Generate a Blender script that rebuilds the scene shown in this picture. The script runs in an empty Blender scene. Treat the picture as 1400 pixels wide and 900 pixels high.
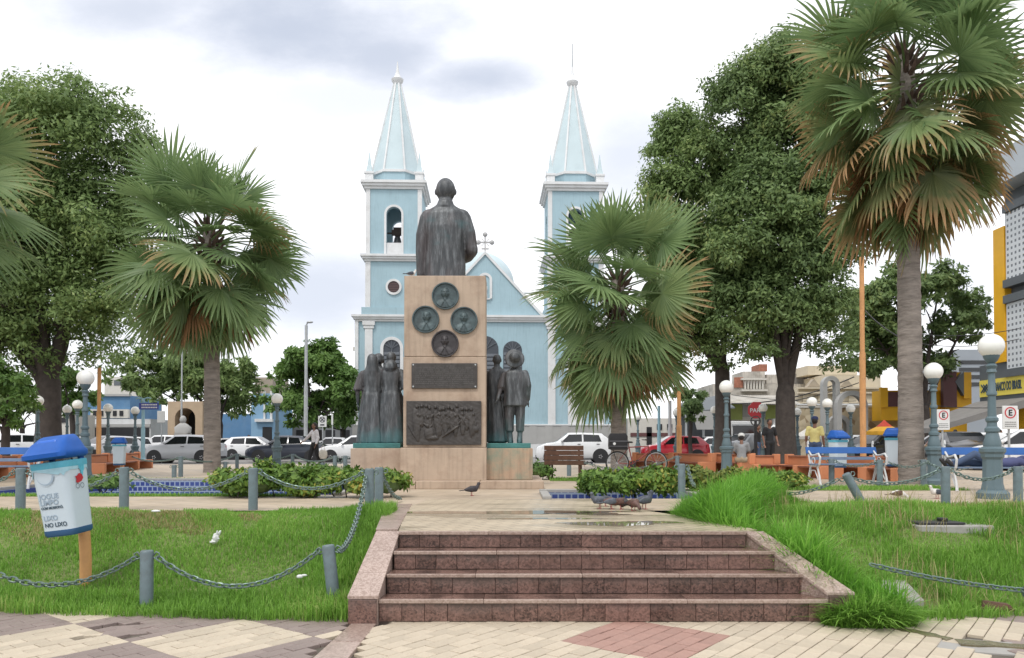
import bpy, bmesh, math, random
import numpy as np
from mathutils import Vector, Matrix, Euler
R = math.radians
PI = math.pi
rnd = random.Random(7)
S = bpy.context.scene
C = bpy.data.collections.new("plaza"); S.collection.children.link(C)

# ------------------------------------------------------------------ camera
CAMY, CAMZ, F, TILT, PPY = 0.35, 0.85, 1050.0, R(1.0), 590.0     # PPY: picture row of the lens axis (the view is shifted up, as in a corrected photograph)
cd = bpy.data.cameras.new("camera"); cam = bpy.data.objects.new("camera", cd); C.objects.link(cam)
cd.sensor_width = 36; cd.lens = F/1400*36; cd.clip_start = .1; cd.clip_end = 3000
cd.shift_y = (PPY-450)/1400; cam.location = (0, CAMY, CAMZ); cam.rotation_euler = (PI/2+TILT, 0, 0)
S.camera = cam
# ------------------------------------------------------------------ sky, sun, exposure
SUN_EL, SUN_AZ = 58, 205     # degrees; azimuth clockwise from +Y : behind the viewer, a little to the left
W = bpy.data.worlds.new("World"); S.world = W; W.use_nodes = True
def world_nodes():
    nt = W.node_tree; nt.nodes.clear(); N = nt.nodes.new; L = nt.links.new
    out = N('ShaderNodeOutputWorld'); bg = N('ShaderNodeBackground'); L(bg.outputs[0], out.inputs[0])
    sky = N('ShaderNodeTexSky'); sky.sky_type = 'NISHITA'; sky.sun_disc = False
    sky.sun_elevation = R(SUN_EL); sky.sun_rotation = R(SUN_AZ)
    mul = N('ShaderNodeVectorMath'); mul.operation = 'SCALE'; mul.inputs['Scale'].default_value = .12
    L(sky.outputs[0], mul.inputs[0])
    tc = N('ShaderNodeTexCoord')
    sp = N('ShaderNodeSeparateXYZ'); L(tc.outputs['Generated'], sp.inputs[0])
    ab = N('ShaderNodeMath'); ab.operation = 'ABSOLUTE'; L(sp.outputs['Y'], ab.inputs[0])
    ad = N('ShaderNodeMath'); ad.operation = 'ADD'; ad.inputs[1].default_value = .12; L(ab.outputs[0], ad.inputs[0])
    dx = N('ShaderNodeMath'); dx.operation = 'DIVIDE'; L(sp.outputs['X'], dx.inputs[0]); L(ad.outputs[0], dx.inputs[1])
    dz = N('ShaderNodeMath'); dz.operation = 'DIVIDE'; L(sp.outputs['Z'], dz.inputs[0]); L(ad.outputs[0], dz.inputs[1])
    cv = N('ShaderNodeCombineXYZ'); L(dx.outputs[0], cv.inputs[0]); L(dz.outputs[0], cv.inputs[1])
    # cloud-layer noise
    n1 = N('ShaderNodeTexNoise'); n1.inputs['Scale'].default_value = 4.2; n1.inputs['Detail'].default_value = 8; n1.inputs['Roughness'].default_value = .6
    mp = N('ShaderNodeMapping'); mp.inputs['Scale'].default_value = (1, 1.9, 1); L(cv.outputs[0], mp.inputs[0]); L(mp.outputs[0], n1.inputs['Vector'])
    n2 = N('ShaderNodeTexNoise'); n2.inputs['Scale'].default_value = 1.9; n2.inputs['Detail'].default_value = 6
    L(mp.outputs[0], n2.inputs['Vector'])
    acc = None
    def patch(px, py, rx, ry, amp):
        nonlocal acc
        u = (px-700)/F; v = (PPY-py)/F; c, s = math.cos(TILT), math.sin(TILT)
        fy = c-v*s; k = 1/math.sqrt(u*u+fy*fy+(v*c+s)**2); d = abs(fy*k)+.12
        sub = N('ShaderNodeVectorMath'); sub.operation = 'SUBTRACT'; sub.inputs[1].default_value = (u*k/d, (v*c+s)*k/d, 0); L(cv.outputs[0], sub.inputs[0])
        sc = N('ShaderNodeVectorMath'); sc.operation = 'MULTIPLY'; sc.inputs[1].default_value = (F/rx, F/ry, 0); L(sub.outputs[0], sc.inputs[0])
        ln = N('ShaderNodeVectorMath'); ln.operation = 'LENGTH'; L(sc.outputs[0], ln.inputs[0])
        a1 = N('ShaderNodeMath'); a1.operation = 'MULTIPLY_ADD'; a1.inputs[1].default_value = 1.7; a1.inputs[2].default_value = -.85; L(n1.outputs[0], a1.inputs[0])
        a2 = N('ShaderNodeMath'); a2.operation = 'ADD'; L(ln.outputs['Value'], a2.inputs[0]); L(a1.outputs[0], a2.inputs[1])
        mr = N('ShaderNodeMapRange'); mr.interpolation_type = 'SMOOTHSTEP'; mr.inputs['From Min'].default_value = 1.5; mr.inputs['From Max'].default_value = .05
        mr.inputs['To Max'].default_value = amp; L(a2.outputs[0], mr.inputs['Value'])
        if acc is None: acc = mr.outputs[0]
        else:
            m = N('ShaderNodeMath'); m.operation = 'MAXIMUM'; L(acc, m.inputs[0]); L(mr.outputs[0], m.inputs[1]); acc = m.outputs[0]
    for p in [(400,40,300,80,1),(190,10,200,60,.85),(650,106,120,38,.95),(535,75,120,52,.95),(440,400,150,75,.8),(855,210,95,80,.7),(470,130,220,60,.55),
              (30,60,120,60,.35),(1330,380,120,60,.5),(860,30,200,40,.35),(520,330,90,50,.4),(1230,20,120,30,.3)]: patch(*p)
    # broad grey overcast variation everywhere
    mr2 = N('ShaderNodeMapRange'); mr2.inputs['From Min'].default_value = .5; mr2.inputs['From Max'].default_value = .8; mr2.inputs['To Max'].default_value = .72
    L(n2.outputs[0], mr2.inputs['Value'])
    mx = N('ShaderNodeMath'); mx.operation = 'MAXIMUM'; L(acc, mx.inputs[0]); L(mr2.outputs[0], mx.inputs[1])
    col = N('ShaderNodeMix'); col.data_type = 'RGBA'
    col.inputs['A'].default_value = (1.22, 1.22, 1.25, 1); col.inputs['B'].default_value = (.56, .61, .72, 1); L(mx.outputs[0], col.inputs['Factor'])
    fin = N('ShaderNodeMix'); fin.data_type = 'RGBA'; fin.inputs['Factor'].default_value = .93
    L(mul.outputs[0], fin.inputs['A']); L(col.outputs['Result'], fin.inputs['B'])
    L(fin.outputs['Result'], bg.inputs['Color']); bg.inputs['Strength'].default_value = 1.0
world_nodes()
ld = bpy.data.lights.new("sun", 'SUN'); ld.energy = 1.5; ld.angle = R(10); ld.color = (1, .96, .9)
sun = bpy.data.objects.new("sun", ld); C.objects.link(sun)
_d = Vector((math.sin(R(SUN_AZ))*math.cos(R(SUN_EL)), math.cos(R(SUN_AZ))*math.cos(R(SUN_EL)), math.sin(R(SUN_EL))))
sun.rotation_euler = _d.to_track_quat('Z', 'Y').to_euler(); sun.location = (0, -10, 40)
S.view_settings.view_transform = 'Standard'; S.view_settings.look = 'None'; S.view_settings.exposure = 0.24; S.view_settings.gamma = 1
try:
    S.cycles.max_bounces = 6; S.cycles.transparent_max_bounces = 6; S.cycles.use_denoising = True
except Exception: pass

# ------------------------------------------------------------------ pixel -> place helpers
_c, _s = math.cos(TILT), math.sin(TILT)
def ray(px, py):
    u = (px-700)/F; v = (PPY-py)/F
    return u, _c-v*_s, v*_c+_s
def at(px, py, Y):
    a, b, c = ray(px, py); k = (Y-CAMY)/b
    return Vector((a*k, Y, CAMZ+c*k))
def gnd(px, py, z=0.0):
    a, b, c = ray(px, py); k = (z-CAMZ)/c
    return Vector((a*k, b*k+CAMY, z))
def ZZ(py, Y): return at(700, py, Y).z
def XX(px, py, Y): return at(px, py, Y).x

# ------------------------------------------------------------------ materials
MATS = {}
def srgb(r, g, b):
    f = lambda c: (c/255/12.92) if c <= 10 else ((c/255+.055)/1.055)**2.4
    return (f(r), f(g), f(b))
def M(name, col, rough=.75, var=.14, scale=3.0, bump=0.0, bscale=40, metal=0.0, spec=.5, streak=0.0, dirt=None, dirt_amt=.0, dirt_scale=1.5, objvar=0.0, coat=0.0, zs=1.0):
    if name in MATS: return MATS[name]
    m = bpy.data.materials.new(name); m.use_nodes = True; nt = m.node_tree; N = nt.nodes.new; L = nt.links.new
    b = nt.nodes['Principled BSDF']; b.inputs['Roughness'].default_value = rough; b.inputs['Metallic'].default_value = metal
    b.inputs['Specular IOR Level'].default_value = spec
    if coat: b.inputs['Coat Weight'].default_value = coat; b.inputs['Coat Roughness'].default_value = .08
    tc = N('ShaderNodeTexCoord'); co = tc.outputs['Object']
    if zs != 1.0:
        mz = N('ShaderNodeMapping'); mz.inputs['Scale'].default_value = (1, 1, zs); L(co, mz.inputs[0]); co = mz.outputs[0]
    n = N('ShaderNodeTexNoise'); n.inputs['Scale'].default_value = scale; n.inputs['Detail'].default_value = 6; n.inputs['Roughness'].default_value = .65
    L(co, n.inputs['Vector'])
    mr = N('ShaderNodeMapRange'); mr.inputs['From Min'].default_value = .3; mr.inputs['From Max'].default_value = .7
    mr.inputs['To Min'].default_value = 1-var; mr.inputs['To Max'].default_value = 1+var; L(n.outputs[0], mr.inputs['Value'])
    sc = N('ShaderNodeVectorMath'); sc.operation = 'SCALE'; sc.inputs[0].default_value = col[:3]; L(mr.outputs[0], sc.inputs['Scale'])
    cur = sc.outputs[0]
    def mixin(fac, c):
        nonlocal cur
        x = N('ShaderNodeMix'); x.data_type = 'RGBA'; L(fac, x.inputs['Factor']); L(cur, x.inputs['A']); x.inputs['B'].default_value = (*c, 1); cur = x.outputs['Result']
    if objvar:
        oi = N('ShaderNodeObjectInfo'); r2 = N('ShaderNodeMapRange'); r2.inputs['To Min'].default_value = 1-objvar; r2.inputs['To Max'].default_value = 1+objvar
        L(oi.outputs['Random'], r2.inputs['Value']); s2 = N('ShaderNodeVectorMath'); s2.operation = 'SCALE'; L(cur, s2.inputs[0]); L(r2.outputs[0], s2.inputs['Scale']); cur = s2.outputs[0]
    if dirt:
        n3 = N('ShaderNodeTexNoise'); n3.inputs['Scale'].default_value = dirt_scale; n3.inputs['Detail'].default_value = 7; n3.inputs['Roughness'].default_value = .7
        L(co, n3.inputs['Vector'])
        m3 = N('ShaderNodeMapRange'); m3.inputs['From Min'].default_value = .48; m3.inputs['From Max'].default_value = .72; m3.inputs['To Max'].default_value = dirt_amt
        L(n3.outputs[0], m3.inputs['Value']); mixin(m3.outputs[0], dirt)
    if streak:
        mp = N('ShaderNodeMapping'); mp.inputs['Scale'].default_value = (9, 9, .5); L(tc.outputs['Object'], mp.inputs[0])
        n4 = N('ShaderNodeTexNoise'); n4.inputs['Scale'].default_value = 1.6; n4.inputs['Detail'].default_value = 5; L(mp.outputs[0], n4.inputs['Vector'])
        m4 = N('ShaderNodeMapRange'); m4.inputs['From Min'].default_value = .5; m4.inputs['From Max'].default_value = .75; m4.inputs['To Max'].default_value = streak
        L(n4.outputs[0], m4.inputs['Value']); mixin(m4.outputs[0], tuple(c*.35 for c in col[:3]))
    L(cur, b.inputs['Base Color'])
    if bump:
        n5 = N('ShaderNodeTexNoise'); n5.inputs['Scale'].default_value = bscale; n5.inputs['Detail'].default_value = 4; L(co, n5.inputs['Vector'])
        bp = N('ShaderNodeBump'); bp.inputs['Strength'].default_value = bump; bp.inputs['Distance'].default_value = .02; L(n5.outputs[0], bp.inputs['Height']); L(bp.outputs[0], b.inputs['Normal'])
    MATS[name] = m; return m

def granite(name, c1, c2, rough=.45, wet=0.0, drip=False):
    """speckled granite with joint-free grain; wet = share of wet film"""
    m = bpy.data.materials.new(name); m.use_nodes = True; nt = m.node_tree; N = nt.nodes.new; L = nt.links.new; b = nt.nodes['Principled BSDF']
    tc = N('ShaderNodeTexCoord')
    oi = N('ShaderNodeObjectInfo'); va = N('ShaderNodeVectorMath'); va.operation = 'SCALE'; va.inputs[0].default_value = (7, 3, 5); L(oi.outputs['Random'], va.inputs['Scale'])
    ad = N('ShaderNodeVectorMath'); L(tc.outputs['Object'], ad.inputs[0]); L(va.outputs[0], ad.inputs[1])
    v = N('ShaderNodeTexVoronoi'); v.inputs['Scale'].default_value = 70; L(ad.outputs[0], v.inputs['Vector'])
    n = N('ShaderNodeTexNoise'); n.inputs['Scale'].default_value = 28; n.inputs['Detail'].default_value = 6; n.inputs['Roughness'].default_value = .75; L(ad.outputs[0], n.inputs['Vector'])
    n2 = N('ShaderNodeTexNoise'); n2.inputs['Scale'].default_value = 3; n2.inputs['Detail'].default_value = 5; L(ad.outputs[0], n2.inputs['Vector'])
    sp = N('ShaderNodeSeparateColor'); L(v.outputs['Color'], sp.inputs[0])
    s1 = N('ShaderNodeMath'); s1.operation = 'MULTIPLY_ADD'; s1.inputs[1].default_value = .55; L(sp.outputs[0], s1.inputs[0]); L(n.outputs[0], s1.inputs[2])
    s2 = N('ShaderNodeMath'); s2.operation = 'MULTIPLY_ADD'; s2.inputs[1].default_value = .32; L(oi.outputs['Random'], s2.inputs[0]); L(s1.outputs[0], s2.inputs[2])
    mr = N('ShaderNodeMapRange'); mr.inputs['From Min'].default_value = .5; mr.inputs['From Max'].default_value = 1.25; L(s2.outputs[0], mr.inputs['Value'])
    mx = N('ShaderNodeMix'); mx.data_type = 'RGBA'; L(mr.outputs[0], mx.inputs['Factor']); mx.inputs['A'].default_value = (*c1, 1); mx.inputs['B'].default_value = (*c2, 1)
    m2 = N('ShaderNodeMapRange'); m2.inputs['From Min'].default_value = .45; m2.inputs['From Max'].default_value = .62; m2.inputs['To Max'].default_value = 1; L(n2.outputs[0], m2.inputs['Value'])
    w = N('ShaderNodeMath'); w.operation = 'MULTIPLY'; w.inputs[1].default_value = wet; L(m2.outputs[0], w.inputs[0])
    dk = N('ShaderNodeMix'); dk.data_type = 'RGBA'; L(w.outputs[0], dk.inputs['Factor']); L(mx.outputs['Result'], dk.inputs['A']); dk.inputs['B'].default_value = (*[c*.45 for c in c1], 1)
    fin = dk.outputs['Result']
    if drip:      # water marks running down from the nosing, with lime bloom below them
        sz = N('ShaderNodeSeparateXYZ'); L(tc.outputs['Generated'], sz.inputs[0]); cx = N('ShaderNodeMapping'); cx.inputs['Scale'].default_value = (9, 1, 1.0); L(tc.outputs['Object'], cx.inputs[0])
        nd = N('ShaderNodeTexNoise'); nd.inputs['Scale'].default_value = 1.3; nd.inputs['Detail'].default_value = 4; L(cx.outputs[0], nd.inputs['Vector'])
        n6 = N('ShaderNodeTexNoise'); n6.inputs['Scale'].default_value = .9; L(tc.outputs['Object'], n6.inputs['Vector'])
        s3 = N('ShaderNodeMath'); s3.operation = 'MULTIPLY_ADD'; s3.inputs[1].default_value = .8; L(nd.outputs[0], s3.inputs[0]); L(sz.outputs['Z'], s3.inputs[2])
        s4 = N('ShaderNodeMath'); s4.operation = 'MULTIPLY_ADD'; s4.inputs[1].default_value = 1.7; L(n6.outputs[0], s4.inputs[0]); L(s3.outputs[0], s4.inputs[2])
        for lo, hi, amt, c in ((1.85, 2.5, .22, (.34, .29, .27)), (2.06, 2.5, .6, (.026, .017, .013))):
            md = N('ShaderNodeMapRange'); md.inputs['From Min'].default_value = lo; md.inputs['From Max'].default_value = hi; md.inputs['To Max'].default_value = amt; L(s4.outputs[0], md.inputs['Value'])
            xx = N('ShaderNodeMix'); xx.data_type = 'RGBA'; L(md.outputs[0], xx.inputs['Factor']); L(fin, xx.inputs['A']); xx.inputs['B'].default_value = (*c, 1); fin = xx.outputs['Result']
    L(fin, b.inputs['Base Color'])
    rr = N('ShaderNodeMapRange'); rr.inputs['To Min'].default_value = rough; rr.inputs['To Max'].default_value = .1; L(w.outputs[0], rr.inputs['Value']); L(rr.outputs[0], b.inputs['Roughness'])
    MATS[name] = m; return m

def foliage(name, cA, cB, cC=None, trans=.25, rough=.55, tip=False, pos_scale=.6):
    """leaf material: colour differs leaf by leaf (random per island) and branch by branch (noise)"""
    m = bpy.data.materials.new(name); m.use_nodes = True; nt = m.node_tree; N = nt.nodes.new; L = nt.links.new; b = nt.nodes['Principled BSDF']; out = nt.nodes['Material Output']
    g = N('ShaderNodeNewGeometry'); tc = N('ShaderNodeTexCoord')
    n = N('ShaderNodeTexNoise'); n.inputs['Scale'].default_value = pos_scale; n.inputs['Detail'].default_value = 4; L(tc.outputs['Object'], n.inputs['Vector'])
    a = N('ShaderNodeMath'); a.operation = 'MULTIPLY_ADD'; a.inputs[1].default_value = .55; L(g.outputs['Random Per Island'], a.inputs[0])
    mr = N('ShaderNodeMapRange'); mr.inputs['From Min'].default_value = .3; mr.inputs['From Max'].default_value = .7; mr.inputs['To Max'].default_value = .45; L(n.outputs[0], mr.inputs['Value']); L(mr.outputs[0], a.inputs[2])
    r = N('ShaderNodeValToRGB'); r.color_ramp.elements[0].color = (*cA, 1); r.color_ramp.elements[1].color = (*cB, 1)
    if cC:
        r.color_ramp.elements[1].position = .72
        e = r.color_ramp.elements.new(.92); e.color = (*cC, 1)
    L(a.outputs[0], r.inputs[0]); cur = r.outputs[0]
    if tip:
        at_ = N('ShaderNodeAttribute'); at_.attribute_name = 'tip'; oi = N('ShaderNodeObjectInfo')
        p = N('ShaderNodeMath'); p.operation = 'MULTIPLY_ADD'; p.inputs[1].default_value = .42; p.inputs[2].default_value = .0; L(oi.outputs['Random'], p.inputs[0])
        q = N('ShaderNodeMath'); q.operation = 'ADD'; L(at_.outputs['Fac'], q.inputs[0]); L(p.outputs[0], q.inputs[1])
        n2 = N('ShaderNodeTexNoise'); n2.inputs['Scale'].default_value = 6; L(tc.outputs['Object'], n2.inputs['Vector'])
        q2 = N('ShaderNodeMath'); q2.operation = 'MULTIPLY_ADD'; q2.inputs[1].default_value = .5; L(n2.outputs[0], q2.inputs[0]); L(q.outputs[0], q2.inputs[2])
        mr2 = N('ShaderNodeMapRange'); mr2.inputs['From Min'].default_value = tip[0]; mr2.inputs['From Max'].default_value = tip[1]; L(q2.outputs[0], mr2.inputs['Value'])
        x = N('ShaderNodeMix'); x.data_type = 'RGBA'; L(mr2.outputs[0], x.inputs['Factor']); L(cur, x.inputs['A']); x.inputs['B'].default_value = (*tip[2], 1); cur = x.outputs['Result']
    L(cur, b.inputs['Base Color']); b.inputs['Roughness'].default_value = rough; b.inputs['Specular IOR Level'].default_value = .35
    tr = N('ShaderNodeBsdfTranslucent'); L(cur, tr.inputs[0]); ms = N('ShaderNodeMixShader'); ms.inputs[0].default_value = trans
    L(b.outputs[0], ms.inputs[1]); L(tr.outputs[0], ms.inputs[2]); L(ms.outputs[0], out.inputs[0])
    MATS[name] = m; return m

def bricktex(name, c1, c2, mortar, sx, sy, ms=.02, rough=.6, rot=0, plane='xy', bump=.3, wet=0):
    m = bpy.data.materials.new(name); m.use_nodes = True; nt = m.node_tree; N = nt.nodes.new; L = nt.links.new; b = nt.nodes['Principled BSDF']
    tc = N('ShaderNodeTexCoord'); mp = N('ShaderNodeMapping'); L(tc.outputs['Object'], mp.inputs[0])
    if plane == 'xz': mp.inputs['Rotation'].default_value = (R(-90), 0, rot)
    elif plane == 'yz': mp.inputs['Rotation'].default_value = (R(-90), 0, R(-90))
    else: mp.inputs['Rotation'].default_value = (0, 0, rot)
    br = N('ShaderNodeTexBrick'); br.inputs['Color1'].default_value = (*c1, 1); br.inputs['Color2'].default_value = (*c2, 1); br.inputs['Mortar'].default_value = (*mortar, 1)
    br.inputs['Scale'].default_value = 1; br.inputs['Brick Width'].default_value = sx; br.inputs['Row Height'].default_value = sy; br.inputs['Mortar Size'].default_value = ms; br.inputs['Bias'].default_value = 0
    L(mp.outputs[0], br.inputs['Vector'])
    n = N('ShaderNodeTexNoise'); n.inputs['Scale'].default_value = .9; n.inputs['Detail'].default_value = 7; n.inputs['Roughness'].default_value = .65; L(tc.outputs['Object'], n.inputs['Vector'])
    mr = N('ShaderNodeMapRange'); mr.inputs['From Min'].default_value = .3; mr.inputs['From Max'].default_value = .7; mr.inputs['To Min'].default_value = .8; mr.inputs['To Max'].default_value = 1.12; L(n.outputs[0], mr.inputs['Value'])
    sc = N('ShaderNodeVectorMath'); sc.operation = 'SCALE'; L(br.outputs[0], sc.inputs[0]); L(mr.outputs[0], sc.inputs['Scale'])
    cur = sc.outputs[0]
    if wet:
        n2 = N('ShaderNodeTexNoise'); n2.inputs['Scale'].default_value = 1.1; n2.inputs['Detail'].default_value = 6
        mp2 = N('ShaderNodeMapping'); mp2.inputs['Scale'].default_value = (.5, 1.5, 1); L(tc.outputs['Object'], mp2.inputs[0]); L(mp2.outputs[0], n2.inputs['Vector'])
        m2 = N('ShaderNodeMapRange'); m2.inputs['From Min'].default_value = .5; m2.inputs['From Max'].default_value = .6; m2.inputs['To Max'].default_value = wet; L(n2.outputs[0], m2.inputs['Value'])
        x = N('ShaderNodeMix'); x.data_type = 'RGBA'; L(m2.outputs[0], x.inputs['Factor']); L(cur, x.inputs['A']); x.inputs['B'].default_value = (*[c*.5 for c in c1], 1); cur = x.outputs['Result']
        rr = N('ShaderNodeMapRange'); rr.inputs['To Min'].default_value = rough; rr.inputs['To Max'].default_value = .12; L(m2.outputs[0], rr.inputs['Value']); L(rr.outputs[0], b.inputs['Roughness'])
    else: b.inputs['Roughness'].default_value = rough
    L(cur, b.inputs['Base Color'])
    if bump:
        bp = N('ShaderNodeBump'); bp.inputs['Strength'].default_value = bump; bp.inputs['Distance'].default_value = .01; bp.invert = True; L(br.outputs['Fac'], bp.inputs['Height']); L(bp.outputs[0], b.inputs['Normal'])
    MATS[name] = m; return m

def bronze(name):
    m = bpy.data.materials.new(name); m.use_nodes = True; nt = m.node_tree; N = nt.nodes.new; L = nt.links.new; b = nt.nodes['Principled BSDF']
    tc = N('ShaderNodeTexCoord'); mp = N('ShaderNodeMapping'); mp.inputs['Scale'].default_value = (9, 9, 1.6); L(tc.outputs['Object'], mp.inputs[0])
    n = N('ShaderNodeTexNoise'); n.inputs['Scale'].default_value = 1.5; n.inputs['Detail'].default_value = 7; n.inputs['Roughness'].default_value = .7; L(mp.outputs[0], n.inputs['Vector'])
    r = N('ShaderNodeValToRGB'); e = r.color_ramp.elements; e[0].position = .3; e[0].color = (.030, .035, .039, 1); e[1].position = .72; e[1].color = (.19, .205, .215, 1)
    k = e.new(.5); k.color = (.075, .080, .084, 1)
    L(n.outputs[0], r.inputs[0])
    n2 = N('ShaderNodeTexNoise'); n2.inputs['Scale'].default_value = 2.2; n2.inputs['Detail'].default_value = 4; L(tc.outputs['Object'], n2.inputs['Vector'])
    # verdigris: patches, more on the lower parts where water runs off
    sx = N('ShaderNodeSeparateXYZ'); L(tc.outputs['Object'], sx.inputs[0])
    q = N('ShaderNodeMath'); q.operation = 'MULTIPLY_ADD'; q.inputs[1].default_value = -.26; q.inputs[2].default_value = .18; L(sx.outputs['Z'], q.inputs[0])
    q0 = N('ShaderNodeMath'); q0.operation = 'MAXIMUM'; q0.inputs[1].default_value = -.12; L(q.outputs[0], q0.inputs[0])
    q2 = N('ShaderNodeMath'); q2.operation = 'ADD'; L(q0.outputs[0], q2.inputs[0]); L(n2.outputs[0], q2.inputs[1])
    mr = N('ShaderNodeMapRange'); mr.inputs['From Min'].default_value = .5; mr.inputs['From Max'].default_value = .78; mr.inputs['To Max'].default_value = .75; L(q2.outputs[0], mr.inputs['Value'])
    x = N('ShaderNodeMix'); x.data_type = 'RGBA'; L(mr.outputs[0], x.inputs['Factor']); L(r.outputs[0], x.inputs['A']); x.inputs['B'].default_value = (.06, .16, .17, 1)
    n3 = N('ShaderNodeTexNoise'); n3.inputs['Scale'].default_value = 1.3; n3.inputs['Detail'].default_value = 3
    mp3 = N('ShaderNodeMapping'); mp3.inputs['Location'].default_value = (5, 2, 1); mp3.inputs['Scale'].default_value = (2, 2, .7); L(tc.outputs['Object'], mp3.inputs[0]); L(mp3.outputs[0], n3.inputs['Vector'])
    m3 = N('ShaderNodeMapRange'); m3.inputs['From Min'].default_value = .52; m3.inputs['From Max'].default_value = .68; m3.inputs['To Max'].default_value = .3; L(n3.outputs[0], m3.inputs['Value'])
    y = N('ShaderNodeMix'); y.data_type = 'RGBA'; L(m3.outputs[0], y.inputs['Factor']); L(x.outputs['Result'], y.inputs['A']); y.inputs['B'].default_value = (.11, .068, .062, 1)
    L(y.outputs['Result'], b.inputs['Base Color']); b.inputs['Metallic'].default_value = .35; b.inputs['Roughness'].default_value = .5
    bp = N('ShaderNodeBump'); bp.inputs['Strength'].default_value = .18; bp.inputs['Distance'].default_value = .02; L(n.outputs[0], bp.inputs['Height']); L(bp.outputs[0], b.inputs['Normal'])
    MATS[name] = m; return m

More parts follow.
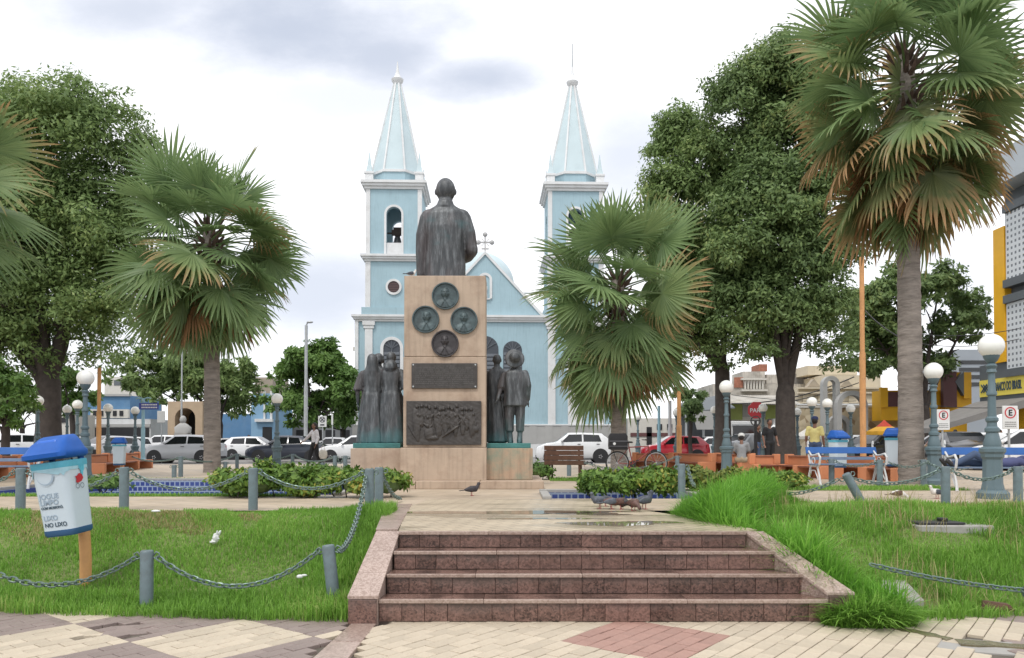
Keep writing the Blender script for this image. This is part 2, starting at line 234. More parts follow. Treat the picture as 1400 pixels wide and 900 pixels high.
# ------------------------------------------------------------------ mesh builder
class MB:
    def __init__(s): s.v = []; s.f = []
    def add(s, vs, fs):
        o = len(s.v); s.v += [tuple(v) for v in vs]; s.f += [tuple(i+o for i in f) for f in fs]; return s
    def box(s, x0, x1, y0, y1, z0, z1):
        return s.add([(x0,y0,z0),(x1,y0,z0),(x1,y1,z0),(x0,y1,z0),(x0,y0,z1),(x1,y0,z1),(x1,y1,z1),(x0,y1,z1)],
                     [(0,3,2,1),(4,5,6,7),(0,1,5,4),(1,2,6,5),(2,3,7,6),(3,0,4,7)])
    def hexa(s, b, t):   # 4 bottom + 4 top points, counter-clockwise from above
        return s.add(list(b)+list(t), [(0,3,2,1),(4,5,6,7),(0,1,5,4),(1,2,6,5),(2,3,7,6),(3,0,4,7)])
    def bar(s, p0, p1, w, h=None, up=(0,0,1)):
        h = h or w; p0 = Vector(p0); p1 = Vector(p1); d = (p1-p0).normalized(); u = Vector(up)
        if abs(d.dot(u)) > .98: u = Vector((0,1,0))
        a = d.cross(u).normalized()*w/2; b = a.cross(d).normalized()*h/2
        return s.add([p0-a-b,p0+a-b,p0+a+b,p0-a+b,p1-a-b,p1+a-b,p1+a+b,p1-a+b],[(0,1,2,3),(4,7,6,5),(0,4,5,1),(1,5,6,2),(2,6,7,3),(3,7,4,0)])
    def tube(s, pts, rad, n=8, caps=True, flat=1.0):
        pts = [Vector(p) for p in pts]; k = len(pts)
        if not hasattr(rad, '__len__'): rad = [rad]*k
        t0 = (pts[1]-pts[0]).normalized(); up = Vector((0,0,1)) if abs(t0.z) < .9 else Vector((0,1,0)); nrm = t0.cross(up).normalized()
        vs = []
        for i in range(k):
            t = (pts[min(i+1,k-1)]-pts[max(i-1,0)]).normalized(); nrm = (nrm-t*nrm.dot(t)).normalized(); bn = t.cross(nrm)
            for j in range(n):
                a = 2*PI*j/n; vs.append(pts[i]+(nrm*math.cos(a)+bn*math.sin(a)*flat)*rad[i])
        fs = [(i*n+j, i*n+(j+1)%n, (i+1)*n+(j+1)%n, (i+1)*n+j) for i in range(k-1) for j in range(n)]
        if caps: fs += [tuple(range(n-1,-1,-1)), tuple((k-1)*n+j for j in range(n))]
        return s.add(vs, fs)
    def cyl(s, p0, p1, r0, r1=None, n=12): return s.tube([p0, p1], [r0, r0 if r1 is None else r1], n)
    def limb(s, pts, rad, n=12, flat=1.0):   # tube with rounded ends
        pts = [Vector(p) for p in pts]; d0 = (pts[0]-pts[1]).normalized(); d1 = (pts[-1]-pts[-2]).normalized()
        P = [pts[0]+d0*rad[0]*.95, pts[0]+d0*rad[0]*.6]+pts+[pts[-1]+d1*rad[-1]*.6, pts[-1]+d1*rad[-1]*.95]
        return s.tube(P, [rad[0]*.25, rad[0]*.78]+list(rad)+[rad[-1]*.78, rad[-1]*.25], n, True, flat)
    def lathe(s, prof, n=16, c=(0,0,0), phase=0.0, sx=1, sy=1):
        vs = [(c[0]+r*math.cos(2*PI*(j+phase)/n)*sx, c[1]+r*math.sin(2*PI*(j+phase)/n)*sy, c[2]+z) for r, z in prof for j in range(n)]
        k = len(prof); fs = [(i*n+j, i*n+(j+1)%n, (i+1)*n+(j+1)%n, (i+1)*n+j) for i in range(k-1) for j in range(n)]
        fs += [tuple(range(n-1,-1,-1)), tuple((k-1)*n+j for j in range(n))]
        return s.add(vs, fs)
    def loft(s, secs, n=28):     # (cx, cy, z, rx, ry[, fold, nfold, phase])
        vs = []
        for q in secs:
            cx, cy, z, rx, ry = q[:5]; am, nf, ph = (q[5:8] if len(q) > 5 else (0, 0, 0))
            for j in range(n):
                a = 2*PI*j/n; k = 1+am*math.cos(nf*a+ph)+am*.5*math.cos((nf*2-3)*a+ph*2.3)
                ca, sa = math.cos(a), math.sin(a); e = .86
                vs.append((cx+rx*k*math.copysign(abs(ca)**e, ca), cy+ry*k*math.copysign(abs(sa)**e, sa), z))
        k = len(secs); fs = [(i*n+j, i*n+(j+1)%n, (i+1)*n+(j+1)%n, (i+1)*n+j) for i in range(k-1) for j in range(n)]
        fs += [tuple(range(n-1,-1,-1)), tuple((k-1)*n+j for j in range(n))]
        return s.add(vs, fs)
    def ball(s, c, r, nu=14, nv=9):
        rx, ry, rz = (r, r, r) if not hasattr(r, '__len__') else r; vs = [(c[0], c[1], c[2]-rz)]
        for i in range(1, nv):
            a = PI*i/nv-PI/2
            for j in range(nu):
                b = 2*PI*j/nu; vs.append((c[0]+rx*math.cos(a)*math.cos(b), c[1]+ry*math.cos(a)*math.sin(b), c[2]+rz*math.sin(a)))
        vs.append((c[0], c[1], c[2]+rz)); l = len(vs)-1
        fs = [(0, 1+(j+1)%nu, 1+j) for j in range(nu)]
        for i in range(nv-2):
            for j in range(nu): fs.append((1+i*nu+j, 1+i*nu+(j+1)%nu, 1+(i+1)*nu+(j+1)%nu, 1+(i+1)*nu+j))
        fs += [(l, 1+(nv-2)*nu+j, 1+(nv-2)*nu+(j+1)%nu) for j in range(nu)]
        return s.add(vs, fs)
    def prism(s, poly, a0, a1, axis='y'):
        f = {'y': lambda p, a: (p[0], a, p[1]), 'x': lambda p, a: (a, p[0], p[1]), 'z': lambda p, a: (p[0], p[1], a)}[axis]
        n = len(poly); vs = [f(p, a0) for p in poly]+[f(p, a1) for p in poly]
        fs = [tuple(range(n)), tuple(range(2*n-1, n-1, -1))]+[(i, n+i, n+(i+1)%n, (i+1)%n) for i in range(n)]
        return s.add(vs, fs)
    def xf(s, m, start=0):
        for i in range(start, len(s.v)): s.v[i] = tuple(m @ Vector(s.v[i]))
        return s
    def mesh(s, name, mat, smooth=None, fix=True):
        me = bpy.data.meshes.new(name); me.from_pydata(s.v, [], s.f)
        if fix:
            bm = bmesh.new(); bm.from_mesh(me); bmesh.ops.recalc_face_normals(bm, faces=bm.faces); bm.to_mesh(me); bm.free()
        if mat: me.materials.append(mat)
        if smooth:
            me.shade_smooth()
            if smooth < 179: me.set_sharp_from_angle(angle=R(smooth))
        return me
    def obj(s, name, mat, parent=None, smooth=None, bevel=0, loc=None, rot=None, fix=True):
        return put(name, s.mesh(name, mat, smooth, fix), parent, bevel, loc, rot)
def put(name, me, parent=None, bevel=0, loc=None, rot=None):
    o = bpy.data.objects.new(name, me); C.objects.link(o)
    if parent: o.parent = parent
    if loc is not None: o.location = loc
    if rot is not None: o.rotation_euler = rot
    if bevel:
        b = o.modifiers.new("bevel", 'BEVEL'); b.width = bevel; b.segments = 2; b.limit_method = 'ANGLE'
    return o
def npmesh(name, verts, faces, mat, attr=None):
    """verts (n,3) float, faces (m,k) int, all of one size"""
    me = bpy.data.meshes.new(name); n, (m, k) = len(verts), faces.shape
    me.vertices.add(n); me.vertices.foreach_set('co', np.ascontiguousarray(verts, dtype=np.float32).ravel())
    me.loops.add(m*k); me.loops.foreach_set('vertex_index', np.ascontiguousarray(faces, dtype=np.int32).ravel())
    me.polygons.add(m); me.polygons.foreach_set('loop_start', np.arange(m, dtype=np.int32)*k)
    try: me.polygons.foreach_set('loop_total', np.full(m, k, dtype=np.int32))
    except Exception: pass
    me.update(calc_edges=True)
    if mat: me.materials.append(mat)
    if attr is not None:
        a = me.attributes.new('tip', 'FLOAT', 'POINT'); a.data.foreach_set('value', np.ascontiguousarray(attr, dtype=np.float32))
    return me
def remesh(mb, voxel, mat, smooth_it=4, name='figure'):
    me = mb.mesh('raw', None); o = bpy.data.objects.new('raw', me); S.collection.objects.link(o)
    r = o.modifiers.new('r', 'REMESH'); r.mode = 'VOXEL'; r.voxel_size = voxel; r.use_smooth_shade = True
    if smooth_it: q = o.modifiers.new('s', 'SMOOTH'); q.iterations = smooth_it; q.factor = .5
    dg = bpy.context.evaluated_depsgraph_get(); me2 = bpy.data.meshes.new_from_object(o.evaluated_get(dg)); me2.name = name
    bpy.data.objects.remove(o); bpy.data.meshes.remove(me)
    me2.materials.clear(); me2.materials.append(mat); me2.shade_smooth(); return me2
def thing(name, label, cat, loc=(0,0,0), rz=0.0, group=None):
    o = bpy.data.objects.new(name, None); C.objects.link(o); o.empty_display_size = .2
    o.location = loc; o.rotation_euler = (0, 0, rz); return tag(o, label, cat, group)
def tag(o, label, cat, group=None):
    o['label'] = label; o['category'] = cat
    if group: o['group'] = group
    return o
def struct(o): o['kind'] = 'structure'; return o
def stuff(o): o['kind'] = 'stuff'; return o
def dup(root, loc, rz=None, label=None, group=None, scale=None):
    r = root.copy(); C.objects.link(r); r.location = loc
    if rz is not None: r.rotation_euler = (0, 0, rz)
    if scale: r.scale = (scale,)*3
    if label: r['label'] = label
    if group: r['group'] = group
    for ch in root.children:
        c = ch.copy(); C.objects.link(c); c.parent = r
        for g in ch.children:
            d = g.copy(); C.objects.link(d); d.parent = c
    return r
def text_mesh(txt, size, mat, name='lettering', extrude=.001, align='LEFT', offset=0.0, sx=1.0):
    cu = bpy.data.curves.new('t', 'FONT'); cu.body = txt; cu.size = size; cu.extrude = extrude; cu.align_x = align; cu.offset = offset
    o = bpy.data.objects.new('t', cu); S.collection.objects.link(o); dg = bpy.context.evaluated_depsgraph_get()
    me = bpy.data.meshes.new_from_object(o.evaluated_get(dg)); me.name = name; bpy.data.objects.remove(o); bpy.data.curves.remove(cu)
    if sx != 1.0: me.transform(Matrix.Diagonal((sx, 1, 1, 1)))
    me.materials.clear(); me.materials.append(mat); return me

# ------------------------------------------------------------------ palette
m_bronze = bronze('bronze')
m_cream = M('cream_paver', (.50, .43, .33), .6, .12, 9, .25, 60, objvar=.10, dirt=(.26, .21, .15), dirt_amt=.35, dirt_scale=5)
m_mauve = M('mauve_paver', (.26, .205, .185), .55, .12, 9, .25, 60, objvar=.08, dirt=(.1, .08, .07), dirt_amt=.4, dirt_scale=4)
m_pink = M('red_paver', (.36, .215, .175), .6, .12, 9, .25, 60, objvar=.08, dirt=(.2, .13, .11), dirt_amt=.4, dirt_scale=4)
m_mortar = M('mortar', (.11, .095, .075), .9, .25, 12)
m_gran = granite('brown_granite', (.030, .016, .012), (.22, .125, .10), .35, .3, True)
m_gran_l = granite('pale_granite', (.22, .15, .12), (.46, .36, .31), .35, .15)
m_tread = granite('tread_granite', (.10, .055, .042), (.25, .155, .125), .2, .8)
m_nose = granite('nosing_granite', (.22, .15, .12), (.40, .31, .26), .35, .1)
m_grout = M('step_grout', (.20, .15, .125), .9, .25, 12)
m_sand = M('pink_sandstone', (.435, .335, .25), .7, .10, 2.2, .15, 50, dirt=(.25, .16, .11), dirt_amt=.6, dirt_scale=1.9, streak=.32)
m_asph = M('asphalt', (.22, .21, .20), .85, .15, .5, .2, 30)
m_post = M('blue_grey_paint', (.125, .17, .185), .5, .12, 8, .1, 40, dirt=(.07, .06, .05), dirt_amt=.4, dirt_scale=7)
m_lamp = M('lamp_blue_grey', (.10, .15, .17), .5, .15, 6, .05, 40, dirt=(.07, .09, .09), dirt_amt=.35, dirt_scale=6)
m_globe = M('lamp_globe', (.80, .80, .76), .25, .04, 2)
m_chain = M('chain_paint', (.15, .21, .19), .4, .3, 30, 0, 40, metal=.4, dirt=(.05, .035, .025), dirt_amt=.5, dirt_scale=14)
m_blue = M('church_blue', (.34, .48, .54), .8, .05, .6, .04, 20, dirt=(.26, .38, .43), dirt_amt=.65, dirt_scale=.4, streak=.2)
m_blue_l = M('spire_blue', (.49, .59, .62), .7, .05, .5, dirt=(.38, .47, .5), dirt_amt=.4, dirt_scale=.6)
m_white = M('white_paint', (.66, .675, .68), .7, .05, 1, dirt=(.45, .44, .42), dirt_amt=.5, dirt_scale=1.2)
m_offw = M('off_white_paint', (.60, .58, .53), .8, .10, 1.2, dirt=(.33, .30, .25), dirt_amt=.5, dirt_scale=1.2, streak=.2)
m_grey = M('grey_render', (.37, .37, .36), .8, .08, 1)
m_dgrey = M('dark_grey_cladding', (.11, .125, .135), .6, .08, 1)
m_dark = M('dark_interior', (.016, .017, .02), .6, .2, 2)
m_maroon = M('maroon_paint', (.12, .05, .05), .6, .1, 2)
m_yel = M('bank_yellow', (.78, .42, .015), .55, .06, 1.5)
m_yel2 = M('sign_yellow', (.80, .66, .11), .5, .05, 1.5)
m_orange = M('orange_paint', (.60, .24, .115), .7, .12, 2, .05, 30, dirt=(.3, .14, .08), dirt_amt=.45, dirt_scale=2)
m_opole = M('orange_pole_paint', (.58, .30, .12), .6, .14, 3, dirt=(.3, .16, .08), dirt_amt=.4, dirt_scale=4)
m_wood = M('brown_wood', (.11, .055, .035), .65, .25, 6, .2, 30)
m_bark = M('bark', (.055, .045, .04), .9, .35, 4, .6, 12)
m_pbark = M('palm_bark', (.235, .205, .18), .9, .3, 3, .8, 9, dirt=(.085, .07, .06), dirt_amt=.75, dirt_scale=2.5, zs=4.5)
m_glass = M('dark_glass', (.012, .014, .016), .08, .2, 1, spec=.6)
m_tyre = M('tyre_rubber', (.018, .018, .018), .8, .2, 10)
m_rim = M('wheel_rim', (.45, .45, .46), .3, .1, 5, metal=.7)
m_redl = M('tail_light', (.35, .012, .012), .2, .1, 5)
m_headl = M('headlight_glass', (.6, .62, .64), .12, .1, 5)
m_plast = M('black_plastic', (.02, .02, .022), .5, .2, 5)
m_binblue = M('bin_blue', (.008, .085, .36), .5, .12, 5, spec=.3, dirt=(.03, .10, .32), dirt_amt=.5, dirt_scale=4)
m_binwhite = M('bin_white', (.53, .62, .68), .42, .06, 3, dirt=(.40, .43, .44), dirt_amt=.35, dirt_scale=3)
m_steel = M('galvanised_steel', (.42, .44, .45), .5, .1, 3, metal=.4)
m_skin = M('brown_skin', (.20, .10, .065), .55, .08, 5)
m_hair = M('dark_hair', (.012, .009, .008), .6, .2, 20)
m_conc = M('concrete', (.34, .33, .31), .85, .15, 3, .2, 20, dirt=(.15, .14, .12), dirt_amt=.5, dirt_scale=3)
m_bwood = M('blue_paint', (.02, .11, .36), .45, .1, 4)
m_iron = M('white_cast_iron', (.55, .56, .56), .5, .08, 5, dirt=(.3, .28, .25), dirt_amt=.4, dirt_scale=6)
m_leafA = foliage('tree_leaves', (.080, .140, .046), (.235, .335, .115), (.36, .43, .16), .38, pos_scale=.35)
m_leafD = foliage('dark_tree_leaves', (.066, .118, .044), (.195, .285, .10), (.30, .37, .13), .36, pos_scale=.35)
m_leafB = foliage('bright_tree_leaves', (.06, .13, .032), (.16, .28, .065), (.22, .34, .09), .35, pos_scale=.5)
m_hedge = foliage('croton_leaves', (.035, .10, .018), (.17, .28, .045), (.45, .36, .08), .25, pos_scale=1.6)
m_hedge2 = foliage('red_tipped_leaves', (.04, .10, .02), (.19, .22, .04), (.42, .15, .06), .2, pos_scale=1.4)
m_grass = foliage('grass_blades', (.105, .23, .032), (.25, .47, .075), (.46, .49, .18), .45, pos_scale=.7)
m_grass2 = foliage('tall_grass_blades', (.10, .26, .03), (.25, .52, .075), (.40, .57, .17), .5, pos_scale=.8)
m_soil = M('soil', (.14, .17, .055), .95, .3, 6, .4, 20)
m_frond = foliage('palm_frond', (.105, .185, .072), (.27, .375, .16), None, .36, .42, tip=(1.42, 1.8, (.42, .28, .14)), pos_scale=2)
m_frondb = foliage('browning_palm_frond', (.105, .18, .068), (.28, .36, .15), None, .36, .45, tip=(1.12, 1.55, (.44, .27, .13)), pos_scale=2)
m_frondc = foliage('drying_palm_frond', (.10, .14, .06), (.22, .24, .10), None, .3, .5, tip=(.88, 1.3, (.48, .29, .14)), pos_scale=2)
m_dead = foliage('dead_palm_frond', (.18, .095, .045), (.46, .26, .12), None, .15, .7, pos_scale=2)
m_dry = foliage('dry_grass_blades', (.20, .19, .07), (.42, .36, .17), (.52, .45, .26), .3, pos_scale=1)
m_water = M('puddle_water', (.20, .165, .12), .03, .15, 1.2, spec=.6)
# ------------------------------------------------------------------ setting: ground, plaza, street
LOW = -0.70          # lower pavement
ST = -0.10           # street
def grid_sheet(name, xs, ys, zf, mat, holes=()):
    b = MB()
    for i in range(len(xs)-1):
        for j in range(len(ys)-1):
            cx, cy = (xs[i]+xs[i+1])/2, (ys[j]+ys[j+1])/2
            if any(h[0] < cx < h[1] and h[2] < cy < h[3] for h in holes): continue
            b.add([(xs[i],ys[j],zf(xs[i],ys[j])),(xs[i+1],ys[j],zf(xs[i+1],ys[j])),(xs[i+1],ys[j+1],zf(xs[i+1],ys[j+1])),(xs[i],ys[j+1],zf(xs[i],ys[j+1]))],[(0,1,2,3)])
    return struct(b.obj(name, mat, fix=False))
def gz(x, y): return -1.2 if y < 9.5 else (-1.0 if y < 33.9 else ST)
m_street = m_asph
grid_sheet('ground', [-900, -60, 0, 60, 900], [-60, 9.4, 9.6, 33.0, 34.0, 60, 120, 1500], gz, m_street)
m_plaza = bricktex('plaza_paving', (.50, .41, .31), (.46, .37, .27), (.33, .27, .2), .4, .4, .012, .55, R(38), bump=.15, wet=.25)
m_path = bricktex('wet_path_paving', (.52, .44, .32), (.47, .39, .28), (.27, .22, .16), .25, .125, .01, .45, R(-38), bump=.2, wet=.55)
POOL_L = (-9.6, -3.0, 13.4, 18.2); POOL_R = (.62, 3.0, 12.5, 13.75)
xs = sorted([-60, -25, POOL_L[0], POOL_L[1], -1.62, POOL_R[0], POOL_R[1], 8, 60]); ys = sorted([10.3, 11.4, 12.5, 13.4, 13.75, 15, 18.2, 22, 28, 34.2])
grid_sheet('plaza', xs, ys, lambda x, y: 0.0, m_plaza, [POOL_L, POOL_R])
kb = MB().box(-60, 60, 34.2, 34.4, ST-.2, .003); struct(kb.obj('kerb', m_conc, bevel=.02))
# the path from the steps up to the monument
pb = MB(); l0, l1 = gnd(545, 726.3), gnd(566, 690); r0, r1 = gnd(1030, 726.3), gnd(915, 700)
pts = [(l0.x, 7.93), (r0.x-.05, 7.93), (2.45, 8.05), (r1.x, 9.6), (1.66, 10.4), (2.1, 12.3), (-1.3, 12.3), (l1.x, 10.6)]
pb.prism(pts, -.3, .004, 'z'); struct(pb.obj('path', m_path, fix=True))
# puddles standing on the path
def puddle(cx, cy, rx, ry, seed):
    q = random.Random(seed); n = 40; ph = [q.uniform(0, 6.28) for _ in range(4)]
    P = []
    for i in range(n):
        a = 2*PI*i/n; k = 1+.22*math.sin(2*a+ph[0])+.18*math.sin(3*a+ph[1])+.10*math.sin(7*a+ph[2])+.06*math.sin(11*a+ph[3]); P.append((cx+rx*k*math.cos(a), cy+ry*k*math.sin(a)))
    b = MB().prism(P, .0045, .008, 'z'); struct(b.obj('puddle', m_water))
puddle(-.15, 9.95, 1.35, .26, 1); puddle(1.15, 8.62, .62, .22, 2); puddle(.35, 9.15, .55, .10, 3); puddle(.95, 9.75, .5, .16, 5)
# sunken fountain basins lined with blue tiles
m_ptile = bricktex('blue_pool_tiles', (.035, .055, .20), (.06, .09, .27), (.30, .36, .45), .115, .115, .014, .25, 0, 'xz', .1)
m_ptile2 = bricktex('blue_pool_tiles_side', (.035, .055, .20), (.06, .09, .27), (.30, .36, .45), .115, .115, .014, .25, 0, 'yz', .1)
m_pfloor = bricktex('blue_pool_floor', (.04, .06, .22), (.06, .09, .27), (.2, .25, .35), .115, .115, .014, .25, 0, 'xy', .1)
for (x0, x1, y0, y1) in (POOL_L, POOL_R):
    d = .42
    o = struct(MB().box(x0, x1, y1-.02, y1+.001, -d, .02).obj('pool_wall', m_ptile)); MB().box(x0, x0+.02, y0, y1, -d, .0).obj('side_wall', m_ptile2, o); MB().box(x1-.02, x1, y0, y1, -d, 0).obj('side_wall', m_ptile2, o)
    MB().box(x0+.02, x1-.02, y0, y1-.02, -d-.05, -d).obj('basin_floor', m_pfloor, o)
    MB().box(x0, x1, y0, y0+.02, -d, -.002).obj('near_wall', m_ptile, o)
    rim = MB().box(x0-.14, x1+.14, y1+.002, y1+.16, 0, .07).box(x0-.14, x0-.002, y0-.14, y1, 0, .05).box(x1+.002, x1+.14, y0-.14, y1, 0, .05); rim.obj('rim', m_conc, o, bevel=.008)

# ------------------------------------------------------------------ lower pavement: pavers laid in one-metre squares
pv = MB().add([(-14, -6, LOW-.028), (16, -6, LOW-.028), (16, 8.4, LOW-.028), (-14, 8.4, LOW-.028)], [(0,1,2,3)])
pav = struct(pv.obj('pavement', m_mortar, fix=False))
UA = R(-38); U = Vector((math.cos(UA), math.sin(UA))); V = Vector((-math.sin(UA), math.cos(UA)))
BW, BL = .125, .25
def brick_mesh(l, w, mat, n):
    g = .004; h = .05; t = .0045; a, b = w/2-g, l/2-g
    return MB().hexa([(-a,-b,-h),(a,-b,-h),(a,b,-h),(-a,b,-h)], [(-a,-b,-t),(a,-b,-t),(a,b,-t),(-a,b,-t)]).hexa([(-a,-b,-t),(a,-b,-t),(a,b,-t),(-a,b,-t)], [(-a+t,-b+t,0),(a-t,-b+t,0),(a-t,b-t,0),(-a+t,b-t,0)]).mesh('paver', mat)
PM = {(c, f): brick_mesh(BL if f else BL/2, BW, m, 'p') for c, m in (('cream', m_cream), ('mauve', m_mauve), ('pink', m_pink)) for f in (0, 1)}
# granite band from the foot of the left cheek wall towards the viewer
BAND = [gnd(481, 852.5, LOW), gnd(515, 852.5, LOW), gnd(476, 900, LOW), gnd(428, 900, LOW)]
bd = [Vector((p.x, p.y)) for p in BAND]; bdl = bd[0]+(bd[3]-bd[0])*2.2; bdr = bd[1]+(bd[2]-bd[1])*2.2
def band_x(y, l=True):
    a, b = (bd[0], bd[3]) if l else (bd[1], bd[2]); t = (y-a.y)/(b.y-a.y); return a.x+(b.x-a.x)*t
for i in range(4):
    ya = bd[0].y-.02-i*.62; yb = ya-.61
    q = MB().hexa([(band_x(yb),yb,LOW-.06),(band_x(yb,0),yb,LOW-.06),(band_x(ya,0),ya,LOW-.06),(band_x(ya),ya,LOW-.06)],
                  [(band_x(yb),yb,LOW+.004),(band_x(yb,0),yb,LOW+.004),(band_x(ya,0),ya,LOW+.004),(band_x(ya),ya,LOW+.004)]).obj('border_slab', m_gran_l, pav, bevel=.005)
CO_L = Vector((-2.31, 6.52)); CO_R = Vector((1.08, 6.54))
HOLES = [(Vector((-3.25, 6.86)), .30), (Vector((3.72, 6.28)), .38)]    # broken places
bricks = []
def lawn_edge(x):    # front edge of the two lawns
    return 7.12+(-1.5-x)*.115 if x < 0 else (7.12 if x < 3.2 else 7.12+(x-3.2)*.17)
for side, org in (('L', CO_L), ('R', CO_R)):
    for iu in range(-8, 9):
        for iv in range(-8, 9):
            cc = org+U*iu+V*iv
            if not (-6.6 < cc.x < 7.5 and 4.2 < cc.y < 9.4): continue
            if side == 'L': colr = 'cream' if (iu+iv) % 2 == 0 else 'mauve'
            else:
                colr = 'pink' if (iu+iv) % 2 == 0 and abs(cc.x-1.15) < .62 else ('mauve' if cc.x > 3.3 and (iu+iv) % 2 == 1 else 'cream')
            for k in range(8):
                u = -.5+BW*(k+.5); cells = [(-.375,1),(-.125,1),(.125,1),(.375,1)] if k % 2 == 0 else [(-.4375,0),(-.25,1),(0,1),(.25,1),(.4375,0)]
                for v, full in cells:
                    p = cc+U*u+V*v
                    if side == 'L' and p.x > band_x(p.y)-.05 or side == 'R' and p.x < band_x(p.y, 0)+.03: continue
                    if p.y > lawn_edge(p.x)+.25 or p.y > 7.24 and -1.7 < p.x < 3.0 or p.y < 5.0: continue
                    if any((p-h).length < r*(.8+.3*math.sin(5*math.atan2(p.y-h.y, p.x-h.x))) for h, r in HOLES): continue
                    bricks.append((p, colr, full))
def in_view(p):
    a = 1050/(p.y-CAMY)
    return abs(p.x)*a < 705 and p.y > 5.9
vis = sorted([b for b in bricks if in_view(b[0])], key=lambda b: b[0].y); rest = [b for b in bricks if not in_view(b[0])]
rots = UA
for i, (p, c_, f_) in enumerate(vis[:296]):
    put('paver', PM[c_, f_], pav, loc=(p.x, p.y, LOW+rnd.uniform(-.003, .003)), rot=(rnd.gauss(0, .006), rnd.gauss(0, .006), UA+rnd.gauss(0, .006)))
for c_, m in (('cream', m_cream), ('mauve', m_mauve), ('pink', m_pink)):
    q = MB()
    for p, cc, f_ in vis[296:]+rest:
        if cc != c_: continue
        me = PM[cc, f_]; mt = Matrix.Translation((p.x, p.y, LOW+rnd.uniform(-.003, .003))) @ Matrix.Rotation(UA+rnd.gauss(0, .006), 4, 'Z')
        q.add([mt @ v.co for v in me.vertices], [tuple(f.vertices) for f in me.polygons])
    if q.v: stuff(q.obj('paver_field', m, pav, fix=False))
# broken slabs lying loose in the two broken places
for (x, y, rz, s_, mt) in ((-3.20, 6.88, .5, .26, m_mauve), (-3.48, 6.74, .2, .15, m_cream), (-3.0, 7.0, .9, .13, m_mauve), (3.60, 6.36, -.3, .3, m_conc), (3.98, 6.14, .5, .26, m_mauve), (4.1, 6.5, .1, .22, m_mauve)):
    b = MB().hexa([(-s_,-s_*.6,-.04),(s_*.9,-s_*.7,-.04),(s_,s_*.5,-.04),(-s_*.7,s_*.6,-.04)], [(-s_,-s_*.6,.0),(s_*.9,-s_*.7,.0),(s_,s_*.5,.0),(-s_*.7,s_*.6,.0)])
    b.obj('broken_slab', mt, pav, bevel=.006, loc=(x, y, LOW-.008), rot=(rnd.uniform(-.04,.04), rnd.uniform(-.05,.05), rz))
m_wetgr = M('wet_grit', (.14, .12, .07), .25, .4, 8, .4, 30)
for x0, y0, x1, y1, w in ((3.15, 7.02, 3.5, 6.5, .07), (3.5, 6.4, 4.9, 6.02, .09)):
    d = (Vector((x1, y1))-Vector((x0, y0))).normalized(); n_ = Vector((-d.y, d.x))*w
    P = []
    for i in range(13):
        t = i/12; q = Vector((x0, y0)).lerp(Vector((x1, y1)), t)+n_*(.5+.7*rnd.random()); P.append((q.x, q.y))
    for i in range(12, -1, -1):
        t = i/12; q = Vector((x0, y0)).lerp(Vector((x1, y1)), t)-n_*(.5+.7*rnd.random()); P.append((q.x, q.y))
    MB().prism(P, LOW-.02, LOW+.005, 'z').obj('wet_grit', m_wetgr, pav)

# ------------------------------------------------------------------ granite steps
SY = [7.08, 7.34, 7.60, 7.86]
SZ = [at(820, y, Y).z for y, Y in zip((820.5, 785.3, 754, 726.5), SY)]; SZ[3] = .002
SXL = [XX(517, 820, SY[0]), XX(528, 785, SY[1]), XX(538, 754, SY[2]), XX(545, 727, SY[3])]
SXR = [XX(1133, 820, SY[0]), XX(1107, 782, SY[1]), XX(1061, 752, SY[2]), XX(1020, 728, SY[3])]
core = MB()
for i in range(4):
    core.box(SXL[i]+.0, SXR[i]-.0, SY[i]+.045, (SY[i+1]+.04) if i < 3 else 8.1, LOW-.2, SZ[i]-.028)
steps = struct(core.obj('steps', m_grout))
for i in range(4):
    zb = LOW if i == 0 else SZ[i-1]; zt = SZ[i]-.03; x = SXL[i]+.004; n = 0
    while x < SXR[i]-.01:
        w = rnd.choice((.195, .195, .2, .2, .2)) if not (n == 3) else .39
        x2 = min(x+w, SXR[i]); 
        if SXR[i]-x2 < .06: x2 = SXR[i]
        MB().box(x+.002, x2-.002, 0, .03, zb+.004, zt-.002).obj('riser_tile', m_gran, steps, bevel=.002, loc=(0, SY[i]+.02+rnd.uniform(-.002,.002), 0))
        x = x2; n += 1
    # tread slabs with a nosing
    x = SXL[i]; yb = SY[i+1]+.02 if i < 3 else 8.0; n = 0
    while x < SXR[i]-.01:
        w = (.92, .81, .97, .88)[(n+i) % 4]; x2 = min(x+w, SXR[i])
        if SXR[i]-x2 < .3: x2 = SXR[i]
        zt_ = SZ[i]+rnd.uniform(-.002, .002); MB().box(x+.0015, x2-.0015, SY[i]+.0405, yb-.002, SZ[i]-.03, zt_).obj('tread_slab', m_tread if i < 3 else m_nose, steps, bevel=.003); MB().box(x+.001, x2-.001, SY[i], SY[i]+.04, SZ[i]-.032, zt_+.0015).obj('nosing', m_nose, steps, bevel=.006)
        x = x2; n += 1
